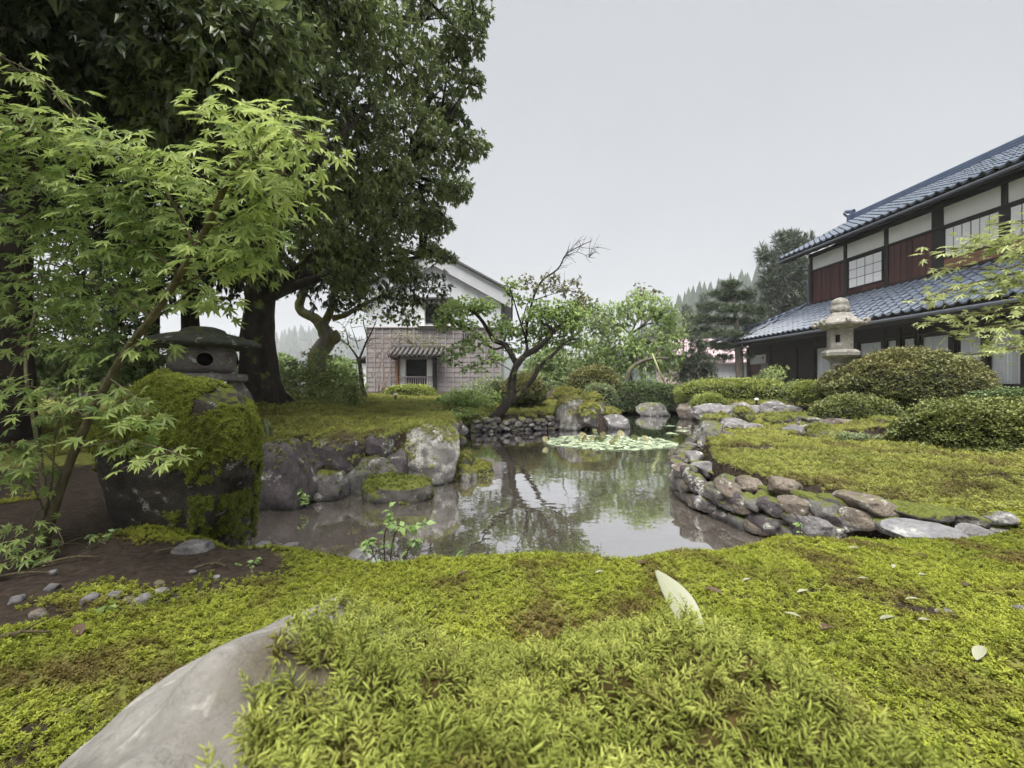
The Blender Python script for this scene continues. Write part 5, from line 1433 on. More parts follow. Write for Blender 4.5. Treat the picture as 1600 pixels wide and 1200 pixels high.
bush('undergrowth_bush', 'dark bush at the left edge beside the black trunk', 'bush', [(30, 560, 4.2, 60, 50, 260), (-40, 520, 4.4, 60, 60, 200), (60, 470, 5.2, 60, 50, 240)], M_leaf_mid, OK_, .08, 5, 43)

# ---------- slender maple at the left, close to the camera
def maple_sapling():
    b = P(62, 850, 1.62); b[2] = float(ground_h(A(b[0]), A(b[1]))[0]) - .02
    root = empty('maple_tree', b, 'slender young maple with bright star-shaped leaves close by at the left', 'tree')
    r = np.random.default_rng(51); wood = MB()
    def br(pts, r0, r1, m=20, n=7): 
        p = smooth_path(pts, m); wood.tube(p, np.linspace(r0, r1, m), n, 0, True, .06, 3); return p
    main = br([b, P(110, 720, 1.62), P(180, 575, 1.55), P(250, 478, 1.45), P(318, 365, 1.35), P(352, 290, 1.28), P(372, 255, 1.25)], .016, .0075, 36)
    limbs = [main]
    for pts, r0 in [([P(352, 292, 1.28), P(395, 250, 1.22), P(430, 215, 1.15), P(470, 205, 1.1), P(512, 215, 1.06)], .005), ([P(345, 300, 1.29), P(380, 265, 1.3), P(395, 215, 1.3), P(430, 180, 1.28)], .004),
                    ([P(330, 340, 1.33), P(390, 300, 1.3), P(430, 290, 1.28), P(460, 300, 1.25)], .004), ([P(325, 355, 1.34), P(400, 330, 1.4), P(440, 350, 1.42)], .004),
                    ([P(372, 255, 1.25), P(360, 200, 1.3), P(345, 185, 1.32)], .004), ([P(305, 385, 1.38), P(260, 300, 1.4), P(200, 235, 1.42), P(150, 200, 1.45)], .006), ([P(280, 425, 1.42), P(180, 350, 1.5), P(90, 300, 1.55), P(10, 260, 1.55)], .006),
                    ([P(200, 235, 1.42), P(120, 180, 1.5), P(60, 120, 1.5), P(5, 90, 1.5)], .004), ([P(265, 450, 1.44), P(340, 420, 1.4), P(400, 390, 1.38)], .004), ([P(235, 495, 1.48), P(150, 440, 1.6), P(70, 410, 1.65), P(0, 400, 1.6)], .005),
                    ([P(215, 520, 1.5), P(280, 470, 1.55), P(300, 450, 1.6)], .003), ([P(170, 590, 1.56), P(210, 620, 1.45), P(232, 650, 1.4)], .003), ([P(120, 700, 1.6), P(190, 690, 1.45), P(250, 700, 1.36), P(290, 715, 1.32)], .003),
                    ([P(140, 655, 1.58), P(70, 610, 1.6), P(10, 600, 1.6)], .004), ([P(100, 740, 1.62), P(50, 690, 1.6), P(0, 700, 1.55)], .003), ([P(75, 810, 1.62), P(40, 740, 1.5), P(10, 730, 1.45)], .003),
                    ([b + A(.03, .02, 0), P(60, 700, 1.75), P(40, 560, 1.9), P(70, 440, 2.0), P(85, 380, 2.1)], .010), ([b + A(-.02, 0, 0), P(80, 760, 1.6), P(85, 690, 1.58), P(95, 650, 1.55)], .004)]:
        limbs.append(br(pts, r0, .0018, 18, 6))
    # leaf sprays: px, py, depth, rx px, ry px, leaves, tint
    SP = [(432, 195, 1.15, 55, 22, 48, .8), (482, 225, 1.08, 42, 25, 38, .85), (372, 190, 1.25, 50, 25, 48, .85), (340, 190, 1.3, 30, 14, 20, .85), (402, 250, 1.2, 55, 28, 60, .75), (457, 285, 1.12, 35, 25, 32, .75), (362, 280, 1.3, 45, 30, 56, .7), (382, 340, 1.38, 45, 35, 80, .6), (352, 400, 1.4, 55, 30, 80, .55), (402, 385, 1.36, 25, 35, 44, .6), (407, 315, 1.3, 35, 30, 48, .65),
          (30, 110, 1.5, 40, 25, 40, .75), (20, 190, 1.5, 60, 35, 88, .6), (90, 205, 1.48, 50, 30, 76, .65), (160, 235, 1.45, 60, 30, 88, .65), (225, 250, 1.42, 50, 28, 72, .7), (280, 265, 1.38, 40, 25, 56, .75), (300, 320, 1.4, 40, 35, 64, .5), (50, 270, 1.55, 70, 40, 120, .42), (130, 300, 1.5, 70, 40, 120, .45), (210, 320, 1.46, 60, 38, 104, .48), (250, 370, 1.5, 55, 35, 88, .4),
          (30, 350, 1.6, 60, 40, 104, .35), (110, 380, 1.6, 70, 38, 120, .35), (190, 400, 1.55, 60, 35, 96, .38), (40, 440, 1.65, 60, 40, 96, .3), (130, 460, 1.65, 60, 40, 96, .3), (210, 460, 1.6, 45, 30, 64, .35), (290, 440, 1.55, 40, 25, 44, .45), (330, 470, 1.5, 35, 18, 32, .5), (230, 540, 1.5, 28, 18, 20, .5),
          (60, 520, 1.7, 50, 40, 64, .28), (140, 540, 1.7, 45, 35, 48, .28), (30, 610, 1.6, 45, 28, 48, .4), (80, 650, 1.58, 45, 22, 36, .4), (190, 630, 1.45, 45, 22, 36, .5), (220, 660, 1.4, 25, 22, 20, .55), (195, 690, 1.42, 35, 14, 19, .55), (250, 712, 1.34, 45, 12, 24, .62), (25, 740, 1.5, 40, 35, 48, .45), (20, 700, 1.55, 35, 20, 28, .4), (45, 830, 1.5, 35, 25, 27, .35), (100, 850, 1.55, 40, 18, 17, .4), (120, 610, 1.6, 40, 25, 28, .35)]
    S, D, TI = [], [], []
    allp = np.concatenate(limbs)
    for px, py, d, rx, ry, n, ti in SP:
        n = int(n * .95)
        u = r.normal(size=(n, 3)) * .5
        c = P(px, py, d); off = u * A(rx / F * d, .13, ry / F * d)
        q = c + off
        # twigs to a few leaves
        an = allp[np.argmin(np.linalg.norm(allp - c, axis=1))]
        wood.tube(smooth_path([an, (an + c) / 2 + A(0, 0, .02), c], 7), np.linspace(.0028, .0012, 7), 5, 0, False)
        for i in range(min(n, 12)):
            wood.tube([c, (c + q[i]) / 2 + A(0, 0, .008), q[i]], [.0013, .001, .0007], 4, 0, False)
        S.append(q); D.append(unit(off * A(1, 1, .2) + A(.02, -.05, -.01) + .05 * r.normal(size=(n, 3)))); TI.append(np.full(n, ti))
    S, D, TI = np.concatenate(S), np.concatenate(D), np.concatenate(TI)
    n = len(S)
    H = unit(D * 1.0 + .45 * rand_unit(n, r) + A(0, -.25, -.55)); N = unit(A(0, -.55, .75) + .45 * rand_unit(n, r))
    s = .050 * (1 + .30 * r.normal(size=n)).clip(.4, 1.6); t = np.clip(TI + .20 * r.normal(size=n), 0, 1)
    R = frames(H, N); TV, TT = maple_leaf()
    app = s / np.linalg.norm(S - A(0, 0, 1), axis=1); vis = (np.abs(S[:, 0]) < S[:, 1] * 1.2)
    big = np.argsort(-(app * vis))[:300]; isb = np.zeros(n, bool); isb[big] = True
    wood.build('trunk', M_stem, root, True)
    V, T = scatter(TV, TT, S[~isb], R[~isb], s[~isb]); mb = MB(); mb.add(V, T, None, 0, np.repeat(t[~isb], len(TV)))
    tag(mb.build('crown', M_leaf_maple, root), kind='stuff')
    tp = []
    for k in range(6):                      # six tints of one leaf, shared
        me = raw_mesh('leaf', TV, TT, attrs={'tint': np.full(len(TV), (k + .5) / 6)}); me.materials.append(M_leaf_maple); tp.append(me)
    bl = np.array(root.location)
    for i in big:
        o = bpy.data.objects.new('leaf', tp[min(5, int(t[i] * 6))]); COL.objects.link(o); o.parent = root
        o.matrix_local = Matrix.LocRotScale((S[i] - bl).tolist(), Matrix(R[i].tolist()).to_quaternion(), [float(s[i])] * 3)
maple_sapling()

# ---------- maple reaching in from the right edge
def maple_right():
    b = A(3.55, 2.35, .40)
    t = Tree('maple_tree', 'maple reaching pale layered sprays of leaves in from the right edge', 'tree', b, M_stem, M_leaf_maple_r, None, 61)
    t.limb([b, b + A(.02, .02, .5), b + A(-.08, 0, 1.0), b + A(-.05, .05, 1.7)], .045, .02, n=9)
    LM = [[b + A(-.08, 0, 1.1), P(1640, 360, 2.3), P(1560, 385, 2.2), P(1480, 388, 2.1)], [b + A(-.05, 0, 1.2), P(1680, 350, 2.4), P(1600, 345, 2.3), P(1540, 352, 2.25)], [b + A(0, 0, .9), P(1640, 430, 2.3), P(1530, 440, 2.2), P(1440, 468, 2.1)],
          [b + A(-.08, 0, .8), P(1640, 480, 2.3), P(1530, 490, 2.2), P(1445, 502, 2.1)], [b + A(0, 0, .7), P(1660, 505, 2.25), P(1580, 512, 2.2), P(1500, 525, 2.1)], [b + A(0, 0, .6), P(1650, 540, 2.2), P(1580, 545, 2.1), P(1505, 556, 2.05)], [b + A(0, 0, .95), P(1660, 400, 2.3), P(1570, 420, 2.3), P(1490, 418, 2.2)], [b + A(0, 0, 1.6), P(1700, 330, 2.5), P(1640, 330, 2.5)]]
    for L in LM: t.limb(L, .010, .002, n=6, m=14, rough=0)
    SP = [(1500, 388, 2.1, 35, 7, 26), (1560, 376, 2.2, 55, 14, 60), (1600, 350, 2.3, 40, 18, 60), (1550, 395, 2.2, 40, 10, 34), (1590, 390, 2.2, 40, 22, 60), (1480, 418, 2.2, 20, 5, 10), (1500, 455, 2.15, 60, 12, 46), (1560, 435, 2.2, 50, 14, 46), (1460, 470, 2.1, 22, 6, 14), (1590, 440, 2.2, 40, 20, 46),
          (1465, 502, 2.1, 25, 4, 14), (1510, 496, 2.15, 40, 6, 26), (1560, 488, 2.2, 35, 7, 24), (1530, 512, 2.15, 40, 7, 26), (1585, 510, 2.2, 40, 10, 34), (1520, 525, 2.1, 22, 5, 12), (1580, 535, 2.1, 40, 10, 34), (1520, 553, 2.05, 22, 4, 12), (1565, 548, 2.1, 35, 7, 24), (1600, 475, 2.2, 30, 8, 18), (1640, 400, 2.3, 50, 60, 120), (1650, 500, 2.3, 50, 50, 100), (1680, 330, 2.5, 60, 50, 120)]
    for px, py, d, rx, ry, n in SP:
        c = P(px, py, d); q = c + t.r.normal(size=(n, 3)) * .5 * A(rx / F * d, .14, ry / F * d)
        an = t.anchor(c); t.wood.tube(smooth_path([an, (an + c) / 2, c], 6), np.linspace(.003, .0012, 6), 4, 0, False)
        for i in range(min(10, n)): t.wood.tube([c, (c + q[i]) / 2, q[i]], [.0013, .001, .0007], 3, 0, False)
        H = unit(A(-.7, -.1, -.12) + .6 * rand_unit(n, t.r)); N = unit(A(0, -.10, 1) + .20 * rand_unit(n, t.r))
        V, T = scatter(MP[0], MP[1], q, frames(H, N), .047 * (1 + .25 * t.r.normal(size=n)).clip(.5, 1.5))
        t.leaf.add(V, T, None, 0, np.repeat(np.clip(.55 + .2 * t.r.normal(size=n), 0, 1), len(MP[0])))
    t.done()
maple_right()

# ---------- leaning old tree on the centre bank
def leaning_tree():
    D = 9.1; b = P(772, 662, D)
    t = Tree('leaning_tree', 'dark crooked tree leaning right over the pond on the centre bank', 'tree', b, M_bark_black, [M_leaf_light, M_leaf_bronze], None, 71)
    g = lambda pts: [P(x, y, d) for x, y, d in pts]
    t.limb(g([(766, 668, D), (778, 648, D), (798, 622, D), (800, 595, D), (806, 573, D - .1), (820, 556, D - .1), (845, 540, D - .2), (864, 518, D - .3)]), .115, .052, n=12, m=30, rough=.16, flare=.35)
    t.limb(g([(790, 632, D), (812, 617, D - .1), (832, 592, D - .2), (848, 566, D - .3), (862, 556, D - .3), (880, 538, D - .2)]), .066, .030, n=10, m=20, rough=.16)
    t.limb(g([(808, 570, D), (790, 540, D + .1), (772, 532, D + .1), (762, 515, D), (748, 495, D - .1), (735, 485, D - .1)]), .07, .03, n=8, m=18, rough=.15)
    t.limb(g([(790, 540, D + .1), (770, 545, D), (745, 520, D - .3), (722, 510, D - .4), (705, 500, D - .4)]), .03, .01, n=6)
    t.limb(g([(825, 555, D), (822, 520, D + .1), (832, 470, D), (846, 440, D), (872, 420, D), (884, 398, D), (905, 385, D), (925, 376, D)]), .035, .006, n=7, m=26, rough=.08)
    t.limb(g([(884, 400, D), (902, 394, D), (920, 402, D)]), .010, .003, n=5); t.limb(g([(893, 390, D), (905, 374, D), (912, 368, D)]), .008, .002, n=5); t.limb(g([(905, 386, D), (925, 388, D), (940, 382, D)]), .006, .002, n=5)
    t.limb(g([(822, 530, D), (812, 500, D - .2), (803, 470, D - .3), (796, 450, D - .3)]), .03, .008, n=6, m=16)
    t.limb(g([(815, 510, D), (822, 480, D + .2), (830, 466, D + .2)]), .022, .008, n=6); t.limb(g([(832, 470, D), (855, 462, D), (880, 455, D)]), .014, .004, n=5)
    t.limb(g([(864, 518, D - .3), (858, 510, D - .3), (845, 505, D - .3)]), .05, .02, n=7); t.limb(g([(864, 520, D - .3), (880, 505, D - .3), (895, 500, D - .3)]), .04, .012, n=7); t.limb(g([(870, 545, D - .2), (890, 532, D - .2), (905, 530, D - .2)]), .03, .01, n=6)
    for px, py, dd, rx, ry, n, ti, m in [(705, 488, -.3, 26, 20, 130, .6, 0), (730, 478, -.1, 34, 16, 150, .65, 0), (755, 480, 0, 26, 14, 110, .6, 0), (690, 505, -.4, 12, 16, 60, .6, 0), (725, 505, -.4, 26, 12, 70, .45, 0), (745, 530, -.4, 26, 14, 60, .45, 0), (720, 545, -.5, 24, 14, 50, .4, 0), (705, 560, -.5, 18, 12, 34, .4, 0), (770, 560, -.3, 26, 12, 50, .45, 0), (735, 575, -.4, 30, 12, 40, .4, 0), (780, 510, .2, 26, 18, 80, .5, 0),
                 (850, 490, -.2, 30, 20, 200, .6, 0), (878, 488, -.2, 28, 20, 190, .65, 0), (895, 505, -.2, 24, 16, 130, .6, 0), (870, 515, 0, 34, 14, 130, .5, 0), (830, 515, .2, 28, 18, 110, .5, 0), (905, 490, -.1, 14, 18, 70, .6, 0), (850, 535, .3, 36, 16, 110, .45, 0), (895, 535, .1, 30, 14, 110, .5, 0), (800, 520, .3, 26, 16, 80, .5, 0), (810, 545, .3, 26, 14, 60, .45, 0),
                 (800, 450, -.3, 20, 18, 40, .6, 0), (850, 452, 0, 34, 8, 34, .5, 1), (885, 452, 0, 24, 10, 32, .5, 1), (905, 468, 0, 14, 14, 26, .5, 1), (860, 435, 0, 22, 8, 20, .5, 1), (822, 440, 0, 18, 10, 20, .5, 1), (900, 440, 0, 14, 6, 10, .5, 1), (815, 470, .1, 22, 12, 34, .5, 0), (930, 485, .3, 18, 10, 26, .5, 0)]:
        d = D + dd; t.clump(P(px, py, d), A(rx / F * d, .32, ry / F * d), int(n * 1.3), 5, BR, .064, ti, .012, m, .1, 7, spread=.9, droop=.15, up=.6)
    for i in range(46):
        a = t.anchor(P(t.r.uniform(840, 940), t.r.uniform(368, 450), D), False); e = a + A(.22 * t.r.random() + .04, .12 * t.r.normal(), .16 * t.r.normal() + .06)
        t.wood.tube([a, (a + e) / 2 + .02 * t.r.normal(size=3), e], [.006, .004, .002], 4, 0, False)
    t.done()
    # short stakes at its foot
    for i, (px0, px1, y0, lb) in enumerate([(736, 747, 651, 'squared wooden stake at the pond edge, left of the pair by the leaning tree'), (751, 764, 652, 'short broad stake between the other stake and the leaning trunk'), (765, 776, 660, 'low stake tight against the foot of the leaning trunk')]):
        d = 8.88; a, c = P(px0, y0, d), P(px1, 678, d); mb = MB(); mb.box((a[0], d - .07, -.1), (c[0], d + .07, a[2]), 0, .015)
        tag(mb.build('wooden_stake', M_stake, org=(a[0], d, 0)), lb, 'stake', 'stakes at the foot of the leaning tree')
leaning_tree()

# ---------- gnarled mossy tree and bare sapling near the storehouse
def mossy_tree():
    D = 10.5; g = lambda pts: [P(x, y, D + (dd if (dd := 0) else 0)) for x, y in pts]
    b = P(492, 640, D); b[2] = float(ground_h(A(b[0]), A(b[1]))[0]) - .05
    t = Tree('mossy_tree', 'gnarled moss-covered tree forking behind the leafy shrub', 'tree', b, M_bark_moss, M_leaf_mid, None, 81)
    t.limb([b] + g([(494, 590), (498, 555), (512, 532), (508, 518), (500, 505)]), .24, .17, n=12, m=24, rough=.22)
    t.limb(g([(515, 535), (525, 528), (520, 520)]), .13, .10, n=10, m=8, rough=.2)
    t.limb(g([(502, 508), (488, 495), (472, 488), (467, 478), (472, 464), (476, 440)]), .14, .08, n=10, m=18, rough=.18)
    t.limb(g([(505, 508), (515, 488), (520, 465), (522, 440)]), .11, .06, n=9, rough=.15); t.limb(g([(520, 497), (540, 492), (560, 480), (575, 472), (600, 462)]), .08, .04, n=8, rough=.15)
    for px, py, n in [(476, 430, 60), (522, 430, 70), (600, 460, 60), (560, 470, 50), (530, 480, 30), (640, 470, 70), (640, 500, 50), (610, 490, 40)]: t.clump(P(px, py, D), A(.35, .35, .22), n, 4, BR, .09, .4, .02, 0, .1, 6)
    t.done()
mossy_tree()
def sapling():
    D = 12.0; g = lambda pts: [P(x, y, D) for x, y in pts]
    b = P(574, 628, D)
    t = Tree('sapling', 'thin dark half-bare sapling before the left corner of the storehouse', 'tree', b, M_bark_black, M_leaf_mid, None, 82)
    t.limb([b] + g([(566, 605), (563, 575), (560, 560)]), .075, .05, n=8); t.limb(g([(561, 562), (545, 540), (530, 530)]), .035, .012, n=6); t.limb(g([(561, 562), (572, 535), (580, 520), (588, 500)]), .035, .01, n=6); t.limb(g([(575, 530), (568, 505), (570, 485)]), .02, .006, n=5); t.limb(g([(545, 540), (540, 515), (532, 505)]), .018, .005, n=5); t.limb(g([(560, 545), (552, 520), (545, 500)]), .014, .004, n=5)
    for i in range(26):
        a = t.anchor(P(t.r.uniform(525, 600), t.r.uniform(485, 545), D)); e = a + A(t.r.normal() * .3, t.r.normal() * .2, .25 * t.r.random() + .05); t.wood.tube([a, (a + e) / 2 + .03 * t.r.normal(size=3), e], [.008, .006, .003], 4, 0, False)
    for px, py, n in [(530, 520, 20), (555, 500, 24), (590, 500, 24), (540, 540, 14), (575, 480, 30), (560, 590, 14)]: t.clump(P(px, py, D), A(.4, .3, .25), n, 4, BR, .07, .4, .0, 0, .05, 0)
    t.done()
sapling()
def dry_bush():
    D = 15.0
    t = Tree('bare_shrub', 'leafless reddish-grey shrub against the storehouse boards', 'shrub', P(598, 612, D), bark_mat('dry_twig', (.20, .15, .12), (.32, .25, .21), 20), M_leaf_bronze, None, 83)
    for i in range(9):
        a = P(598 + t.r.normal() * 4, 614, D); m = P(598 + t.r.normal() * 10, 575, D); e = P(598 + t.r.normal() * 22, 535 + t.r.normal() * 8, D); t.limb([a, m, e], .02, .006, n=5, m=8, rough=0)
    for i in range(90):
        a = t.anchor(P(t.r.uniform(565, 630), t.r.uniform(520, 560), D)); e = a + A(t.r.normal() * .25, t.r.normal() * .2, .25 * t.r.random()); t.wood.tube([a, (a + e) / 2, e], [.007, .005, .003], 3, 0, False)
    for px, py, n in [(640, 530, 60), (660, 535, 60), (625, 525, 40), (680, 540, 40)]: t.clump(P(px, py, D), A(.5, .3, .3), n, 4, BR, .07, .6, .01, 0, .05, 0)
    t.done()
dry_bush()

# ---------- trees across the pond
def simple_tree(name, label, base, h, clumps, bark, leafm, tpl, size, seed, r0=.08, k=5, group=None, lean=0, tw=8, **kw):
    b = P(*base); b[2] = float(ground_h(A(b[0]), A(b[1]))[0]) - .05
    t = Tree(name, label, 'tree', b, bark, leafm, group, seed)
    t.limb([b, b + A(lean * .3, 0, h * .4), b + A(lean, 0, h)], r0, r0 * .35, n=8, m=12)
    for px, py, d, rx, ry, n, ti in clumps: t.clump(P(px, py, d), A(rx / F * d, max(rx, ry) * .8 / F * d, ry / F * d), n, k, tpl, size, ti, r0 * .35, 0, .2, tw, **kw)
    return t
t = simple_tree('willowy_tree', 'light green drooping-leaved tree filling the gap behind the centre bank', (985, 606, 17.0), 2.6, [(960, 500, 17, 30, 28, 240, .6), (1000, 480, 17, 34, 26, 260, .65), (1035, 490, 17, 24, 26, 190, .6), (975, 540, 16.6, 36, 30, 260, .5), (1020, 535, 16.8, 36, 30, 240, .5), (940, 540, 17.4, 22, 36, 190, .5), (1005, 565, 16.6, 36, 22, 180, .4), (1048, 520, 17.4, 18, 30, 140, .5), (955, 575, 17, 26, 24, 150, .35), (1045, 565, 17, 22, 22, 120, .4)], M_bark_grey, M_leaf_light, NW, .17, 91, .12, 6, spread=.7, droop=.75)
D17 = 15.5
t.limb([P(978, 606, D17), P(983, 580, D17), P(1000, 566, D17), P(1022, 560, D17), P(1045, 560, D17)], .12, .035, n=9, rough=.2); t.limb([P(1020, 560, D17), P(1030, 548, D17), P(1037, 540, D17)], .05, .02, n=6); t.limb([P(998, 568, D17), P(996, 550, D17)], .04, .02, n=6)
t.done()
t = simple_tree('young_tree', 'thin half-bare young tree standing above the light green one', (1003, 600, 19.0), 3.8, [(1000, 452, 19, 14, 10, 22, .5), (1012, 466, 19, 18, 8, 24, .5), (990, 460, 19, 14, 8, 18, .5), (1022, 458, 19, 12, 7, 14, .5), (1005, 485, 19, 20, 12, 34, .5)], M_bark_grey, M_leaf_bronze, BR, .14, 92, .05, 4); t.done()
t = simple_tree('leafy_tree', 'mid-green leafy tree directly behind the leaning tree', (880, 605, 14.0), 2.0, [(850, 560, 13.5, 26, 24, 200, .5), (880, 575, 13.5, 30, 24, 220, .45), (915, 555, 14, 28, 30, 240, .5), (900, 590, 13, 34, 18, 180, .35), (860, 595, 13, 24, 16, 140, .3), (930, 515, 15, 22, 26, 170, .55), (838, 580, 14, 20, 22, 110, .4), (925, 585, 14, 22, 20, 140, .4)], M_bark_grey, M_leaf_mid, NW, .13, 93, .07, 6, spread=.8, droop=.5); t.done()
t = simple_tree('leafy_tree', 'pale loose tree half hidden behind the crown of the leaning tree', (905, 600, 16.0), 2.8, [(915, 480, 16, 22, 16, 90, .6), (935, 500, 16, 18, 18, 90, .6), (900, 470, 16, 16, 10, 40, .6)], M_bark_grey, M_leaf_pale, BR, .13, 94, .06, 4); t.done()
t = simple_tree('grey_tree', 'soft grey-green tree between the light tree and the small pine', (1068, 606, 21.0), 2.5, [(1066, 520, 21, 22, 18, 150, .6), (1050, 540, 21, 18, 16, 110, .55), (1082, 500, 21, 16, 16, 90, .55), (1060, 585, 19, 34, 16, 160, .5), (1100, 592, 19, 26, 12, 110, .45)], M_bark_grey, M_leaf_pale, NW, .15, 95, .07, 5, spread=.8, droop=.4); t.done()
# bamboo prop of the old tree
mb = MB(); mb.tube([P(1019, 552, 15.2), P(1030, 580, 15.1), P(1042, 606, 15.0)], .035, 8)
tag(mb.build('bamboo_prop', M_bamboo, org=P(1042, 606, 15.0), smooth=True), 'green bamboo prop slanting under the light green tree', 'prop')

# ---------- pines before the house
t = simple_tree('small_pine', 'small dark upright pine beside the pink house', (1088, 606, 17.5), 1.6, [(1085, 560, 17.5, 20, 26, 170, .35), (1100, 565, 17.5, 16, 22, 130, .4), (1072, 570, 17.5, 14, 20, 110, .35), (1090, 535, 17.5, 14, 16, 90, .45), (1105, 585, 17.5, 14, 14, 80, .4), (1075, 590, 17.5, 14, 12, 70, .35)], M_bark, M_needle, ND, .19, 96, .08, 14, spread=1.1, droop=-.5); t.done()
def layered_pine():
    D = 20.5; b = P(1157, 596, D); b[2] = float(ground_h(A(b[0]), A(b[1]))[0]) - .05
    t = Tree('layered_pine', 'cloud-layered dark pine with a pale trunk by the far corner of the house', 'tree', b, bark_mat('pale_pine_bark', (.14, .12, .10), (.28, .25, .22), 8), M_needle, None, 97)
    t.limb([b, P(1155, 560, D), P(1153, 530, D), P(1150, 500, D), P(1146, 460, D), P(1143, 444, D)], .22, .06, n=10, m=20, rough=.1)
    for px, py, rx, n in [(1143, 446, 14, 90), (1128, 460, 18, 110), (1160, 462, 18, 110), (1144, 468, 16, 90), (1112, 480, 20, 120), (1150, 484, 24, 140), (1184, 486, 16, 90), (1102, 500, 20, 120), (1138, 503, 26, 150), (1176, 506, 22, 120), (1096, 520, 18, 100), (1128, 523, 24, 130), (1168, 526, 22, 110), (1108, 541, 18, 90), (1142, 544, 22, 110), (1128, 561, 20, 80), (1168, 558, 8, 24)]:
        t.clump(P(px, py, D + .5 * t.r.normal()), A(rx * 1.1 / F * D, rx / F * D * .8, 4.6 / F * D), int(n * 1.5), 16, ND, .18, .55, .04, 0, .1, 6, spread=1.0, droop=-.8)
    t.done()
layered_pine()
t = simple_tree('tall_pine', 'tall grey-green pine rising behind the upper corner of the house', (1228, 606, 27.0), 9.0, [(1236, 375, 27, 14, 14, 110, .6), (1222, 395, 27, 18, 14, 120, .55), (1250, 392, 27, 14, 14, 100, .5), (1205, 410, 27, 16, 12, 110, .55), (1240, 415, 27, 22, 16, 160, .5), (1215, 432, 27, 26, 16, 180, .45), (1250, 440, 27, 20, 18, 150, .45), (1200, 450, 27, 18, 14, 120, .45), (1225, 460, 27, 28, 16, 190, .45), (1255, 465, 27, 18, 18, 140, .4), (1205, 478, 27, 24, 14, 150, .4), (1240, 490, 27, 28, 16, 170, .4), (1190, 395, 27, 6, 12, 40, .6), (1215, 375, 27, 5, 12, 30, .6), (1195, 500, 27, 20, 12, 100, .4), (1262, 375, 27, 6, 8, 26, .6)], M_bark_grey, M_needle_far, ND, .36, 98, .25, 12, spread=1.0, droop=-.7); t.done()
# ------------------------------------------------------------------ clipped shrubs
def clipped(name, label, cat, x0, x1, y0, y1, d, dep, leafm, size=.035, n=6000, seed=0, sq=2.6, k=3, top=None, topm=None, group=None, flat=.0, bot=.35, core=.90):
    """dense clipped bush filling a photo box at depth d"""
    a, b = P(x0, y0, d), P(x1, y1, d); c = (a + b) / 2; r = A(abs(b[0] - a[0]) / 2, dep, abs(a[2] - b[2]) / 2)
    zb = c[2] - r[2]; H = 2 * r[2]
    base = A(c[0], c[1], zb); rg = np.random.default_rng(seed + 900)
    root = empty(name, base, label, cat, group)
    def surf(u):           # u unit directions (upper part mostly) -> surface point
        s = (np.abs(u) ** sq).sum(1) ** (-1 / sq)
        w = u * s[:, None]
        bump = 1 + .09 * fbm(u * 2.3 + seed, 3, seed) + .045 * fbm(u * 7 + seed, 2, seed + 3)
        w = w * bump[:, None]
        z = np.where(w[:, 2] > 0, w[:, 2], w[:, 2] * .55)
        lowk = 1 - bot * np.clip(-w[:, 2], 0, 1) ** 1.5
        return np.stack([w[:, 0] * r[0] * lowk, w[:, 1] * r[1] * lowk, (z + .55) / 1.55 * H], 1) + base
    V, T = ICO[4 if n > 5000 else 3]
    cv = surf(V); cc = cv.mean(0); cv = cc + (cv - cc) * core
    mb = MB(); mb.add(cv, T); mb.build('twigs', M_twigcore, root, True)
    u = rand_unit(n, rg); u[:, 2] = np.where(u[:, 2] < -.55, -u[:, 2], u[:, 2])
    S = surf(u); N = unit((S - cc) / r ** 1.0)
    S = cc + (S - cc) * (1 - .10 * rg.random((n, 1)) ** 2)
    stray = rg.random(n) < .05; S[stray] += N[stray] * (size * 2.2 * rg.random((stray.sum(), 1)))
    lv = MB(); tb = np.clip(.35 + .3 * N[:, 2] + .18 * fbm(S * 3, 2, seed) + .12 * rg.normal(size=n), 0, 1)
    tp = leaf2(.34, .12)
    ismix = (topm is not None)
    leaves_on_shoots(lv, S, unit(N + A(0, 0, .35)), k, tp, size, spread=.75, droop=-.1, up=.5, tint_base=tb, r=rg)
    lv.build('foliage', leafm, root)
    return root
C = clipped
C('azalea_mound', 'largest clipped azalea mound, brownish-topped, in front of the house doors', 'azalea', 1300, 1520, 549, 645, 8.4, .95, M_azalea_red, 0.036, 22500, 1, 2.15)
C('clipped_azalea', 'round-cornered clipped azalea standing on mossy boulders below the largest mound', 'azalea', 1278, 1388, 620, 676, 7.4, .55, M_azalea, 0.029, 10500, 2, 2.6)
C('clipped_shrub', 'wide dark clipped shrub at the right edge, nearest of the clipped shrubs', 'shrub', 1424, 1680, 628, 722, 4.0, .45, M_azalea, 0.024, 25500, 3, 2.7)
C('clipped_hedge', 'bright yellow-green flat-topped hedge before the pines', 'hedge', 1058, 1234, 594, 640, 12.6, 1.0, M_box, 0.040, 15000, 4, 3.0)
C('clipped_hedge', 'dark green low hedge overhanging the far end of the pond', 'hedge', 938, 1072, 598, 648, 14.6, .8, M_boxdark, 0.040, 13500, 5, 2.8)
C('clipped_ball', 'small clipped ball under the bright hedge', 'shrub', 1082, 1132, 615, 644, 11.4, .45, M_box, 0.032, 5250, 6, 2.2)
C('clipped_azalea', 'small yellow-green clipped azalea left of the largest mound', 'azalea', 1242, 1302, 597, 632, 9.6, .5, M_box, 0.032, 5250, 7, 2.4)
C('round_shrub', 'round brownish clipped shrub behind the crowned boulder', 'shrub', 886, 968, 574, 628, 12.2, .7, M_azalea_red, 0.040, 9000, 8, 2.3)
C('round_shrub', 'round brownish clipped shrub behind the leaning trunk', 'shrub', 784, 854, 585, 636, 11.0, .6, M_azalea_red, 0.036, 8250, 9, 2.2)
C('clipped_shrub', 'small bright clipped shrub before the storehouse door', 'shrub', 602, 678, 603, 630, 14.5, .6, M_box, 0.040, 6750, 10, 3.0)
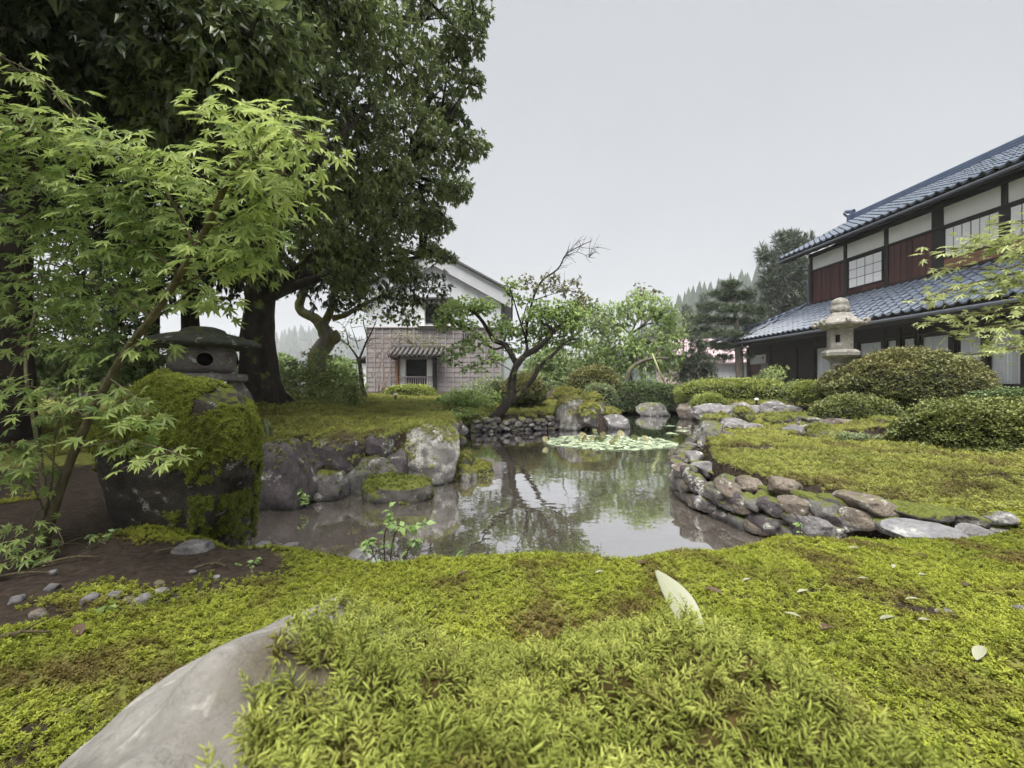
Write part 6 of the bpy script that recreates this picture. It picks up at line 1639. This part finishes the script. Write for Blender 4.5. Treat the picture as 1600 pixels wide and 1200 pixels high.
C('low_shrub', 'pale low shrub beside the round one behind the leaning trunk', 'shrub', 756, 800, 596, 640, 11.8, .5, M_leaf_pale, 0.043, 3750, 11, 2.2)
C('low_shrub', 'pale leafy shrub at the right foot of the brownish round shrub', 'shrub', 908, 962, 600, 640, 11.4, .4, M_leaf_pale, 0.050, 2700, 12, 2.2)
C('low_hedge', 'dull green low planting along the gravel beside the house', 'hedge', 1520, 1700, 610, 640, 6.6, .4, M_boxdark, 0.029, 9000, 13, 3.0)
C('mossy_mound', 'low moss-green mound at the root of the storehouse lawn', 'shrub', 560, 618, 632, 652, 9.4, .4, M_box, 0.025, 3750, 14, 2.4)
C('mossy_mound', 'long low dark-green mound behind the boulders of the left bank', 'shrub', 498, 560, 638, 658, 7.2, .3, M_azalea, 0.022, 3750, 15, 2.6)
C('mossy_mound', 'flat mossy mound above the inlet left of the leaning tree', 'shrub', 636, 694, 648, 668, 7.2, .35, M_box, 0.022, 4200, 16, 2.5)
C('mossy_mound', 'rounded green mound behind the flat mossy one', 'shrub', 604, 650, 640, 660, 8.2, .35, M_azalea, 0.025, 3000, 17, 2.3)
C('mossy_mound', 'dark-tufted mound hanging over the stakes by the leaning tree', 'shrub', 716, 760, 640, 664, 9.0, .3, M_box, 0.025, 3000, 18, 2.4)
C('clipped_shrub', 'low green shrub left of the leaning trunk behind the stakes', 'shrub', 690, 732, 620, 652, 10.4, .4, M_shrub, 0.032, 3750, 19, 2.4)
C('clipped_shrub', 'low clipped shrub at the end of the gravel by the dark doors', 'shrub', 1228, 1262, 598, 624, 11.0, .4, M_shrub, 0.036, 2250, 20, 2.2)

# loose shrubs
bush('leafy_shrub', 'feathery light-green shrub at the foot of the great tree', 'shrub', [(470, 600, 8.0, 34, 34, 300), (500, 580, 8.3, 40, 36, 360), (535, 600, 8.4, 34, 30, 300), (450, 625, 7.6, 26, 24, 200), (505, 625, 7.8, 40, 20, 260), (550, 620, 8.4, 20, 18, 140)], M_shrub, NW, .075, 5, 111)
bush('background_bush', 'soft hazy bush between the mossy tree and the sapling', 'bush', [(540, 585, 13, 24, 30, 260), (550, 605, 12.6, 24, 20, 200), (520, 575, 13.4, 18, 22, 150)], M_leaf_light, NW, .10, 5, 112, tint=.45)
bush('background_bush', 'dark bush showing just right of the great trunk', 'bush', [(434, 600, 9.5, 12, 30, 140), (430, 580, 9.8, 14, 20, 110)], M_leaf_mid, OK_, .07, 5, 113)
bush('fern_bush', 'bright fern-like bush on the lawn left of the leaning trunk', 'bush', [(712, 626, 9.8, 26, 16, 240), (735, 622, 9.9, 22, 14, 180), (692, 632, 9.6, 18, 12, 130)], M_leaf_light, NW, .09, 5, 114, tint=.6, droop=.3)
bush('fern_bush', 'yellow-green bush between the fern-like bush and the leaning trunk', 'bush', [(758, 632, 9.9, 18, 14, 130), (770, 622, 10.4, 14, 14, 90)], M_leaf_light, BR, .055, 5, 115, tint=.6)
bush('ground_cover', 'low leafy cover above the stones of the inlet', 'ground cover', [(690, 648, 8.4, 26, 8, 130), (722, 646, 8.8, 22, 8, 110), (660, 640, 9.2, 34, 8, 150), (620, 636, 10.0, 34, 8, 150)], M_leaf_light, BR, .05, 4, 116, tint=.5, stemr=.006)
bush('garden_bush', 'dark-leaved low bush before the white board of the house', 'bush', [(1205, 590, 15, 16, 14, 130), (1215, 582, 15.5, 14, 12, 110), (1185, 596, 14.6, 12, 8, 70)], M_shrub, NW, .10, 5, 117)
bush('garden_bush', 'straggly pale bush between the bright hedge and the clipped azalea', 'bush', [(1246, 612, 10.6, 14, 12, 90), (1238, 622, 10.2, 10, 8, 60)], M_leaf_bronze, BR, .05, 4, 118)
bush('background_bush', 'green hedge-like bush closing the view behind the round brownish shrubs', 'bush', [(825, 605, 15.5, 30, 18, 180), (770, 600, 16.0, 26, 16, 150), (740, 606, 16.5, 24, 14, 130)], M_leaf_mid, NW, .11, 5, 119)
bush('background_bush', 'far green bush low behind the bright hedge', 'bush', [(1060, 600, 22, 30, 12, 140), (1120, 602, 22, 30, 10, 120), (1010, 600, 22, 30, 12, 140)], M_leaf_light, NW, .14, 5, 120)

# far trees closing the gaps at the horizon on the left
for i, (px, d, h, w, lb) in enumerate([(440, 34, 45, 26, 'hazy round tree far behind the great trunk'), (520, 40, 38, 30, 'hazy tree far behind the mossy fork'), (330, 30, 60, 40, 'hazy tree far behind the low stone lantern'), (150, 26, 80, 50, 'hazy tree far behind the maple'), (20, 24, 90, 50, 'hazy tree far behind the black trunk'), (860, 42, 60, 34, 'hazy tree far behind the leaning tree'), (940, 46, 50, 30, 'hazy tree far behind the willowy tree'), (1160, 60, 50, 34, 'hazy tree far behind the layered pine')]):
    t = simple_tree('background_tree', lb, (px, 606, d), 1.5, [(px, 600 - h * .55, d, w, h * .45, 260, .45), (px - w * .6, 600 - h * .3, d, w * .7, h * .3, 160, .4), (px + w * .6, 600 - h * .3, d, w * .7, h * .3, 160, .4)], M_bark_grey, M_leaf_mid, BR, .012 * d, 130 + i, .15, 5, 'trees at the back of the garden'); t.done()

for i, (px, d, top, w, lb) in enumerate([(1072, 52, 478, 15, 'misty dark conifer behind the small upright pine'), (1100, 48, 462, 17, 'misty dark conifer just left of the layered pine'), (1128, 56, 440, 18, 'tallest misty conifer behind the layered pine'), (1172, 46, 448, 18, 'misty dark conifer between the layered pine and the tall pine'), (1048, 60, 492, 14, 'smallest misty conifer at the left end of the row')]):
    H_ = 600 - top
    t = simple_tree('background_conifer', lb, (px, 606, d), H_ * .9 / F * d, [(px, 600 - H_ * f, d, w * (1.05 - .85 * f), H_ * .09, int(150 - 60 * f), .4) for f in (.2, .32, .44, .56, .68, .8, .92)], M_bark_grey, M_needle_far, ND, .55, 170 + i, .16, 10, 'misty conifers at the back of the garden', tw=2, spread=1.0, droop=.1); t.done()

# ------------------------------------------------------------------ water lilies
def lilies():
    c = P(952, 691, 7.28); root = empty('water_lily', (c[0], c[1], 0), 'round patch of pale water-lily pads floating in the middle of the pond', 'water lily')
    r = np.random.default_rng(141); pads = []
    pm = []
    for k in range(4):
        n = 16; a = np.linspace(.22, 2 * math.pi - .22, n); w = 1 + .05 * np.sin(a * 5 + k)
        V = np.concatenate([[[0, 0, .002]], np.stack([np.cos(a) * w, np.sin(a) * w, .035 * np.sin(a * (2 + k)) + .012], 1)])
        me = raw_mesh('pad', V, [(0, i, i + 1) for i in range(1, n)], attrs={'tint': np.full(n + 1, .15 + .25 * k)}); me.materials.append(M_pad); pm.append(me)
    pl = []
    for _ in range(9000):
        th, q = r.random() * 6.283, r.random() ** .5; x, y = 1.08 * q * math.cos(th), .92 * q * math.sin(th); s = r.uniform(.045, .085)
        if all((x - a) ** 2 + (y - b) ** 2 > (.78 * (s + e)) ** 2 for a, b, e in pl): pl.append((x, y, s))
        if len(pl) >= 290: break
    for x, y in [(2.25, 1.3), (2.4, 1.7), (1.9, 1.6), (2.6, 2.2), (2.2, 2.3), (2.8, 2.6), (1.6, 1.15), (2.0, 2.8)]:
        for _ in range(4): pl.append((x + r.normal() * .12, y + r.normal() * .12, r.uniform(.04, .07)))
    for x, y, s in pl:
        o = bpy.data.objects.new('pad', pm[r.integers(0, 4)]); COL.objects.link(o); o.parent = root
        o.location = (x, y, .006 + .006 * r.random()); o.rotation_euler = (r.normal() * .06, r.normal() * .06, r.random() * 6.28); o.scale = (s, s, s)
    for i in range(22):      # leaves pushed up out of the water
        x, y = r.normal() * .35 - .05, r.normal() * .28 + .05; s = r.uniform(.045, .075)
        o = bpy.data.objects.new('raised_leaf', pm2[i % 2]); COL.objects.link(o); o.parent = root
        o.location = (x, y, .03 + .07 * r.random()); o.rotation_euler = (r.uniform(.5, 1.4), r.normal() * .5, r.random() * 6.28); o.scale = (s, s, s)
pm2 = []
for k in range(2):
    n = 14; a = np.linspace(.2, 2 * math.pi - .2, n)
    V = np.concatenate([[[0, 0, 0]], np.stack([np.cos(a), np.sin(a), .35 * np.cos(a) ** 2], 1)])
    me = raw_mesh('raised_leaf', V, [(0, i, i + 1) for i in range(1, n)], attrs={'tint': np.full(n + 1, .2 + .6 * k)}); me.materials.append(M_pad_up); pm2.append(me)
lilies()

# ------------------------------------------------------------------ small things
def surface_z(x, y):
    z = float(ground_h(A(x), A(y))[0])
    return max(z, float(hummock_z(A(x), A(y))[0])) if (-.35 < x < .6 and y < .7) else z
def on_ground(px, py):
    z = .42; d = (EYE - z) * F / (py - 600)
    for _ in range(8):
        z = surface_z((px - 800) / F * d, d); d = .5 * d + .5 * (EYE - z) * F / (py - 600)
    return A((px - 800) / F * d, d, z)
def fallen_leaf(px, py, length, ang, label, mat, tilt=.1, w=.26, lift=.014, curl=.25, group='fallen leaves on the moss', at=None, tint=.5):
    p = on_ground(px, py) if at is None else at
    n = 9; t = np.linspace(0, 1, n); wd = w * np.sin(np.clip(t * .93 + .04, 0, 1) * math.pi) ** .8 * (1 - .35 * t)
    mid = np.stack([0 * t, t, -curl * (t - .5) ** 2], 1)
    V = np.concatenate([mid + np.stack([-wd, 0 * t, wd * .35], 1), mid, mid + np.stack([wd, 0 * t, wd * .35], 1)]); j = np.arange(n - 1)
    V = np.concatenate([V, V - A(0, 0, .012)]); m = 3 * n
    Q = np.concatenate([np.stack([k * n + j, (k + 1) * n + j, (k + 1) * n + j + 1, k * n + j + 1], 1) for k in (0, 1)])
    Q = np.concatenate([Q, (Q + m)[:, ::-1]])
    V = (V * length) @ rotx(tilt).T @ rotz(ang).T
    o = link_mesh('fallen_leaf', raw_mesh('fallen_leaf', V, None, Q, attrs={'tint': np.full(len(V), tint)}, smooth=True), mat, None, p + A(0, 0, lift))
    tag(o, label, 'fallen leaf', group); return o
pb = P(1095, 1000, .44)
big_leaf = fallen_leaf(0, 0, .085, .30, 'large pale green-white leaf standing on the foreground moss', M_deadleaf_pale, .55, .24, .0, .2, at=pb, tint=.35)
mb = MB(); mb.tube([(0, -.004, .0), (0, .04, .0012), (0, .080, -.0040)], [.0011, .0009, .0004], 6)
Vm = mb.arrays(); me = raw_mesh('midrib', Vm[0] @ rotx(.55).T @ rotz(.30).T + A(0, 0, .0006), Vm[1], Vm[2], attrs={'tint': Vm[5] * 0 + 1.0}); link_mesh('midrib', me, M_deadleaf_pale, big_leaf)
FL = [(930, 902, .03, 1.2, 1, 'thin pale leaf on the moss crest by the water'), (1010, 886, .035, 1.5, 0, 'dark brown curled leaf near the near water edge'), (1160, 914, .03, 1.3, 1, 'small white leaf beside the dark leaf right of the big pale one'), (1130, 935, .05, 1.0, 0, 'large dark brown leaf half sunk in the moss right of the big pale one'), (1245, 932, .035, 1.5, 1, 'thin white leaf lying level on the right moss'), (1252, 972, .035, 1.2, 1, 'white leaf at the edge of the foreground cushion'), (1375, 976, .035, 1.5, 1, 'pale pointed leaf in the middle of the right moss'), (1300, 988, .045, 2.0, 0, 'brown leaf beside the pale pointed one on the right moss'),
      (1395, 893, .03, .9, 1, 'pale arched sliver on the right moss'), (1450, 905, .035, 1.6, 1, 'whitish leaf far out on the right moss'), (1340, 910, .028, 1.9, 1, 'thin tan leaf on the right moss'), (1515, 918, .045, 2.1, 0, 'dull brown leaf at the far right of the moss'), (1415, 943, .03, 1.8, 1, 'small curled white leaf near the round pebble'), (1455, 981, .03, 1.6, 1, 'short pale leaf below the round pebble'), (1525, 1040, .055, 1.0, 1, 'longest pale leaf curled on the moss at lower right'), (1245, 855, .035, 1.5, 0, 'brown twig-like leaf near the tip of the moss bank'), (1325, 862, .04, 1.6, 1, 'pale flat leaf on the shoulder of the moss bank'), (1450, 875, .035, 1.3, 0, 'dark leaf in a hollow of the right moss'),
      (715, 905, .035, 1.2, 0, 'dark leaf lying in the bare hollow of the near moss'), (125, 1000, .05, .9, 0, 'black curled leaf on the left moss'), (1560, 795, .05, 1.5, 1, 'pale leaf lying on the mossy bank under the clipped shrub')]
for i, (px, py, L, a, pale, lb) in enumerate(FL):
    fallen_leaf(px, py, L, a * (1 if i % 2 else -1), lb, M_deadleaf_pale if pale else M_deadleaf_brown, .12, .20 if pale else .28, tint=.3 + .1 * (i % 5))
# dry twigs on the soil
for i, (px, py, ln, a, lb) in enumerate([(30, 905, .22, .3, 'long dry twig lying on the soil at the left edge'), (110, 880, .16, .5, 'dry twig lying under the maple stem'), (330, 890, .10, .2, 'short dry twig on the soil before the big boulder'), (60, 875, .14, -.2, 'forked dry twig under the maple leaves'), (20, 1005, .12, .5, 'pale dry twig on the moss at the left edge'), (270, 865, .12, .1, 'dry twig at the foot of the big boulder')]):
    p = on_ground(px, py); d = A(math.cos(a), math.sin(a), 0); mb = MB()
    mb.tube(smooth_path([p - d * ln / 2 + A(0, 0, .01), p + A(0, .01, .018), p + d * ln / 2 + A(0, 0, .008)], 9), np.linspace(.005, .002, 9), 6)
    mb.tube([p + A(0, 0, .016), p + d * ln * .25 + A(.0, .03, .03)], [.003, .001], 5)
    tag(mb.build('twig', M_twig, org=p, smooth=True), lb, 'twig', 'dry twigs on the soil')

# seedling at the water edge
def seedling(label, base, stems, seed, size):
    t = Tree('seedling', label, 'seedling', base, M_stem, M_leaf_seed, None, seed)
    pts = []
    for s in stems:
        p = t.limb([base] + [P(*q) for q in s], .0035, .0015, n=6, m=14, rough=0); pts += [p[i] for i in range(4, 14)]
    pts = np.array(pts); n = len(pts); rep = 2
    S = np.repeat(pts, rep, 0); H = unit(A(0, 0, -.15) + rand_unit(n * rep, t.r) * A(1, .6, .5)); N = unit(A(0, -.3, 1) + .4 * rand_unit(n * rep, t.r))
    tv, tt = leaf4(.33, .16, .07)
    for i in range(n * rep):
        V, T = scatter(tv, tt, S[i:i + 1], frames(H[i:i + 1], N[i:i + 1]), size * t.r.uniform(.6, 1.25))
        me = raw_mesh('leaf', V - np.array(base), T, attrs={'tint': np.full(len(V), t.r.random())}, smooth=True); link_mesh('leaf', me, M_leaf_seed, t.root)
    t.wood.build('stem', M_stem, t.root, True)
sb = on_ground(606, 872)
seedling('bright green seedling with small leaves sprouting from the near moss at the water edge', sb, [[(600, 845, 1.62), (612, 815, 1.6), (608, 792, 1.6)], [(615, 840, 1.6), (640, 825, 1.58), (665, 818, 1.55)], [(580, 855, 1.62), (570, 850, 1.6)], [(640, 855, 1.62), (650, 850, 1.6)]], 151, .034)
seedling('tiny sprout with two or three leaves at the near water edge', on_ground(716, 872), [[(718, 866, 1.66), (722, 862, 1.66)]], 152, .016)
seedling('small leafy weed rooted in the bare soil before the big boulder', on_ground(395, 895), [[(392, 885, 1.45), (400, 872, 1.45)], [(380, 888, 1.46), (372, 880, 1.47)]], 153, .018)
seedling('pale weed growing at the dark foot of the big boulder', on_ground(165, 850), [[(165, 840, 1.7), (185, 826, 1.7)], [(150, 842, 1.7), (140, 836, 1.7)]], 154, .022)
seedling('small sprout between the wedge stone and the near moss', on_ground(1252, 836), [[(1250, 826, 2.0), (1246, 820, 2.0)]], 155, .02)
seedling('little plant growing from a crack between the left-bank boulders', P(470, 790, 3.4), [[(472, 775, 3.35), (468, 762, 3.35)], [(476, 785, 3.35), (478, 775, 3.35)]], 156, .035)

# grass tuft and strappy plants by the side channel
def tuft(name, label, px, py, d, h, n, spread, seed, mat):
    b = P(px, py, d); b[2] = float(ground_h(A(b[0]), A(b[1]))[0]); r = np.random.default_rng(seed); mb = MB()
    for i in range(n):
        a = r.random() * 6.28; o = A(math.cos(a), math.sin(a), 0) * spread; q = b + A(r.normal() * spread * .4, r.normal() * spread * .3, -.02); hh = h * r.uniform(.6, 1.2)
        p = smooth_path([q, q + o * .35 + A(0, 0, hh * .8), q + o * 1.0 + A(0, 0, hh * .75)], 6); w = np.array([.006, .007, .007, .006, .004, .0005])[:, None] * unit(A(-o[1], o[0], 0))
        V = np.concatenate([p - w, p + w]); j = np.arange(5); mb.add(V, None, np.stack([j, j + 1, 6 + j + 1, 6 + j], 1), 0, r.random())
    return tag(mb.build(name, mat, org=b), label, 'grass tuft')
tuft('grass_tuft', 'blue-green grass tuft arching over the moss at the side channel', 1330, 706, 4.6, .16, 130, .16, 161, M_leaf_pale)
tuft('grass_tuft', 'smaller blue-green grass tuft right of the larger one', 1372, 706, 4.6, .11, 80, .12, 162, M_leaf_pale)
tuft('grass_tuft', 'thin grass tuft on the soil at the left edge of the moss', 160, 944, 1.12, .045, 14, .03, 163, M_leaf_light)
tuft('grass_tuft', 'tall dry grass on the lawn beside the tall dark boulder', 418, 688, 4.0, .20, 30, .05, 164, M_leaf_pale)
tuft('grass_tuft', 'green tuft under the wide clipped shrub at the right', 1412, 712, 4.3, .10, 60, .12, 165, M_leaf_light)

# garden lights on stakes
for px, py, d, lb in [(618, 634, 10.5, 'small black garden light with a white cap on the storehouse lawn'), (1182, 632, 10.8, 'small garden light with a pale flat cap before the bright hedge')]:
    b = P(px, py, d); b[2] = float(ground_h(A(b[0]), A(b[1]))[0]); root = empty('garden_light', b, lb, 'garden light')
    part(root, 'post', M_black, lambda m: m.tube([(0, 0, -.03), (0, 0, .16)], .022, 10)); part(root, 'cap', M_white, lambda m: m.lathe([(0, .16), (.05, .16), (.055, .18), (.045, .21), (0, .225)], 14), True)
